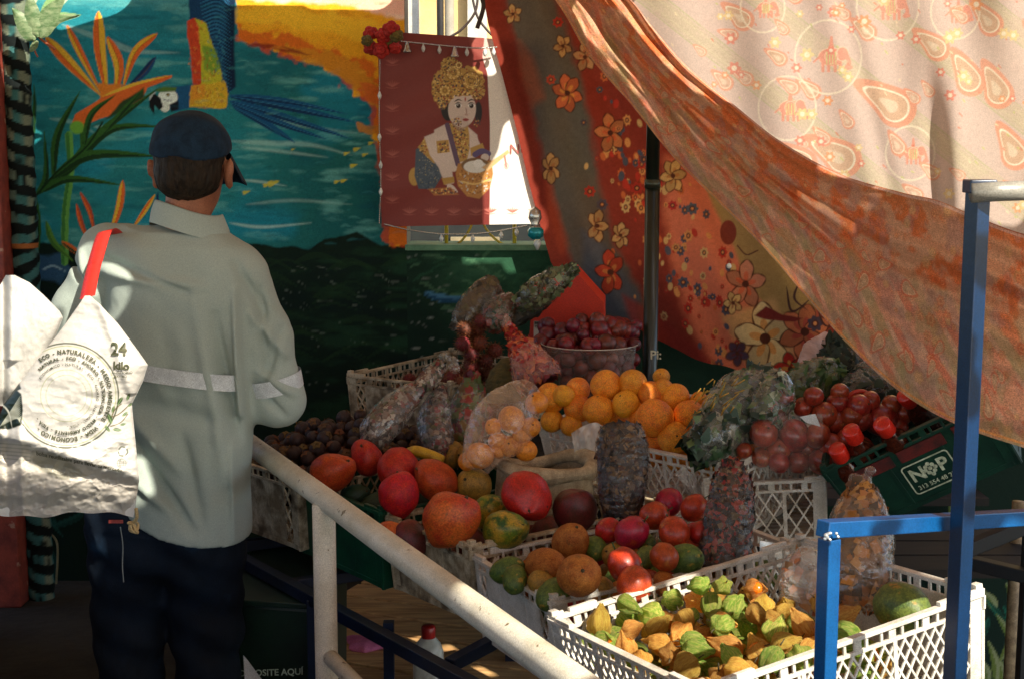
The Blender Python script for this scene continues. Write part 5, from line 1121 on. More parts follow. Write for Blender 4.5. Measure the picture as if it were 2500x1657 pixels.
# golden berries in papery husks
m_hy=mat('husk_ochre',(240,200,100),(214,156,70),rough=.55,nscale=3,rand=.34,hue=.02,trans=.45,bump=.55,bscale=9,stretch=(3,3,.6),bdist=.05,spec=.3)
m_hg=mat('husk_green',(138,176,66),(206,206,110),rough=.5,nscale=2.5,rand=.3,hue=.02,trans=.45,bump=.55,bscale=9,stretch=(3,3,.6),bdist=.05,spec=.3)
m_gb=mat('berry_gold',(216,120,24),(190,90,20),rough=.25)
def husk(seed,m,open_=0):
    q=np.random.default_rng(seed); ph=q.uniform(0,6); nu,nv=40,22
    T,U=np.meshgrid(np.linspace(0,2*math.pi,nu,endpoint=False),np.linspace(0,1,nv))
    prof=np.interp(U,[0,.06,.2,.42,.62,.8,.92,1],[.08,.55,.95,1.0,.80,.44,.20,.07])
    pl=1-np.abs(np.sin(2.5*T+ph)); r=prof*(.74+.30*pl+.07*(fbm(np.cos(T)*2+5,np.sin(T)*2+5,U*4,3,seed+2)-.5)*2)*(1+.9*sm(U,.86,1.0)*(pl>.45)) ; tw=.35*U**2*q.uniform(-1,1)
    z=1.02-2.3*U; z=z+.10*(fbm(np.cos(T)*1.5+5,np.sin(T)*1.5+5,U*3,3,seed)-.5); bx,by=q.uniform(-.25,.25,2)
    V=np.stack([(r*np.cos(T+tw)+bx*U**3).ravel(),(r*np.sin(T+tw)+by*U**3).ravel(),(-z).ravel()],1); V+= (q.normal(0,.008,V.shape))
    Fc=grid_faces(nu,nv,True)
    if open_: # a torn opening at the tip shows the berry
        keep=~((Fc[:,0]//nu>12)&(np.cos((Fc[:,0]%nu)/nu*6.283-1)>.1)); Fc=Fc[keep]
    o=base_obj('husk_berry',V,Fc,m)
    k=mesh('stalk',*(lambda s:(s.V,s.F))(MB().tube([(0,0,-1.12),(.05,.03,-1.35),(.14,.05,-1.55)],[.07,.05,.04],6)),m_stem,None); k.parent=o
    rb_=mesh('rib_veins',*(lambda s:(s.V,s.F))(sum_ribs(nu,nv,V)),m_sten if m is m_hg else mat('husk_rib',(196,144,76),rough=.7),None); rb_.parent=o
    if open_: b=mesh('berry',*sphere_v(14,10,lambda T,P_:.62+0*T),m_gb,None); b.parent=o
    return o
def sum_ribs(nu,nv,V):
    mb=MB(); G=V.reshape(nv,nu,3)
    for k in range(10): c=int(k*nu/10); mb.tube(G[1:-2:2,c]*1.006,.008,3)
    return mb
for i in range(3): PR['hy%d'%i]=husk(20+i,m_hy,i==2); PR['hg%d'%i]=husk(40+i,m_hg,i==2)
HG='husked golden berries in the bright crate'
hb_l=[]
S=heap(215,.0225,C1.L-.03,C1.W-.03,-.105,tries=10,seed=9,dome=-.0)
SL={}
S=heap(235,.0245,C1.L-.03,C1.W-.03,-.135,tries=10,seed=9)
for k,(x,y,z) in enumerate(S):
    if k>=275: break
    if x>.09 and z>-.115+.35*max(0,.16-x): continue
    g=rnd.random()<.36; kind=('hg%d' if g else 'hy%d')%(k%3 if k%7 else 2)
    P_=C1.w((x,y,z)); 
    place(kind,P_,.0222*rnd.uniform(.85,1.2),('green papery husk berry' if g else 'ochre papery husk berry')+', %s of the sunlit berry crate'%zone(x,y,C1.L,C1.W),'berry',HG,(rnd.uniform(0,6),rnd.uniform(0,6),rnd.uniform(0,6)),(1,rnd.uniform(.88,1.1),rnd.uniform(.95,1.2)))
pz=C1.on(2085*K,1405*K,-.03); place('gren',pz,.05,'green avocado-like fruit at the right end of the berry crate','fruit',None,(1.3,.8,0))
# dark red plums in the clear tub
m_pl=mat('plum_skin',(112,26,20),(64,16,16),rough=.4,nscale=2,rand=.35,hue=.02,spec=.45); PR['plum']=make_plain('plum',m_pl,1,1.05,.03)
c0=at(1362*K,800*K,4.2)
pt=thing('clear_tub','clear plastic tub of dark red plums in front of the red box','tub',c0-np.array([0,0,.12]))
V,F=lathe([(.115,-.16),(.122,-.155),(.14,.0),(.145,.01)],36,c0); mesh('tub_wall',V[:-36*0 or None],F[:-1],film('clear_tub_plastic',(200,190,180),.10,.06,3,.1,edge=.35),pt)
tr=MB().tube([(c0[0]+.145*math.cos(t),c0[1]+.145*math.sin(t),c0[2]+.01) for t in np.linspace(0,6.283,40,endpoint=False)],.0016,6,True); tr.build('tub_rim',mat('clear_rim',(190,176,160),rough=.1,spec=1),pt,True)
q=np.random.default_rng(9)
PLP=[(1265,775,21),(1300,765,20),(1345,765,27),(1310,790,20),(1250,800,20),(1275,810,18),(1385,760,20),(1420,775,20),(1440,800,20),(1400,795,24),(1360,800,20),(1330,815,20),(1295,835,18),(1380,830,22),(1425,830,19),(1460,770,18),(1462,830,17),(1340,845,18),(1405,850,18),(1450,850,18),(1370,770,18),(1325,752,16),(1410,752,17),(1440,752,18),(1465,795,16),(1290,785,16),(1350,780,18),(1470,752,14),(1380,740,18),(1345,740,16)]
for k in range(34): PLP.append((float(q.uniform(1250,1475)),float(q.uniform(748,800)),float(q.uniform(14,21))))
for k,(px,py,r) in enumerate(PLP):
    d=4.12+.10*abs(px-1362)/110+ .05*(py<790); P_=at(px*K,py*K,d+ (0.02*(k%3))); place('plum',P_,r*K*d/FPX*1.05,'glossy dark red plum in the clear tub, %s of the heap'%(('upper ' if py<775 else 'lower ' if py>815 else 'middle ')+('left' if px<1310 else 'right' if px>1410 else 'centre')),'plum','plums in the clear tub')
for k,(x,y,z) in enumerate(heap(40,.024,.2,.2,0,seed=8)): place('plum',c0+np.array([x,y+.02,z-.15]),.024,'glossy dark red plum pressed low inside the clear tub','plum','plums in the clear tub')
# tomatoes in the clear box
m_to=mat('tomato_skin',(156,56,34),(108,38,24),rough=.3,nscale=1.5,rand=.2,hue=.01,spec=.5,coat=.15,col3=(176,110,50),lo3=.6,hi3=.75,grain=.17,gs=15); PR['tomato']=make_plain('tomato',m_to,1,.92,.04,8)
TP=[(1765,1000,34),(1835,1005,40),(1800,965,22),(1855,940,24),(1905,958,26),(1935,930,22),(1985,938,24),(2035,968,34),(1890,1005,26),(1760,1055,26),(1800,1068,26),(1845,1065,30),(1900,1065,28),(1865,1035,22),(1720,1040,20),(1950,990,26),(1990,970,22),(2070,985,24),(1920,1030,26),(2090,955,20),(1740,975,24),(1780,940,20),(1815,915,20),(1925,975,30),(1960,1015,24),(2010,925,20),(1880,915,20),(1940,905,18),(1970,960,24),(2060,935,20),(1975,1040,20),(1800,1035,30)]
for k,(px,py,r) in enumerate(TP):
    d=3.42+.05*(py<1000)+.02*(k%2); place('tomato',at(px*K,py*K,d),r*(1.0 if px<1880 else 1.22)*K*d/FPX,'dull red tomato %s'%('inside the clear box, '+('upper' if py<1030 else 'lower')+(' left' if px<1790 else ' right') if px<1880 else 'among the capped bottles, '+('upper' if py<962 else 'lower')+(' left' if px<1975 else ' right')),'tomato','tomatoes by the green crate')
cb_=[at(x*K,y*K,d) for x,y,d in ((1733,965,3.36),(1900,955,3.36),(1905,1085,3.36),(1752,1088,3.36))]; cc_=[v+np.array([.01,.16,.02]) for v in cb_]
bx=thing('clear_box','clear plastic clamshell box of tomatoes with a white sticker','box',(sum(cb_)/4)-np.array([0,0,.07])); Vb=np.array(cb_+cc_)
mesh('box_shell',Vb,[[0,3,2,1],[4,5,6,7],[0,4,7,3],[1,2,6,5],[3,7,6,2]],film('clear_box_plastic',(190,190,180),.02,.07,4,.3,edge=.04,shine=.8),bx,False)
eb=MB()
for a,b in ((0,1),(2,3),(3,0),(1,2)): eb.bar(Vb[a],Vb[b],.0013)
st_=[at(x*K,y*K,3.352) for x,y in ((1848,962),(1884,955),(1896,985),(1862,975))]; st2=[v+np.array([0,.001,0]) for v in st_]; mesh('sticker',st_+st2,[[0,1,2,3],[7,6,5,4]],mat('sticker_white',(200,204,206)),bx,False)
# bottles with red caps
m_am=film('amber_bottle',(66,26,14),.9,.08,6,.15)
for k,(px,py,d,ax,lab) in enumerate(((1972,1005,3.28,(.5,.5,-.75),'dark bottle with a red cap at the green crate rim, lower middle one'),(2045,988,3.24,(.55,.5,-.6),'dark bottle with a red cap at the green rim, nearer the blue post'),(1940,1048,3.30,(.5,.45,-.8),'dark bottle just showing at the left end of the green rim'),(2098,922,3.45,(.6,.5,-.6),'dark bottle with a red cap highest up under the swag edge'))):
    c=at(px*K,py*K,d); a_=Vector(ax).normalized(); Rm_=np.array(a_.to_track_quat('Z','Y').to_matrix()); t=thing('bottle',lab,'bottle',c,'dark bottles with red caps')
    V,F=lathe([(.001,-.022),(.0195,-.022),(.021,-.019),(.021,.014),(.0195,.016)],20,c,Rm_); mesh('cap',V,F,mat('bottle_cap_red',(214,44,28),rough=.3,nscale=20),t)
    V,F=lathe([(.018,.014),(.018,.022),(.026,.036),(.031,.05),(.031,.14),(.028,.15)],20,c,Rm_); mesh('glass_body',V,F,m_am,t)
ring=at(1988*K,932*K,3.5); rg=MB().tube([ring+np.array([.034*math.cos(t),.01*math.sin(t),.03*math.sin(t)]) for t in np.linspace(0,6.283,30,endpoint=False)],.006,8,True); tag(rg.build('jar_lid_ring',mat('lid_red',(176,50,34),rough=.3),None,True),'reddish ring of a jar lid among the tomatoes','lid')

# ================= bags =================
def bagsurf(P,Wd,amp=.08,seed=1,nu=64,nv=90,depth=.8,rid=0,rf=60,twist=0):
    """crumpled bag round an axis surveyed as (px,py,Y); Wd half widths in px"""
    A=bez([at(a*K,b*K,c) for a,b,c in P],12); L=np.r_[0,np.cumsum(np.linalg.norm(np.diff(A,axis=0),axis=1))]; s=np.linspace(0,L[-1],nv)
    C=np.stack([np.interp(s,L,A[:,i]) for i in range(3)],1); T=np.gradient(C,axis=0);T/=np.linalg.norm(T,axis=1)[:,None]
    y=np.array([0,-1.,0]); X=np.cross(T,y);X/=np.linalg.norm(X,axis=1)[:,None]; Yv=np.cross(X,T)
    w_=np.interp(np.linspace(0,1,nv),np.linspace(0,1,len(Wd)),Wd)*K*C[:,1]/FPX
    th=np.linspace(0,2*math.pi,nu,endpoint=False); TT,SS=np.meshgrid(th,np.linspace(0,1,nv))
    n=(fbm(np.cos(TT)*2+7,np.sin(TT)*2+7,SS*7,4,seed)-.5)*2; n2=1-np.abs(fbm(np.cos(TT)*3+9,np.sin(TT)*3+9,SS*9,3,seed+5)-.5)*4
    n3=1-np.abs(fbm(np.cos(TT)*6+9+SS*6,np.sin(TT)*6+9,SS*24,3,seed+8)-.5)*4; f=1+amp*n+amp*.5*n2+amp*.35*n3
    if rid: f=f+rid*np.abs(np.sin(SS*rf+3*fbm(TT,SS*4,0,3,seed)))*.5
    r=w_[:,None]*f; V=C[:,None]+X[:,None]*(r*np.cos(TT))[...,None]+Yv[:,None]*(r*depth*np.sin(TT))[...,None]
    return V.reshape(-1,3),grid_faces(nu,nv,True)[:,::-1],dict(nu=nu,nv=nv,C=C,w=w_)
def closed(V,F,i): nu,nv=i['nu'],i['nv']; return V,[list(f) for f in F]+[list(range(nu))[::-1],list(range((nv-1)*nu,nv*nu))]
def chips(name,V0,n,size,pal,parent,seed=1,shrink=.96,aspect=1,trans=.1,rough=.6,flat=.7):
    """many small dry pieces lying against the inside of a bag"""
    q=np.random.default_rng(seed); V0=np.asarray(V0); cen=V0.mean(0); idx=q.integers(0,len(V0),n); V=[];F=[];C=[]
    # inward = towards the local axis; approximated by the ring centre
    base=V0[idx]; 
    ringc=parent_ring(V0,idx)
    P=ringc+(base-ringc)*q.uniform(shrink-.18,shrink,(n,1))
    N_=base-ringc; N_/=np.linalg.norm(N_,axis=1)[:,None]+1e-9
    A=q.normal(size=(n,3)); N_=N_+q.normal(size=(n,3))*(1-flat); N_/=np.linalg.norm(N_,axis=1)[:,None]
    U=np.cross(N_,A);U/=np.linalg.norm(U,axis=1)[:,None];W_=np.cross(N_,U); sz=size*q.uniform(.5,1.4,(n,1))
    q0=P-U*sz*aspect-W_*sz*.4; q1=P+U*sz*aspect*.2-W_*sz; q2=P+U*sz*aspect+W_*sz*.3; q3=P-U*sz*.1+W_*sz; mid=P+N_*sz*.45
    V=np.stack([q0,q1,q2,q3,mid],1).reshape(-1,3); k=np.arange(n)[:,None]*5
    F=np.concatenate([k+np.array([[0,1,4]]),k+np.array([[1,2,4]]),k+np.array([[2,3,4]]),k+np.array([[3,0,4]])])
    pc=np.array([lin(c) for c in pal]); C=np.repeat(pc[q.integers(0,len(pc),n)]*q.uniform(.6,1.2,(n,1)),5,0)
    o=mesh(name,V,F,mat('chips_%d_%d'%(int(trans*100),int(rough*100)),vcol=True,rough=rough,trans=trans,grain=.05),parent,False,vcol=np.clip(C,0,.9)); o['kind']='stuff'; return o
def parent_ring(V0,idx):
    nu=BI['nu']; G=V0.reshape(-1,nu,3).mean(1); return G[idx//nu]
BI={}
def bag(name,label,P,Wd,core,pal=None,n=0,size=.008,fl=None,amp=.08,seed=1,rid=0,rf=60,cat='bag',aspect=1,depth=.8,group=None,tie=None,filmscale=1.05,content='contents',flat=.7,trans=.1):
    global BI
    t=thing(name,label,cat,at(P[0][0]*K,P[0][1]*K,P[0][2]),group)
    V,F,i=bagsurf(P,Wd,amp,seed,depth=depth,rid=rid,rf=rf); BI=i
    Vc,Fc=closed(V,F,i)
    if core is not None:
        G=V.reshape(i['nv'],i['nu'],3); ctr=G.mean(1,keepdims=True); Vi=(ctr+(G-ctr)*(.84 if n else .98)).reshape(-1,3); mesh('filling',Vi,Fc,core,t)
    if n: chips(content,V,n,size,pal,t,seed,aspect=aspect,flat=flat,trans=trans)
    if fl is not None:
        V2,F2,i2=bagsurf(P,[w*filmscale for w in Wd],amp*.9,seed,depth=depth,nu=80,nv=130,rid=max(rid,.03),rf=rf); mesh('film',V2,F2,fl,t)
    if tie is not None:
        c=at(tie[0]*K,tie[1]*K,tie[2]); s_=SDF(); q=np.random.default_rng(seed+3)
        for k in range(7): s_.ell(c+q.normal(0,.011,3)*[1,.5,1],q.uniform(.006,.016,3),.008)
        s_.mesh('tied_end',c-.05,c+.05,.003,fl or core,t)
    return t
f_clear=film('crinkled_clear_film',(222,214,204),.07,.08,20,.8,stretch=(1,1,.35),edge=.12)
f_dry=film('dry_bag_film',(120,100,80),.03,.12,45,.7,stretch=(.3,.3,1.8),edge=.03,shine=1.2)
f_clear2=film('crinkled_film_fine',(206,200,190),.07,.12,45,.7,stretch=(.4,1,1),edge=.08)
f_clear3=film('dull_film',(150,128,104),.12,.18,20,.8,edge=.15)
dkc=mat('dark_filling',(46,40,34),(26,24,22),rough=.8,nscale=20)
herb=[(120,98,84),(150,130,112),(80,66,58),(140,62,58),(96,98,66),(170,156,140),(60,48,42),(110,70,56)]
bag('herb_bag','long clear bag of grey and pink dried herbs leaning to the right, the nearer one',[(848,1042,3.75),(880,985,3.76),(930,930,3.8),(985,880,3.85),(1018,842,3.9)],[16,36,39,37,28,17,22,14],mat('herb_core',(92,74,62),(54,42,36),nscale=30),herb,1100,.0095,f_clear,.10,11,group='bags of dried herbs',tie=(1045,838,3.9))
bag('herb_bag','upright clear bag of dried herbs standing behind the leaning one',[(1015,1062,3.85),(1010,1010,3.87),(1003,975,3.9),(1012,930,3.92),(1022,895,3.95)],[16,32,37,37,34,22,8],MATS['herb_core'],herb,900,.0095,f_clear,.10,12,group='bags of dried herbs')
bag('strawberry_bag','clear bag of green and red small fruit in front of the brown dome',[(1082,1060,3.95),(1078,1000,3.96),(1085,940,3.98),(1090,885,4.0),(1092,864,4.0)],[30,38,44,46,40,28,12],mat('fruit_core',(70,66,34),(44,46,26),nscale=10),[(96,100,44),(150,50,34),(70,84,36),(130,96,44),(110,30,28)],420,.014,f_clear2,.09,13,flat=.9)
bag('brown_sack','fuzzy olive-brown sack bulging behind the strawberry bag',[(1180,930,4.15),(1180,890,4.16),(1178,850,4.17),(1176,828,4.18)],[62,62,58,46,20],mat('olive_sacking',(92,78,36),(66,60,30),rough=.95,nscale=60,bump=.8,bscale=140),None,0,.01,None,.05,14)
bag('red_bag','clear pointed bag packed with bright red dried chillies',[(1250,888,4.05),(1225,840,4.08),(1198,795,4.12),(1175,758,4.15)],[50,54,46,38,26,13,10],mat('chilli_core',(120,20,20),(80,14,14),nscale=20),[(160,26,24),(190,60,34),(120,18,20),(200,100,50)],900,.010,film('red_tinted_film',(226,170,150),.16,.08,40,1.0,stretch=(1,1,2.5),edge=.3),.06,15,rid=.06,rf=34,tie=(1172,752,4.15),aspect=1.6)
bag('dried_flower_bag','tall clear bag packed with almost black dried petals standing before the sack',[(1436,1190,3.2),(1438,1120,3.22),(1438,1050,3.25),(1435,988,3.28)],[40,50,57,58,60,58,48],dkc,[(44,32,24),(78,56,36),(26,24,24),(112,84,50),(52,24,20),(34,26,20)],2600,.0075,f_dry,.05,16,rid=.05,rf=46,cat='bag',aspect=1.5)
bag('dried_flower_bag','tall twisted clear bag of dark petals with red and pink specks by the tomatoes',[(1668,1310,2.95),(1678,1240,2.97),(1690,1160,3.0),(1692,1100,3.03),(1690,1068,3.05)],[60,60,58,58,54,50,40,16],dkc,[(42,30,26),(130,36,30),(66,46,36),(32,32,36),(150,66,50),(104,84,60),(30,24,22)],2800,.0075,f_dry,.06,17,rid=.05,rf=40,aspect=1.4)
leafg=[(40,72,40),(60,96,52),(28,52,36),(90,112,70),(44,64,50)]
def leafbag(label,P,Wd,seed,n,pal=leafg,fl=f_clear,size=.016,group='clear bags of green leaves',**k):
    return bag('leaf_bag',label,P,Wd,mat('leaf_core',(34,54,36),(20,36,26),nscale=18),pal,n,size,fl,.10,seed,aspect=1.5,group=group,flat=.6,content='leaves',trans=.15,**k)
leafbag('large clear bag of green leaves with yellow stems slumped beside the oranges',[(1605,1045,3.43),(1650,1010,3.45),(1700,960,3.5),(1745,905,3.55),(1765,868,3.6)],[36,58,68,76,74,56,26],21,640,leafg+[(60,84,70),(130,130,110)])
stm=thing('stem_bundle','bundle of yellow-orange stems sticking out of the large leaf bag','stems',at(1650*K,950*K,3.44)); q=np.random.default_rng(31); mb=MB()
for k in range(26):
    a=q.uniform(1600,1700),q.uniform(885,960); l=q.uniform(12,30); an=q.uniform(-1.4,-.3); mb.tube([at(a[0]*K,a[1]*K,3.42),at((a[0]+l*math.cos(an))*K,(a[1]+l*math.sin(an))*K,3.40)],.0016,5)
mb.build('stem',mat('yellow_stem',(206,150,54),(150,130,50),nscale=40),stm,True)
bag('leaf_bag','shiny clear bag of pale leaves between the slumped bag and the rounded one',[(1760,975,3.42),(1785,930,3.46),(1790,890,3.5),(1765,865,3.55)],[34,46,44,34,20],None,leafg+[(150,160,130)],200,.014,f_clear,.12,38,flat=.5,content='leaves')
leafbag('rounded bag of bright green herbs behind the tomatoes',[(1830,925,3.75),(1865,890,3.76),(1905,872,3.78),(1935,880,3.8)],[30,46,48,44,26],22,420,[(60,96,44),(90,110,50),(44,76,40),(80,100,60)])
leafbag('small rolled bag of herbs at the left of the rounded one',[(1822,905,3.8),(1835,880,3.8),(1860,866,3.8)],[12,18,20,14],23,120)
leafbag('very dark glossy leaf bag in the shade under the swag',[(1960,960,3.7),(2010,930,3.72),(2050,900,3.75),(2075,860,3.8)],[60,76,84,80,50],24,500,[(22,44,30),(30,54,36),(16,34,26)],size=.02)
leafbag('upper dark leaf bag touching the edge of the swag',[(1950,870,3.9),(1950,830,3.92),(1935,790,3.95)],[60,62,50,26],25,360,[(34,54,36),(54,60,36),(24,40,28)],size=.02)
pw=thing('plastic_bag','crumpled pinkish white plastic bag in front of the floral cloth','bag',at(1890*K,870*K,3.95))
V,F,i=bagsurf([(1892,872,3.9),(1888,830,3.92),(1905,790,3.95),(1912,770,3.97)],[44,42,40,26,8],.10,33,depth=.35); mesh('film',V,F,film('pink_white_film',(214,186,176),.62,.35,10,.4,edge=.3),pw)
# clear bags lying on top at the back: brown block and herb sprigs
bag('clear_bag','clear bag round a dark brown block of panela-like herbs at the top of the heap',[(1060,768,4.5),(1085,725,4.52),(1115,685,4.55),(1145,660,4.58)],[22,34,36,34,26],mat('brown_block',(66,52,34),(40,34,26),nscale=12),[(70,58,36),(50,44,30),(84,76,44)],420,.012,f_clear3,.07,26,group=None)
bag('clear_bag','limp clear bag with reddish stems hanging below the green sprigs',[(1130,755,4.42),(1160,720,4.44),(1190,690,4.46)],[26,38,34,18],None,[(120,50,40),(90,64,40),(70,60,40)],160,.010,f_clear3,.12,27)
bag('clear_bag','open clear bag of green herb sprigs pointing up to the right over the red box',[(1195,705,4.4),(1240,680,4.4),(1290,645,4.4),(1330,618,4.4)],[14,30,34,30,22,10],None,[(84,100,60),(60,76,44),(120,130,90),(50,54,36)],360,.012,f_clear3,.12,28,flat=.3)
bag('herb_bundle','dark bundle of roots inside the open clear bag',[(1190,745,4.42),(1225,715,4.42),(1265,690,4.42)],[10,22,22,12],dkc,[(50,46,34),(70,60,40)],160,.01,None,.12,29)
# mandarins in film
t=bag('mandarin_bag','thin clear bag of small mandarins draped in front of the orange crate',[(1100,1080,3.42),(1120,1030,3.45),(1165,975,3.5),(1200,930,3.55),(1225,900,3.6)],[30,48,70,66,50,26],None,None,0,.01,film('mandarin_film',(226,196,170),.13,.09,16,1.0,stretch=(1,1,.4),edge=.25),.10,34,tie=None)
PR['mandarin']=make_plain('mandarin',mat('mandarin_peel',(220,140,40),(196,110,30),rough=.4,nscale=3,bump=.2,bscale=40,rand=.1,grain=.17,gs=15),1,.9,.03)
for k,(px,py,r) in enumerate(((1182,968,29),(1226,986,21),(1176,1030,23),(1215,1040,24),(1150,1018,20),(1108,1052,30),(1150,1040,18),(1205,1005,20),(1240,930,24),(1140,985,18),(1080,1065,20))):
    d=3.5+.04*(py<960)-.03*(px<1130); place('mandarin',at(px*K,py*K,d),r*1.15*K*d/FPX,'small mandarin inside the thin clear bag','mandarin','mandarins in the clear bag')
# amber bag behind the blue barrier
bag('amber_bag','clear bag of amber dried fruit slices tied at the top behind the blue barrier',[(1965,1400,2.62),(1975,1320,2.63),(1985,1240,2.66),(1992,1160,2.7),(1985,1118,2.72)],[60,82,88,82,74,64,50,22],mat('amber_core',(130,84,34),(90,62,30),nscale=14),[(160,96,34),(118,72,28),(176,120,54),(80,54,28)],700,.012,f_clear,.09,35,tie=(1985,1110,2.72))
bag('clear_bag','crumpled clear bag with pale fruit slumped against the inside of the berry crate',[(1855,1400,2.6),(1868,1340,2.62),(1885,1285,2.66)],[50,62,60,40],None,[(190,120,80),(150,110,70)],60,.014,film('milky_crinkle',(206,200,190),.36,.12,22,1.0,edge=.3),.12,36)
# open sack with rolled rim
sc=at(1260*K,1078*K,3.55); m_sa=mat('jute_sack',(186,168,136),(150,132,104),rough=.95,nscale=30,bump=.7,bscale=120,spec=.1)
sk_=thing('open_sack','open jute sack with a thick rolled rim in front of the mandarin bag','sack',sc-np.array([0,0,.25]))
nu,nv=90,18; T,U=np.meshgrid(np.linspace(0,2*math.pi,nu,endpoint=False),np.linspace(0,2*math.pi,nv)); rr_t=.019+.004*np.sin(T*3+1)+.005*(fbm(np.cos(T)*3+5,np.sin(T)*3+5,U,3,4)-.5)
RX=.122+.006*np.sin(3*T);RY=.085; V=np.stack([((RX+rr_t*np.cos(U))*np.cos(T)),((RY+rr_t*np.cos(U))*np.sin(T)),(rr_t*1.1*np.sin(U)+.012*np.sin(2*T+.6)-.008*np.cos(T*3))],-1).reshape(-1,3)+sc
mesh('rolled_rim',V,grid_faces(nu,nv,True),m_sa,sk_)
prof=np.array([(.0,1.0),(-.05,1.02),(-.12,1.06),(-.2,1.0),(-.25,.8)]); V=[];F=[]
for z,k in prof:
    for i in range(60): t_=i*6.2832/60; V.append(sc+np.array([(.122*k)*math.cos(t_)*(1+.03*math.sin(5*t_+z*20)),.088*k*math.sin(t_),z]))
for j in range(4):
    for i in range(60): F.append([j*60+i,(j+1)*60+i,(j+1)*60+(i+1)%60,j*60+(i+1)%60])
mesh('sack_body',V,F,m_sa,sk_); mesh('filling',[sc+np.array([.115*math.cos(i*.2094),.08*math.sin(i*.2094),-.03]) for i in range(30)],[list(range(30))],mat('dark_beans',(34,28,22),(20,18,16),nscale=40,bump=1,bscale=60,bdist=.01),sk_)
# torn white carrier bag over the orange crate's front
tw=thing('torn_bag','torn white plastic sheet hanging over the front of the orange crate','sheet',at(1610*K,1100*K,3.6))
def sheet(name,P0,P1,nx,ny,dep,m,parent,wav=.01,seed=1):
    U,W_=np.meshgrid(np.linspace(0,1,nx),np.linspace(0,1,ny)); A=bez(P0);B=bez(P1); s=np.linspace(0,1,nx); ia=lambda A:np.stack([np.interp(s,np.linspace(0,1,len(A)),A[:,i]) for i in (0,1)],1)
    A,B=ia(A),ia(B); XY=A[None]*(1-W_)[...,None]+B[None]*W_[...,None]; x,y=XY[...,0].ravel()*K,XY[...,1].ravel()*K
    d=dep+wav*(fbm(U*5,W_*2,0,4,seed)-.5).ravel()*4; return mesh(name,at(x,y,d),grid_faces(nx,ny)[:,::-1],m,parent)
m_wp=film('white_carrier',(206,200,192),.82,.4,10,.4,edge=.2)
sheet('hanging_flap',[(1560,1095),(1580,1075),(1600,1095),(1640,1105),(1665,1115)],[(1590,1125),(1605,1150),(1625,1195),(1640,1160),(1655,1150)],40,40,3.50,m_wp,tw,.012,3)
sheet('small_flap',[(1320,1000),(1345,985),(1375,975),(1395,985)],[(1330,1060),(1350,1050),(1375,1070),(1388,1060)],30,30,3.60,m_wp,tw,.01,5)
# red box with a label
rb0=[at(x*K,y*K,Y) for x,y,Y in ((1222,790,4.62),(1232,660,4.62),(1325,622,4.55),(1395,700,4.5),(1395,800,4.5))]
rx=thing('red_box','bright orange-red cardboard box with a white label behind the plums','box',rb0[0])
n=len(rb0); bk=[v+np.array([.02,.22,.0]) for v in rb0]; mesh('carton',rb0+bk,[list(range(n)),[n+i for i in range(n)][::-1]]+[[i,n+i,n+(i+1)%n,(i+1)%n] for i in range(n)],mat('red_card',(208,58,32),(190,48,28),rough=.6,nscale=6),rx,False)
lb=[at(x*K,y*K,4.585) for x,y in ((1233,742),(1283,742),(1275,790),(1233,792))]; mesh('label',lb,[[0,3,2,1]],mat('label_white',(200,198,190)),rx,False)
flat_text('lettering','FIRMARSE',1325,797,4.588,9,mat('label_ink',(50,46,44)),rx,bold=.02,off=.006)
lb=[at(x*K,y*K,4.58) for x,y in ((1235,743),(1247,743),(1247,749),(1235,749))]; mesh('label_bar',lb,[[0,3,2,1]],MATS['label_ink'],rx,False)
# pale panel added for the bright sunlit background behind the lattice
ws=thing('white_tray','added white panel standing in for a sunlit patch between the dark flower bag and the blue barrier','tray',at(1915,1360,3.0)-np.array([0,0,.1]))
q_=[at(x,y,Y) for x,y,Y in ((1855,1322,3.02),(1960,1340,2.98),(1960,1440,2.95),(1855,1440,3.0))]; V=q_+[v+np.array([.004,.012,0]) for v in q_]
mesh('patch_panel',V,[[0,3,2,1],[4,5,6,7],[0,1,5,4],[1,2,6,5],[2,3,7,6],[3,0,4,7]],mat('patch_white',(206,222,236),rough=.4),ws,False)
for k in list(PR):
    if k not in used: bpy.data.objects.remove(PR[k],do_unlink=True) if not PR[k].children else [bpy.data.objects.remove(c,do_unlink=True) for c in list(PR[k].children)+[PR[k]]]
# ================= the man =================
MY=3.3
def mp(px,py,dy=0.): return at(px,py,MY+dy)
m_skin=mat('skin',(160,104,76),(132,82,60),rough=.55,nscale=12,bump=.25,bscale=160,bdist=.001,sss=.05,spec=.35)
man=thing('person','man seen from behind in a pale grey long-sleeved shirt, navy cap and dark jeans','person',(mp(440,900)[0],MY,0))
S_=SDF()
FA=R_(-7)  # head turned to the right
hd=mp(468,390); fw_=np.array([math.sin(-FA),math.cos(FA),0]); rt_=np.array([math.cos(FA),math.sin(FA),0])  # face direction, his right
Mh=[list(rt_),list(fw_),[0,0,1]]
hp=lambda r,f,u:hd+rt_*r+fw_*f+np.array([0,0,u])
S_.ell(hp(0,-.005,.012),(.078,.092,.080),.02,Mh).ell(hp(0,.035,-.035),(.058,.062,.075),.03,Mh).cap(hp(0,.06,-.095),hp(0,.045,-.09),.03,.04,.03)
S_.cap(hp(0,.103,-.015),hp(0,.088,.012),.012,.007,.012).cap(hp(-.02,.088,.025),hp(.02,.088,.025),.012,.012,.015)
for sgn in (-1,1):
    S_.ell(hp(.026*sgn,.085,.012),(.013,.008,.008),.008,Mh)     # eyes
    e=hp(.086*sgn,-.0,-.030); S_.ell(e,(.010,.02,.032),.006,Mh).ell(hp(.096*sgn,-.012,-.018),(.007,.010,.022),.006,Mh).ell(hp(.088*sgn,.002,-.058),(.008,.009,.010),.006,Mh)
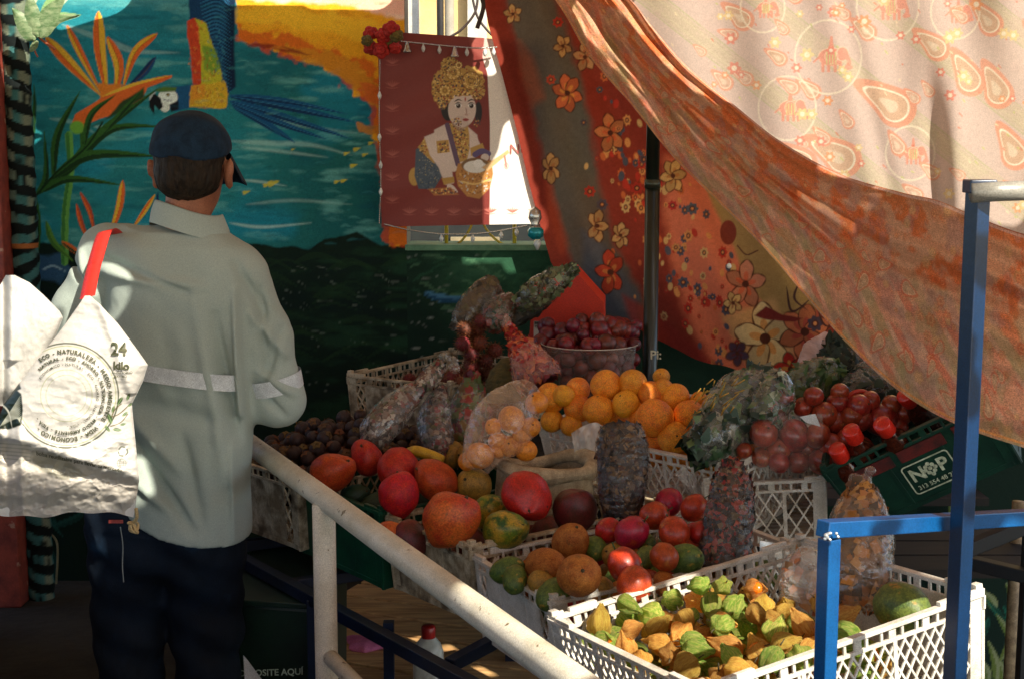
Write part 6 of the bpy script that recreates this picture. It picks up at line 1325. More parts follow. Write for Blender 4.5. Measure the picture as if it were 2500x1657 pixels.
S_.cap(hp(-.02,.092,-.062),hp(.02,.092,-.062),.007,.007,.006)   # mouth
nb_=mp(452,560,.0); S_.cap(hp(0,-.008,-.05),nb_,.052,.052,.03)
shR,shL=mp(606,668,.0),mp(258,612,.0); elR,elL=mp(680,975,.03),mp(132,890,.03)
wrR,wrL=mp(600,965,.27),mp(225,1010,.25)
S_.cap(mp(440,720,.02),mp(445,930,.02),.085,.085,.05).cap(mp(345,680,.01),mp(545,705,.01),.045,.045,.05).cap(mp(445,930,.02),mp(430,1150,.02),.08,.075,.05).cap(mp(350,1240,.01),mp(480,1245,.01),.06,.06,.04)
S_.chain([shR,elR,wrR],[.028,.026,.020],.02); S_.chain([shL,elL,wrL],[.034,.030,.022],.02)
def hand(w,d,up):
    d=np.array(d,float);d/=np.linalg.norm(d);up=np.array(up,float);sd=np.cross(d,up);sd/=np.linalg.norm(sd);up=np.cross(sd,d)
    S_.cap(w,w+d*.045,.022,.03,.015)
    for k,l in enumerate((.07,.08,.075,.058)):
        b=w+d*.075+sd*(.022-.0165*k+.003); m1=b+d*l*.45-up*.008; m2=m1+d*l*.3-up*.018; tp=m2+d*l*.15-up*.02
        S_.chain([w+d*.04+sd*(.02-.014*k),b,m1,m2,tp],[.011,.0098,.009,.0082,.007],.004)
    S_.chain([w+d*.02+sd*.02,w+d*.045+sd*.045-up*.01,w+d*.07+sd*.05-up*.03],[.013,.011,.008],.006)
hand(wrR,(-.3,.9,-.15),(0,0,1)); hand(wrL,(.35,.9,-.1),(0,0,1))
hipc=mp(412,1250); kz=.48
legs=[]
for sgn,px in ((-1,318),(1,492)):
    a=mp(px,1260); k=np.array([mp(px+ (sgn*8),1560)[0],MY+.03,kz]); f=np.array([k[0]+.005,MY-.01,.09]); legs.append((a,k,f))
    S_.chain([a,k,f],[.065,.048,.036],.03); S_.cap(f+np.array([0,-.03,-.035]),f+np.array([.01*sgn,.17,-.05]),.035,.03,.02)
lo=np.array([-1.32,2.95,.0]);hi=np.array([-.38,3.85,1.82]); S_.mesh('body',lo,hi,.0062,m_skin,man)
# hair
H_=SDF(); H_.ell(hp(0,-.012,.018),(.083,.097,.098),.01,Mh).ell(hp(0,-.035,-.045),(.070,.057,.05),.03,Mh)
def cut(D,x,y,z):
    f=(x-hd[0])*fw_[0]+(y-hd[1])*fw_[1]; r=(x-hd[0])*rt_[0]+(y-hd[1])*rt_[1]; u=z-hd[2]
    n=(fbm(x*140+0*z,y*140+0*z,z*45+0*x,3,3)-.5)*.006
    D=np.maximum(D+n,u-.020)
    D=np.maximum(D, f-.045+0*D); D=np.maximum(D,-(u+.094-6*r*r-.6*np.maximum(f,0)+.0*z))
    ear=.036-np.sqrt((np.abs(r)-.094)**2+(f-.01)**2+((u+.034)/1.3)**2); D=np.maximum(D,ear*.8)
    D=np.maximum(D,-(u+.03)+ (f-.01)*1.5-.0*D) if False else D
    return D
H_.post.append(cut); H_.mesh('hair',hd-np.array([.12,.13,.13]),hd+np.array([.12,.13,.13]),.003,mat('dark_hair',(44,34,24),(22,18,14),rough=.6,nscale=60,stretch=(1,1,.3),bump=.9,bscale=130,spec=.2),man)
# cap
c_=SDF(); tilt=np.array(Mh); a_=R_(-14)
nrm=np.array([0,0,1.])*math.cos(a_)+fw_*math.sin(a_)*.4 + rt_*.05; nrm/=np.linalg.norm(nrm)
c_.ell(hp(.0,-.004,.022),(.093,.108,.083),.01,Mh).ell(hp(0,.0,.045),(.078,.090,.062),.02,Mh)
def cc(D,x,y,z):
    d=(x-hd[0])*nrm[0]+(y-hd[1])*nrm[1]+(z-hd[2])*nrm[2]
    f=(x-hd[0])*fw_[0]+(y-hd[1])*fw_[1]; r=(x-hd[0])*rt_[0]+(y-hd[1])*rt_[1]
    D=D+.0012*np.sin(f*60+z*90)+.0035*(fbm(x*20+0*z,y*20+0*z,z*20+0*x,3,5)-.5)
    arch=.012*np.exp(-((r+.0)/.03)**2)*(f<0)
    D=np.maximum(D,(.018+arch+.10*f-d)*.9); return D
c_.post.append(cc); m_cap=mat('navy_cap_cloth',(24,46,66),(16,34,50),rough=.85,nscale=40,bump=.5,bscale=220,bdist=.001,spec=.2)
cp=c_.mesh('cap',hd-np.array([.14,.15,.06]),hd+np.array([.14,.15,.17]),.0035,m_cap,man)
# brim, sweeping forward and down on his right
nu,nv=26,14; V=[]; ba=R_(-16); bf_=fw_*math.cos(ba)-rt_*math.sin(ba); br_=rt_*math.cos(ba)+fw_*math.sin(ba)
for tt in (0,.004):
    for j in range(nv):
        v=j/(nv-1)
        for i in range(nu):
            a=-1.15+2.3*i/(nu-1); r0=.083; f0=.10; ext=.078*v*math.cos(a*.95)**.7
            R0=(lambda r_,f_,u_:hd+br_*r_+bf_*f_+np.array([0,0,u_]))(math.sin(a)*r0*1.04,math.cos(a)*f0*.98+ext,
 .026-.95*ext-.020*abs(math.sin(a))**2*1.0-.25*ext*abs(math.sin(a))-tt-.004); V.append(R0)
V=np.array(V); g=grid_faces(nu,nv); n0=nu*nv; bd=[[j*nu,(j+1)*nu,n0+(j+1)*nu,n0+j*nu] for j in range(nv-1)]+[[(nv-1)*nu+i,(nv-1)*nu+i+1,n0+(nv-1)*nu+i+1,n0+(nv-1)*nu+i] for i in range(nu-1)]+[[(j+1)*nu+nu-1,j*nu+nu-1,n0+j*nu+nu-1,n0+(j+1)*nu+nu-1] for j in range(nv-1)]
mesh('cap_brim',V,[list(f)[::-1] for f in g]+[list(f+n0) for f in g]+bd,m_cap,man)
# shirt: silhouettes surveyed row by row
rows=[(560,330,540),(600,285,590),(650,268,612),(720,262,620),(820,262,619),(920,268,617),(1020,285,614),(1120,300,611),(1220,306,612),(1340,312,613)]
zr=np.array([mp(440,r[0])[2] for r in rows])[::-1]; xl_=np.array([mp(r[1],r[0])[0] for r in rows])[::-1]; xr_=np.array([mp(r[2],r[0])[0] for r in rows])[::-1]
dep_=np.array([.075,.10,.115,.122,.124,.12,.122,.132,.142,.150])[::-1]
m_sh_=mat('shirt_cotton',(160,171,163),(152,163,155),rough=.85,nscale=3,bump=.25,bscale=300,bdist=.0008,spec=.15,grain=.05)
T_=SDF(); T_.cap(mp(310,618),mp(430,622),.058,.054,.05).cap(mp(430,622),mp(560,662),.062,.062,.05)
T_.chain([shR+np.array([-.012,0,-.005]),(shR+elR)/2+np.array([.004,0,0]),elR,elR+np.array([-.012,.05,-.0])],[.062,.060,.056,.052],.03)
T_.chain([elR+np.array([-.012,.05,0]),wrR],[.052,.038],.03)
T_.chain([shL,(shL+elL)/2,elL],[.062,.058,.056],.03); T_.chain([elL,wrL],[.054,.036],.03)
def torso(D,x,y,z):
    zz=z+0*x; L=np.interp(z,zr,xl_);Rr=np.interp(z,zr,xr_);b=np.interp(z,zr,dep_); cx=(L+Rr)/2;a=(Rr-L)/2
    yy=y-(MY+.01)
    e=np.sqrt(((x-cx)/a)**2+(yy/b)**2); e4=(((x-cx)/a)**4+(yy/b)**4)**.25; e=.45*e+.55*e4
    d=(e-1)*np.minimum(a,b)
    top=mp(440,566)[2]; d=np.maximum(d,(z-top)+0*d)
    k=.035; h=np.clip(.5+.5*(D-d)/k,0,1); D=D*(1-h)+d*h-k*h*(1-h)
    # creases
    X=(x-mp(440,0)[0]);Z=z-1.1
    def fold(px0,py0,px1,py1,w,am):
        a0=mp(px0,py0);a1=mp(px1,py1); dx,dz=a1[0]-a0[0],a1[2]-a0[2]; q=dx*dx+dz*dz; t=np.clip(((x-a0[0])*dx+(z-a0[2])*dz)/q,0,1)
        dd=np.sqrt((x-a0[0]-t*dx)**2+(z-a0[2]-t*dz)**2); return 2.6*am*np.exp(-(dd/(w*.8))**2)*np.sin(np.pi*np.clip(t*.9+.05,0,1))**.5*(y<MY+.03)
    f=0
    for F_ in ((265,620,480,700,.012,-.007),(262,655,520,690,.018,.006),(590,700,600,1000,.010,.007),(545,760,590,1060,.016,-.007),(500,720,575,1150,.02,.005),(345,1045,500,1260,.016,-.010),(335,1130,450,1210,.018,.006),(350,1000,470,1120,.02,.006),(330,960,560,1010,.03,-.005),(470,1040,520,1250,.018,-.006),(585,1060,590,1290,.008,.005),(300,800,430,930,.03,.005),(420,760,470,1000,.03,-.004),(640,700,660,900,.014,-.006),(625,760,700,860,.013,.006),(690,800,650,930,.014,-.006),(640,900,725,960,.012,.005),(630,930,700,1010,.012,-.005),(590,640,650,760,.014,-.006),(180,640,240,700,.012,-.008),(210,610,235,720,.012,.007)):
        f=f+fold(*F_)
    f=np.clip(f,-.017,.017); D=D-f-.016*(fbm(X*8+Z*3,Z*5-X*2,0,3,4)-.5)-.006*(fbm(X*22+Z*9,Z*12-X*6,0,3,14)-.5)
    hem=np.interp(x,[mp(q,1240)[0] for q in (200,330,360,420,500,560,606,640)],[mp(440,q)[2] for q in (1190,1224,1252,1280,1298,1304,1307,1307)])
    return np.maximum(D,(hem-z)+0*D)
T_.post.append(torso); T_.mesh('shirt',(-1.32,2.98,.68),(-.38,3.75,1.47),.0052,m_sh_,man)
# collar
m_=m_sh_; cA=mp(458,540); V=[];n=48; prof=[(1.12,-.034),(1.05,-.004),(.96,.016),(.93,.020),(.88,.016),(.92,0),(.98,-.034)]
for k,(f_,u_) in enumerate(prof):
    for i in range(n):
        t=2*math.pi*i/n; x=math.cos(t)*.084*f_; y=math.sin(t)*.080*f_; V.append(cA+np.array([x+.004*f_,y+.012,u_-.19*x+ .08*y*0 +.006*math.sin(t*2)+.012*(y<0)*1-.30*max(0,y)]))
F=[[j*n+i,(j+1)*n+i,(j+1)*n+(i+1)%n,j*n+(i+1)%n] for j in range(len(prof)-1) for i in range(n)]; mesh('collar',V,F,m_sh_,man)
# reflective tape on the back and the sleeve
m_tp=mat('reflective_tape',(206,212,214),(186,192,196),rough=.35,nscale=30,bump=.2,bscale=40,spec=.6)
def back_y(x,z): 
    L=np.interp(z,zr,xl_);Rr=np.interp(z,zr,xr_);b=np.interp(z,zr,dep_);cx=(L+Rr)/2;a=(Rr-L)/2; u=np.clip(np.abs((x-cx)/a),0,.985); 
    lo_,hi_=0*u,0*u+1.2
    for _ in range(26):
        m=(lo_+hi_)/2; e=.45*np.sqrt(u**2+m**2)+.55*(u**4+m**4)**.25; lo_=np.where(e<1,m,lo_);hi_=np.where(e<1,hi_,m)
    return MY+.01-b*lo_
V=[];nx=60
for o_ in (.0125,.009):
    for j in range(5):
        for i in range(nx):
            px=275+(614-275)*i/(nx-1); top=868+ (px-360)*.145; py=top+(38-0)*j/4*1.0; P_=mp(px,py); V.append([P_[0],back_y(P_[0],P_[2])-o_,P_[2]])
V=np.array(V); 
g=grid_faces(nx,5); mesh('reflective_tape',V,[list(f) for f in g]+[list(f+5*nx)[::-1] for f in g],m_tp,man)
ax_=elR-shR; ax_/=np.linalg.norm(ax_); c0_=elR-ax_*.025; c1_=c0_-ax_*.038; MB().tube([c0_,(c0_+c1_)/2,c1_],[.0665,.0675,.068],40,cap=False).build('sleeve_tape',m_tp,man,True)
# jeans
J_=SDF(); J_.cap(mp(400,1200,.01),mp(460,1215,.01),.085,.085,.04)
for a,k,f in legs: J_.chain([a,k,f+np.array([0,0,.0])],[.108,.083,.068],.03)
J_.ell(mp(345,1310,-.02),(.095,.095,.10),.04).ell(mp(482,1335,-.02),(.09,.095,.10),.04)
def jf(D,x,y,z):
    n=(fbm(x*11+0*z,y*9+0*z,z*16+0*x,4,9)-.5); D=D-.016*n-.004*np.sin(z*60+x*30+0*y)*(z<.75)
    D=np.maximum(D,.055-z+0*D); return np.maximum(D,z-.88+0*D)
J_.post.append(jf);  J_.mesh('jeans',(-1.30,3.0,.03),(-.50,3.7,1.02),.007,mat('dark_denim',(16,28,42),(10,18,28),rough=.8,nscale=7,bump=.5,bscale=220,bdist=.001,spec=.2,col3=(30,54,76),lo3=.64,hi3=.74,s3=6),man)
MB().tube(bez([at(a,b,3.165) for a,b in ((294,1285),(300,1330),(299,1380),(302,1420))]),.0013,5).build('side_seam',mat('seam_thread',(150,156,150),rough=.8),man,True)
MB().box(at(283,1272,3.16),(.032,.004,.007)).build('pocket_tag',mat('tag_red',(170,70,60)),man)
B_2=SDF()
for a,k,f in legs: B_2.cap(f+np.array([0,-.05,-.052]),f+np.array([0,.18,-.055]),.045,.04,.02)
B_2.post.append(lambda D,x,y,z:np.maximum(D,.004-z+0*D)); B_2.mesh('shoes',(-1.3,3.1,-.02),(-.5,3.65,.13),.006,mat('black_shoe',(30,28,26),rough=.5),man)

# ================= the shopping bag =================
BY=2.95
bagT=thing('shopping_bag','white printed reusable bag with a red strap hanging from the man\'s left shoulder','bag',at(160,1250,BY))
def rowsurf(rows,nx,ny,yd,thick,seed,bottom=None):
    R_a=np.array(rows,float); ys=np.linspace(R_a[0,0],R_a[-1,0],ny); xl=np.interp(ys,R_a[:,0],R_a[:,1]);xr=np.interp(ys,R_a[:,0],R_a[:,2])
    U,YY=np.meshgrid(np.linspace(0,1,nx),ys); X=xl[:,None]*(1-U)+xr[:,None]*U; V_=(YY-ys[0])/(ys[-1]-ys[0])
    if bottom is not None: YY=YY+bottom(X)*sm(V_,.8,1)
    prof=(np.clip(4*U*(1-U),0,1)**.5)*sm(V_,-.05,.45)*(1-.75*sm(V_,.86,1.0))
    return X.ravel(),YY.ravel(),prof.ravel(),V_.ravel(),U.ravel()
rows_f=[(722,207,220),(745,192,246),(790,160,288),(830,130,318),(860,104,340),(890,80,361),(930,50,349),(985,10,322),(1010,0,324),(1080,-20,331),(1170,-35,340),(1255,-45,326)]
def bagdepth(X,Y,prof,sg):
    cr=(fbm(X/60,Y/34,0,3,61)-.5); cr2=1-np.abs(fbm(X/60+Y/90,Y/50-X/160,0,4,71)-.5)*4
    lowc=sm(Y,1040,1130); d=prof*.055+.010*cr*(1+1.2*lowc)+.005*cr2*(.5+.9*lowc)
    # hard crease: the lower part tucks under along a diagonal
    line=(Y-(1075+(X-60)*.30)); d=d-.030*sm(line,0,46)+.014*np.exp(-(line/22)**2)
    d=d+.010*np.exp(-((X-45-.05*(Y-1000))/10)**2)*sm(Y,980,1060)-.010*np.exp(-((X-18)/10)**2)*sm(Y,980,1060)
    d=d+.008*np.exp(-(((X-300)-(Y-900)*.35)/12)**2)*(Y<960)
    return d*sg
nx,ny=300,430
X,Y,prof,v,u=rowsurf(rows_f,nx,ny,BY,.05,1,bottom=lambda X:6*np.sin(X/47)+3*np.sin(X/17+1)-.03*X*0)
dF=bagdepth(X,Y,prof,1); front=at(X,Y,BY-dF); backV=at(X,Y,BY+.005+.4*np.abs(prof)*.05+.01)
p=Paint(X,Y,(194,191,184))
CX,CY=162,965; GR=(58,66,44);LG=(150,156,110)
for r_,w_,c in ((127,1.9,GR),(121,1.1,LG),(63,.8,LG),(50,.6,LG)): p.ell(CX,CY,r_,r_,c,ring=w_,soft=.7,a=.9)
# leaves
for P_,w_ in (([(268,1030),(280,1000),(296,985)],1.2),([(262,1020),(290,1010),(318,985)],1.2),([(270,1040),(295,1030),(312,1010)],1.2)): p.stroke(P_,w_,(96,84,50),taper=0)
for x,y,a,l in ((293,978,-1.0,11),(313,968,-1.2,9),(268,1020,1.2,13),(286,1048,.1,10),(305,1010,-.7,8),(262,1045,.9,9),(276,998,-1.3,8),(300,1035,-.2,7),(318,987,-.6,7)): p.ell(x,y,l,l*.42,(56,84,44),ang=a,a=.95); p.stroke([(x-l*math.cos(a),y-l*math.sin(a)),(x+l*math.cos(a),y+l*math.sin(a))],.5,(150,170,120),taper=0)
p.mix(sm(Y-(1085+(X-60)*.30),0,14)*.6,(196,186,172))  # beige below the crease: its shade painted into the bag colour
# big dark leaves at the left
p.poly([(-60,860),(10,862),(35,890),(44,925),(52,948),(30,960),(-60,964)],(36,42,32),soft=2,warp=4); p.poly([(-60,970),(30,945),(52,960),(56,1000),(52,1036),(20,1046),(-60,1040)],(24,34,22),soft=2,warp=3)
for k in range(14): p.stroke([(0+k*4,1040-k*2),(28+k*1.5,1000+k*2),(50,965+k*5)],1.1,(196,198,180),a=.7); p.stroke([(-10,955-k*9),(20,940-k*7),(36,930-k*5)],1.0,(150,160,150),a=.5)
p.stroke([(-20,970),(18,1000),(30,1044)],2,(206,206,190))
# lower printed bands and folds of darker print
for k in range(5): p.stroke([(-40,1078+k*9),(60,1086+k*9),(75,1088+k*9)],1.3,(120,124,104),taper=0,a=.6)
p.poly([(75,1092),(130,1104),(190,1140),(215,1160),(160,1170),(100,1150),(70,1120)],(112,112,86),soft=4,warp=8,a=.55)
# recycling sign and globe
for k in range(3):
    a=k*2.094-.5; p.stroke([(300+11*math.cos(a),1101+11*math.sin(a)),(300+12*math.cos(a+.7),1101+12*math.sin(a+.7)),(300+11*math.cos(a+1.4),1101+11*math.sin(a+1.4))],1.9,(90,96,84),taper=0,a=.95)
p.ell(297,1130,11,11,(110,116,106),ring=.7,soft=.6); p.ell(297,1130,5,11,(110,116,106),ring=.5,soft=.6); p.stroke([(286,1130),(308,1130)],.6,(110,116,106),taper=0); p.stroke([(288,1124),(306,1124)],.5,(110,116,106),taper=0); p.stroke([(288,1136),(306,1136)],.5,(110,116,106),taper=0)
C=p.C; n0=len(front)
m_bag=mat('bag_print',vcol=True,rough=.38,spec=.5,bump=.25,bscale=26,bdist=.004,grain=.03,trans=.12)
g=grid_faces(nx,ny); bord=[]
for j in range(ny-1): bord+= [[j*nx,(j+1)*nx,n0+(j+1)*nx,n0+j*nx],[(j+1)*nx+nx-1,j*nx+nx-1,n0+j*nx+nx-1,n0+(j+1)*nx+nx-1]]
for i in range(nx-1): bord.append([(ny-1)*nx+i,(ny-1)*nx+i+1,n0+(ny-1)*nx+i+1,n0+(ny-1)*nx+i])
Fall=np.vstack([g[:,::-1],g+n0,np.array(bord)])
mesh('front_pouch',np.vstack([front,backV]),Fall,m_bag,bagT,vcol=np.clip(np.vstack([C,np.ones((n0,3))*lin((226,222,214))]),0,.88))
# the second opened side of the bag
X2,Y2,pr2,v2,u2=rowsurf([(672,14,36),(690,4,72),(720,-14,106),(760,-30,146),(775,-36,154),(810,-44,140),(870,-60,112),(930,-60,80),(990,-60,30)],140,150,BY,.03,2)
f2=at(X2,Y2,BY+.045-.035*pr2-.012*(fbm(X2/40,Y2/50,0,4,81)-.5)-.014*np.exp(-((X2-28)/14)**2)*(Y2<880)+.016*np.exp(-((X2-8)/9)**2)); b2=at(X2,Y2,BY+.075+.0*X2); n2=len(f2); g=grid_faces(140,150)
bord=[[j*140,(j+1)*140,n2+(j+1)*140,n2+j*140] for j in range(149)]+[[(j+1)*140+139,j*140+139,n2+j*140+139,n2+(j+1)*140+139] for j in range(149)]
mesh('rear_flap',np.vstack([f2,b2]),np.vstack([g[:,::-1],g+n2,np.array(bord)]),mat('bag_plain',(192,190,184),(184,181,174),rough=.45,bump=.3,bscale=40,bdist=.004,trans=.12,grain=.03),bagT)
# printing on the front
def surf(x,y): # nearest front point, slightly raised
    x=np.asarray(x);y=np.asarray(y); R_a=np.array(rows_f,float); xl=np.interp(y,R_a[:,0],R_a[:,1]);xr=np.interp(y,R_a[:,0],R_a[:,2]); U=np.clip((x-xl)/(xr-xl),0,1); V_=(y-722)/(1255-722)
    pr=(np.clip(4*U*(1-U),0,1)**.5)*sm(V_,-.05,.45)*(1-.75*sm(V_,.86,1.0)); return at(x,y,BY-bagdepth(x,y,pr,1)-.0038)
tv=[];tf=[]
def flush(nm):
    global tv,tf
    mesh(nm,np.vstack(tv),tf,mat('bag_ink',(54,60,40),(80,80,56),rough=.6,nscale=60),bagT,False); tv=[];tf=[]
def add_txt(txt,size,place_,bold=.02):
    Vt,Ft=text_geo(txt,size,bold); x,y=place_(Vt[:,0],Vt[:,1]); P_=surf(x,y); n=sum(len(a) for a in tv); tv.append(P_); tf.extend([[i+n for i in f] for f in Ft])
def arc(txt,r,size,a0,sp,bold=.045):
    a=a0
    for ch in txt:
        wd={'I':.42,' ':.45,'-':.5,'M':.95,'N':.85,'O':.86,'A':.8}.get(ch,.72)*size
        if ch!=' ':
            am=a+wd/2/r
            add_txt(ch,size,lambda X_,Y_,am=am:(CX+(r+Y_)*np.cos(am)-X_*np.sin(am)*1.0, CY+(r+Y_)*np.sin(am)+X_*np.cos(am)),bold)
        a+=wd/r*sp
arc('ECO - NATURALEZA - MEDIO AMBIENTE - VIDA - ECONOMICO - ',107,13.5,-2.25,1.0)
arc('NATURAL - ECO - AHORRO - NATURALEZA - MEDIO AMBIENTE - VIDA - ',91,11,-2.4,1.0)
arc('ECONOMICO - NATURAL - ECO - AHORRO - NATURAL - VIDA - ',76,9,-2.6,1.0,.01)
flush('ring_lettering')
add_txt('24',44,lambda X_,Y_:(290+X_*.9,853-Y_),.03); add_txt('kilo',27,lambda X_,Y_:(296+X_,893-Y_+X_*.04),.035); add_txt('CONTENIDO',8.5,lambda X_,Y_:(298+X_,909-Y_),.01); add_txt('MAXIMO',8,lambda X_,Y_:(294+X_,919-Y_),.01)
flush('size_lettering')
add_txt('bolsa reutilizable para llevar tu mercado.',13,lambda X_,Y_:(195+X_,1127-Y_+X_*.20),.02)
flush('slogan_lettering')
kn=at(327,1285,BY-.01); kb=MB()
for k in range(3): kb.tube([kn+np.array([.009*math.cos(t+k),-.004*k+.004*math.sin(t*3),.012*math.sin(t)]) for t in np.linspace(0,6.283,18,endpoint=False)],.0028,6,True)
kb.tube(bez([at(332,1240,BY-.03),at(334,1262,BY-.025),at(327,1274,BY-.015)]),.004,6); kb.build('knotted_cord',mat('frayed_cord',(196,170,120),rough=.9),bagT,True)
# strap over the shoulder
sp_=[at(286,575,3.27),at(266,562,3.20),at(254,572,3.16),at(240,615,3.10),at(226,668,3.03),at(214,726,2.955)]; q=bez(sp_); Tn=np.gradient(q,axis=0); V=[]
for o_ in (0,.004):
    for i,P_ in enumerate(q):
        w_=.0165*(1 if i<len(q)*.7 else .95); V.append(P_+np.array([-w_,-o_,-.004])); V.append(P_+np.array([w_,-o_,.004]))
n=len(q); F=[[2*i,2*i+1,2*i+3,2*i+2] for i in range(n-1)]; F=F+[[f+2*n for f in ff][::-1] for ff in F]+[[2*i,2*i+2,2*n+2*i+2,2*n+2*i] for i in range(n-1)]+[[2*i+3,2*i+1,2*n+2*i+1,2*n+2*i+3] for i in range(n-1)]
mesh('strap',V,F,mat('red_webbing',(206,40,30),(190,34,26),rough=.55,nscale=50,bump=.3,bscale=200,bdist=.001),bagT)
# ================= overhead awning, unseen and added for shade; gaps cut where sun patches fall =================
LIT=[]
def lit(P,dap=0.,grow=1,al=()): LIT.append((P,dap,grow,al))
MW=('mural_wall','leaf_sprig','wrapped_post','low_wall'); PO_=('poster','bead_chain','low_wall','hanging_ornament','railing'); CL=('paisley_curtain',); BG=('shopping_bag',); MN=('person','shopping_bag'); SW=('draped_swag',); C_=('produce_crate','husk_berry','clear_bag','feijoa','amber_bag'); BB=('blue_barrier',); HR=('handrail',)
lit([(20,-60),(335,-60),(300,18),(210,44),(130,70),(75,98),(20,90)],al=MW)
lit([(560,-80),(950,-80),(945,14),(800,6),(560,0)],al=MW)
lit([(1150,92),(1215,98),(1235,180),(1262,320),(1292,450),(1318,548),(1176,548),(1166,500),(1172,450),(1205,420),(1222,385),(1240,330),(1240,230),(1215,190),(1178,140)],al=PO_)
lit([(1183,556),(1330,556),(1350,700),(1192,700)],al=PO_)
lit([(1500,2),(2498,2),(2498,545),(2390,525),(2290,485),(2050,422),(1905,340),(1790,250),(1680,160),(1600,70),(1555,5)],0,3,al=CL)
lit([(0,690),(60,690),(130,740),(160,790),(213,722),(300,790),(361,890),(322,985),(340,1170),(300,1150),(220,1130),(150,1100),(60,1085),(0,1060)],0,2,al=BG)
lit([(236,610),(262,570),(245,660),(213,726),(205,700)],al=MN)
lit([(262,640),(285,690),(290,780),(240,760),(245,690)],al=MN); lit([(150,690),(190,620),(212,625),(160,740),(135,735)],al=MN); lit([(338,1110),(350,1180),(362,1215),(338,1210)],al=MN)
lit([(1120,1395),(1180,1430),(1330,1520),(1440,1650),(1400,1656),(1240,1535),(1130,1430)],al=HR)
lit([(905+1000,520),(1985,548),(2058,585),(2045,600),(1960,585),(1900,555)],al=SW)
lit([(1405,10),(1450,80),(1560,180),(1660,270),(1760,335),(1750,318),(1640,215),(1540,100),(1450,10)],al=SW)
lit([(1352,1480),(1380,1500),(1530,1575),(1690,1656),(1560,1656),(1440,1560),(1352,1530)],al=C_)
lit([(1400,1500),(1440,1440),(1560,1430),(1680,1400),(1850,1430),(1960,1480),(1980,1560),(1850,1640),(1700,1656),(1640,1640)],.57,al=C_)
lit([(1790,1656),(1830,1630),(2000,1570),(2130,1510),(2320,1450),(2400,1440),(2440,1470),(2445,1656)],al=C_)
lit([(2000,1276),(2078,1278),(2104,1306),(2050,1316),(2038,1656),(2002,1656),(2004,1320)],al=BB)
lit([(2362,545),(2384,520),(2384,565),(2362,600)],al=BB); lit([(2345,1510),(2372,1500),(2372,1656),(2335,1656)],al=BB)
lit([(2395,445),(2498,445),(2498,492),(2395,492)],al=('grey_rail',))
lit([(960,1500),(1010,1485),(1250,1500),(1290,1600),(1180,1656),(1000,1630)],.35,al=('wooden_pallet','water_bottle','pink_cloth'))
lit([(1858,1300),(1955,1325),(1955,1430),(1858,1430)],al=('white_tray',))
bpy.context.view_layer.update(); DG=bpy.context.evaluated_depsgraph_get()
AZ=2.45; cs=.014; ax0,ax1,ay0,ay1=-3.2,4.8,-2.4,5.15
nx_=int((ax1-ax0)/cs)+1;ny_=int((ay1-ay0)/cs)+1; fld=np.zeros((ny_,nx_))
def inpoly(x,y,P):
    c=False
    for i in range(len(P)):
        (x1,y1),(x2,y2)=P[i],P[(i+1)%len(P)]
        if (y1>y)!=(y2>y) and x<(x2-x1)*(y-y1)/(y2-y1+1e-12)+x1: c=not c
    return c
def root(o):
    while o.parent: o=o.parent
    return o.name.split('.')[0]
def cast(o,d,al):
    for _ in range(6):
        h,loc,nr,ii,ob,mm=SC.ray_cast(DG,o,d)
        if not h: return None
        if not al or root(ob) in al: return loc
        if al and al[0] in ('wooden_pallet',) or (al[0]=='produce_crate' and root(ob) in ('blue_barrier','handrail')): o=loc+d*.002; continue
        return None
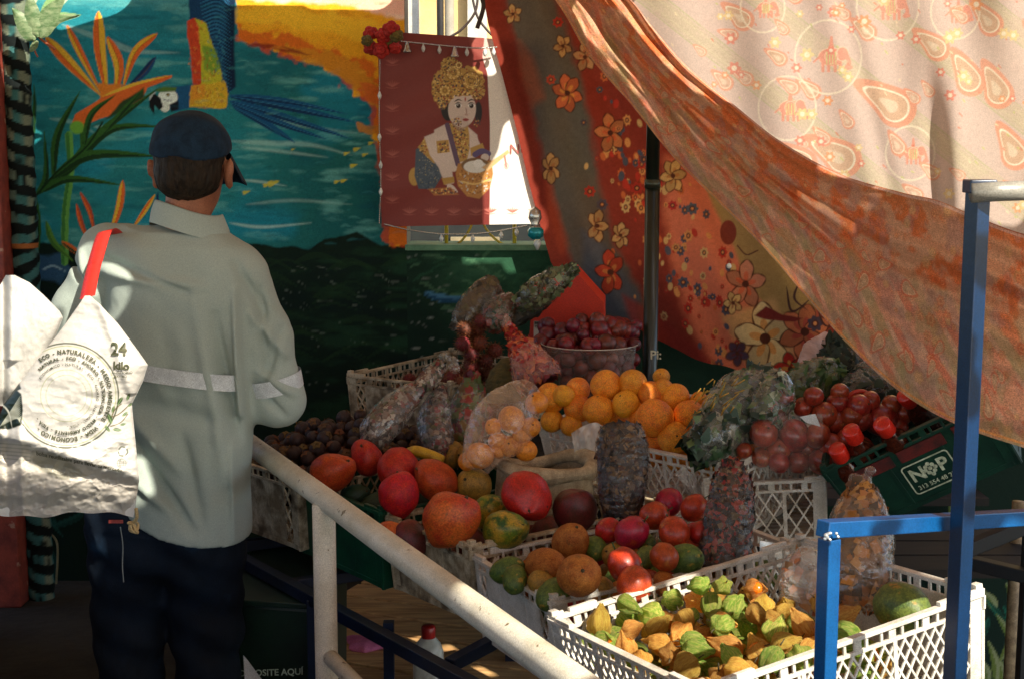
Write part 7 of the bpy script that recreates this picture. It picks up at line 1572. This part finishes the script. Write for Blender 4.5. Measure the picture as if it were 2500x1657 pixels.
for P_,dap,grow,al in LIT:
    xs=[a for a,b in P_];ys=[b for a,b in P_]; st=7 if (max(xs)-min(xs))*(max(ys)-min(ys))>60000 else 5
    for yy in np.arange(min(ys),max(ys)+1,st):
        for xx in np.arange(min(xs),max(xs)+1,st):
            if not inpoly(xx,yy,P_): continue
            if dap and float(fbm(xx/38,yy/30,0,2,5))<dap*.98: continue
            loc=cast(Vector((0,0,CAMZ)),Vector([float(v) for v in ray(xx,yy)]).normalized(),al)
            if loc is None: continue
            SV=Vector([float(v) for v in SUNV]); pp=loc+SV*.012; bad=False
            for _ in range(12):
                h3,l3,n3,i3,o3,m3=SC.ray_cast(DG,pp,SV)
                if not h3: break
                if root(o3) not in al: bad=True; break
                pp=l3+SV*.004
            if bad: continue
            q=np.array(loc); q=q+SUNV*(AZ-q[2])/SUNV[2]; i=int(round((q[0]-ax0)/cs));j=int(round((q[1]-ay0)/cs))
            if 1<=i<nx_-1 and 1<=j<ny_-1: fld[j,i]=1
# fill pin-pricks between samples, then soften so that the edges of the cut gaps are smooth curves
def box(a): return sum(np.roll(np.roll(a,i,0),j,1) for i in (-1,0,1) for j in (-1,0,1))/9
fld=(box(fld)>.2).astype(float); fld=box(box(fld)); fld=.5-fld   # <0 open, >0 cloth
V=[];F=[];idx={}
def vid(x,y):
    k=(round(x,5),round(y,5))
    if k not in idx: idx[k]=len(V); V.append((x,y,AZ))
    return idx[k]
pos=fld>0; full=pos[:-1,:-1]&pos[1:,:-1]&pos[:-1,1:]&pos[1:,1:]; none_=~(pos[:-1,:-1]|pos[1:,:-1]|pos[:-1,1:]|pos[1:,1:])
# merge full runs into long strips row by row
for j in range(ny_-1):
    i=0
    while i<nx_-1:
        if full[j,i]:
            k=i
            while k<nx_-1 and full[j,k]: k+=1
            F.append([vid(ax0+i*cs,ay0+j*cs),vid(ax0+k*cs,ay0+j*cs),vid(ax0+k*cs,ay0+(j+1)*cs),vid(ax0+i*cs,ay0+(j+1)*cs)]); i=k
        else:
            if not none_[j,i]:
                c=[(i,j),(i+1,j),(i+1,j+1),(i,j+1)]; poly=[]
                for m in range(4):
                    a,b=c[m],c[(m+1)%4]; fa,fb=fld[a[1],a[0]],fld[b[1],b[0]]
                    if fa>0: poly.append(vid(ax0+a[0]*cs,ay0+a[1]*cs))
                    if (fa>0)!=(fb>0): t=fa/(fa-fb); poly.append(vid(ax0+(a[0]+(b[0]-a[0])*t)*cs,ay0+(a[1]+(b[1]-a[1])*t)*cs))
                if len(set(poly))>2: F.append(poly)
            i+=1
tag(mesh('awning',V,F,mat('awning_cloth',(196,152,108),(176,134,94),rough=.9,trans=.22)),'unseen awning added high over the stall, its gaps cut to place the sun patches','awning')
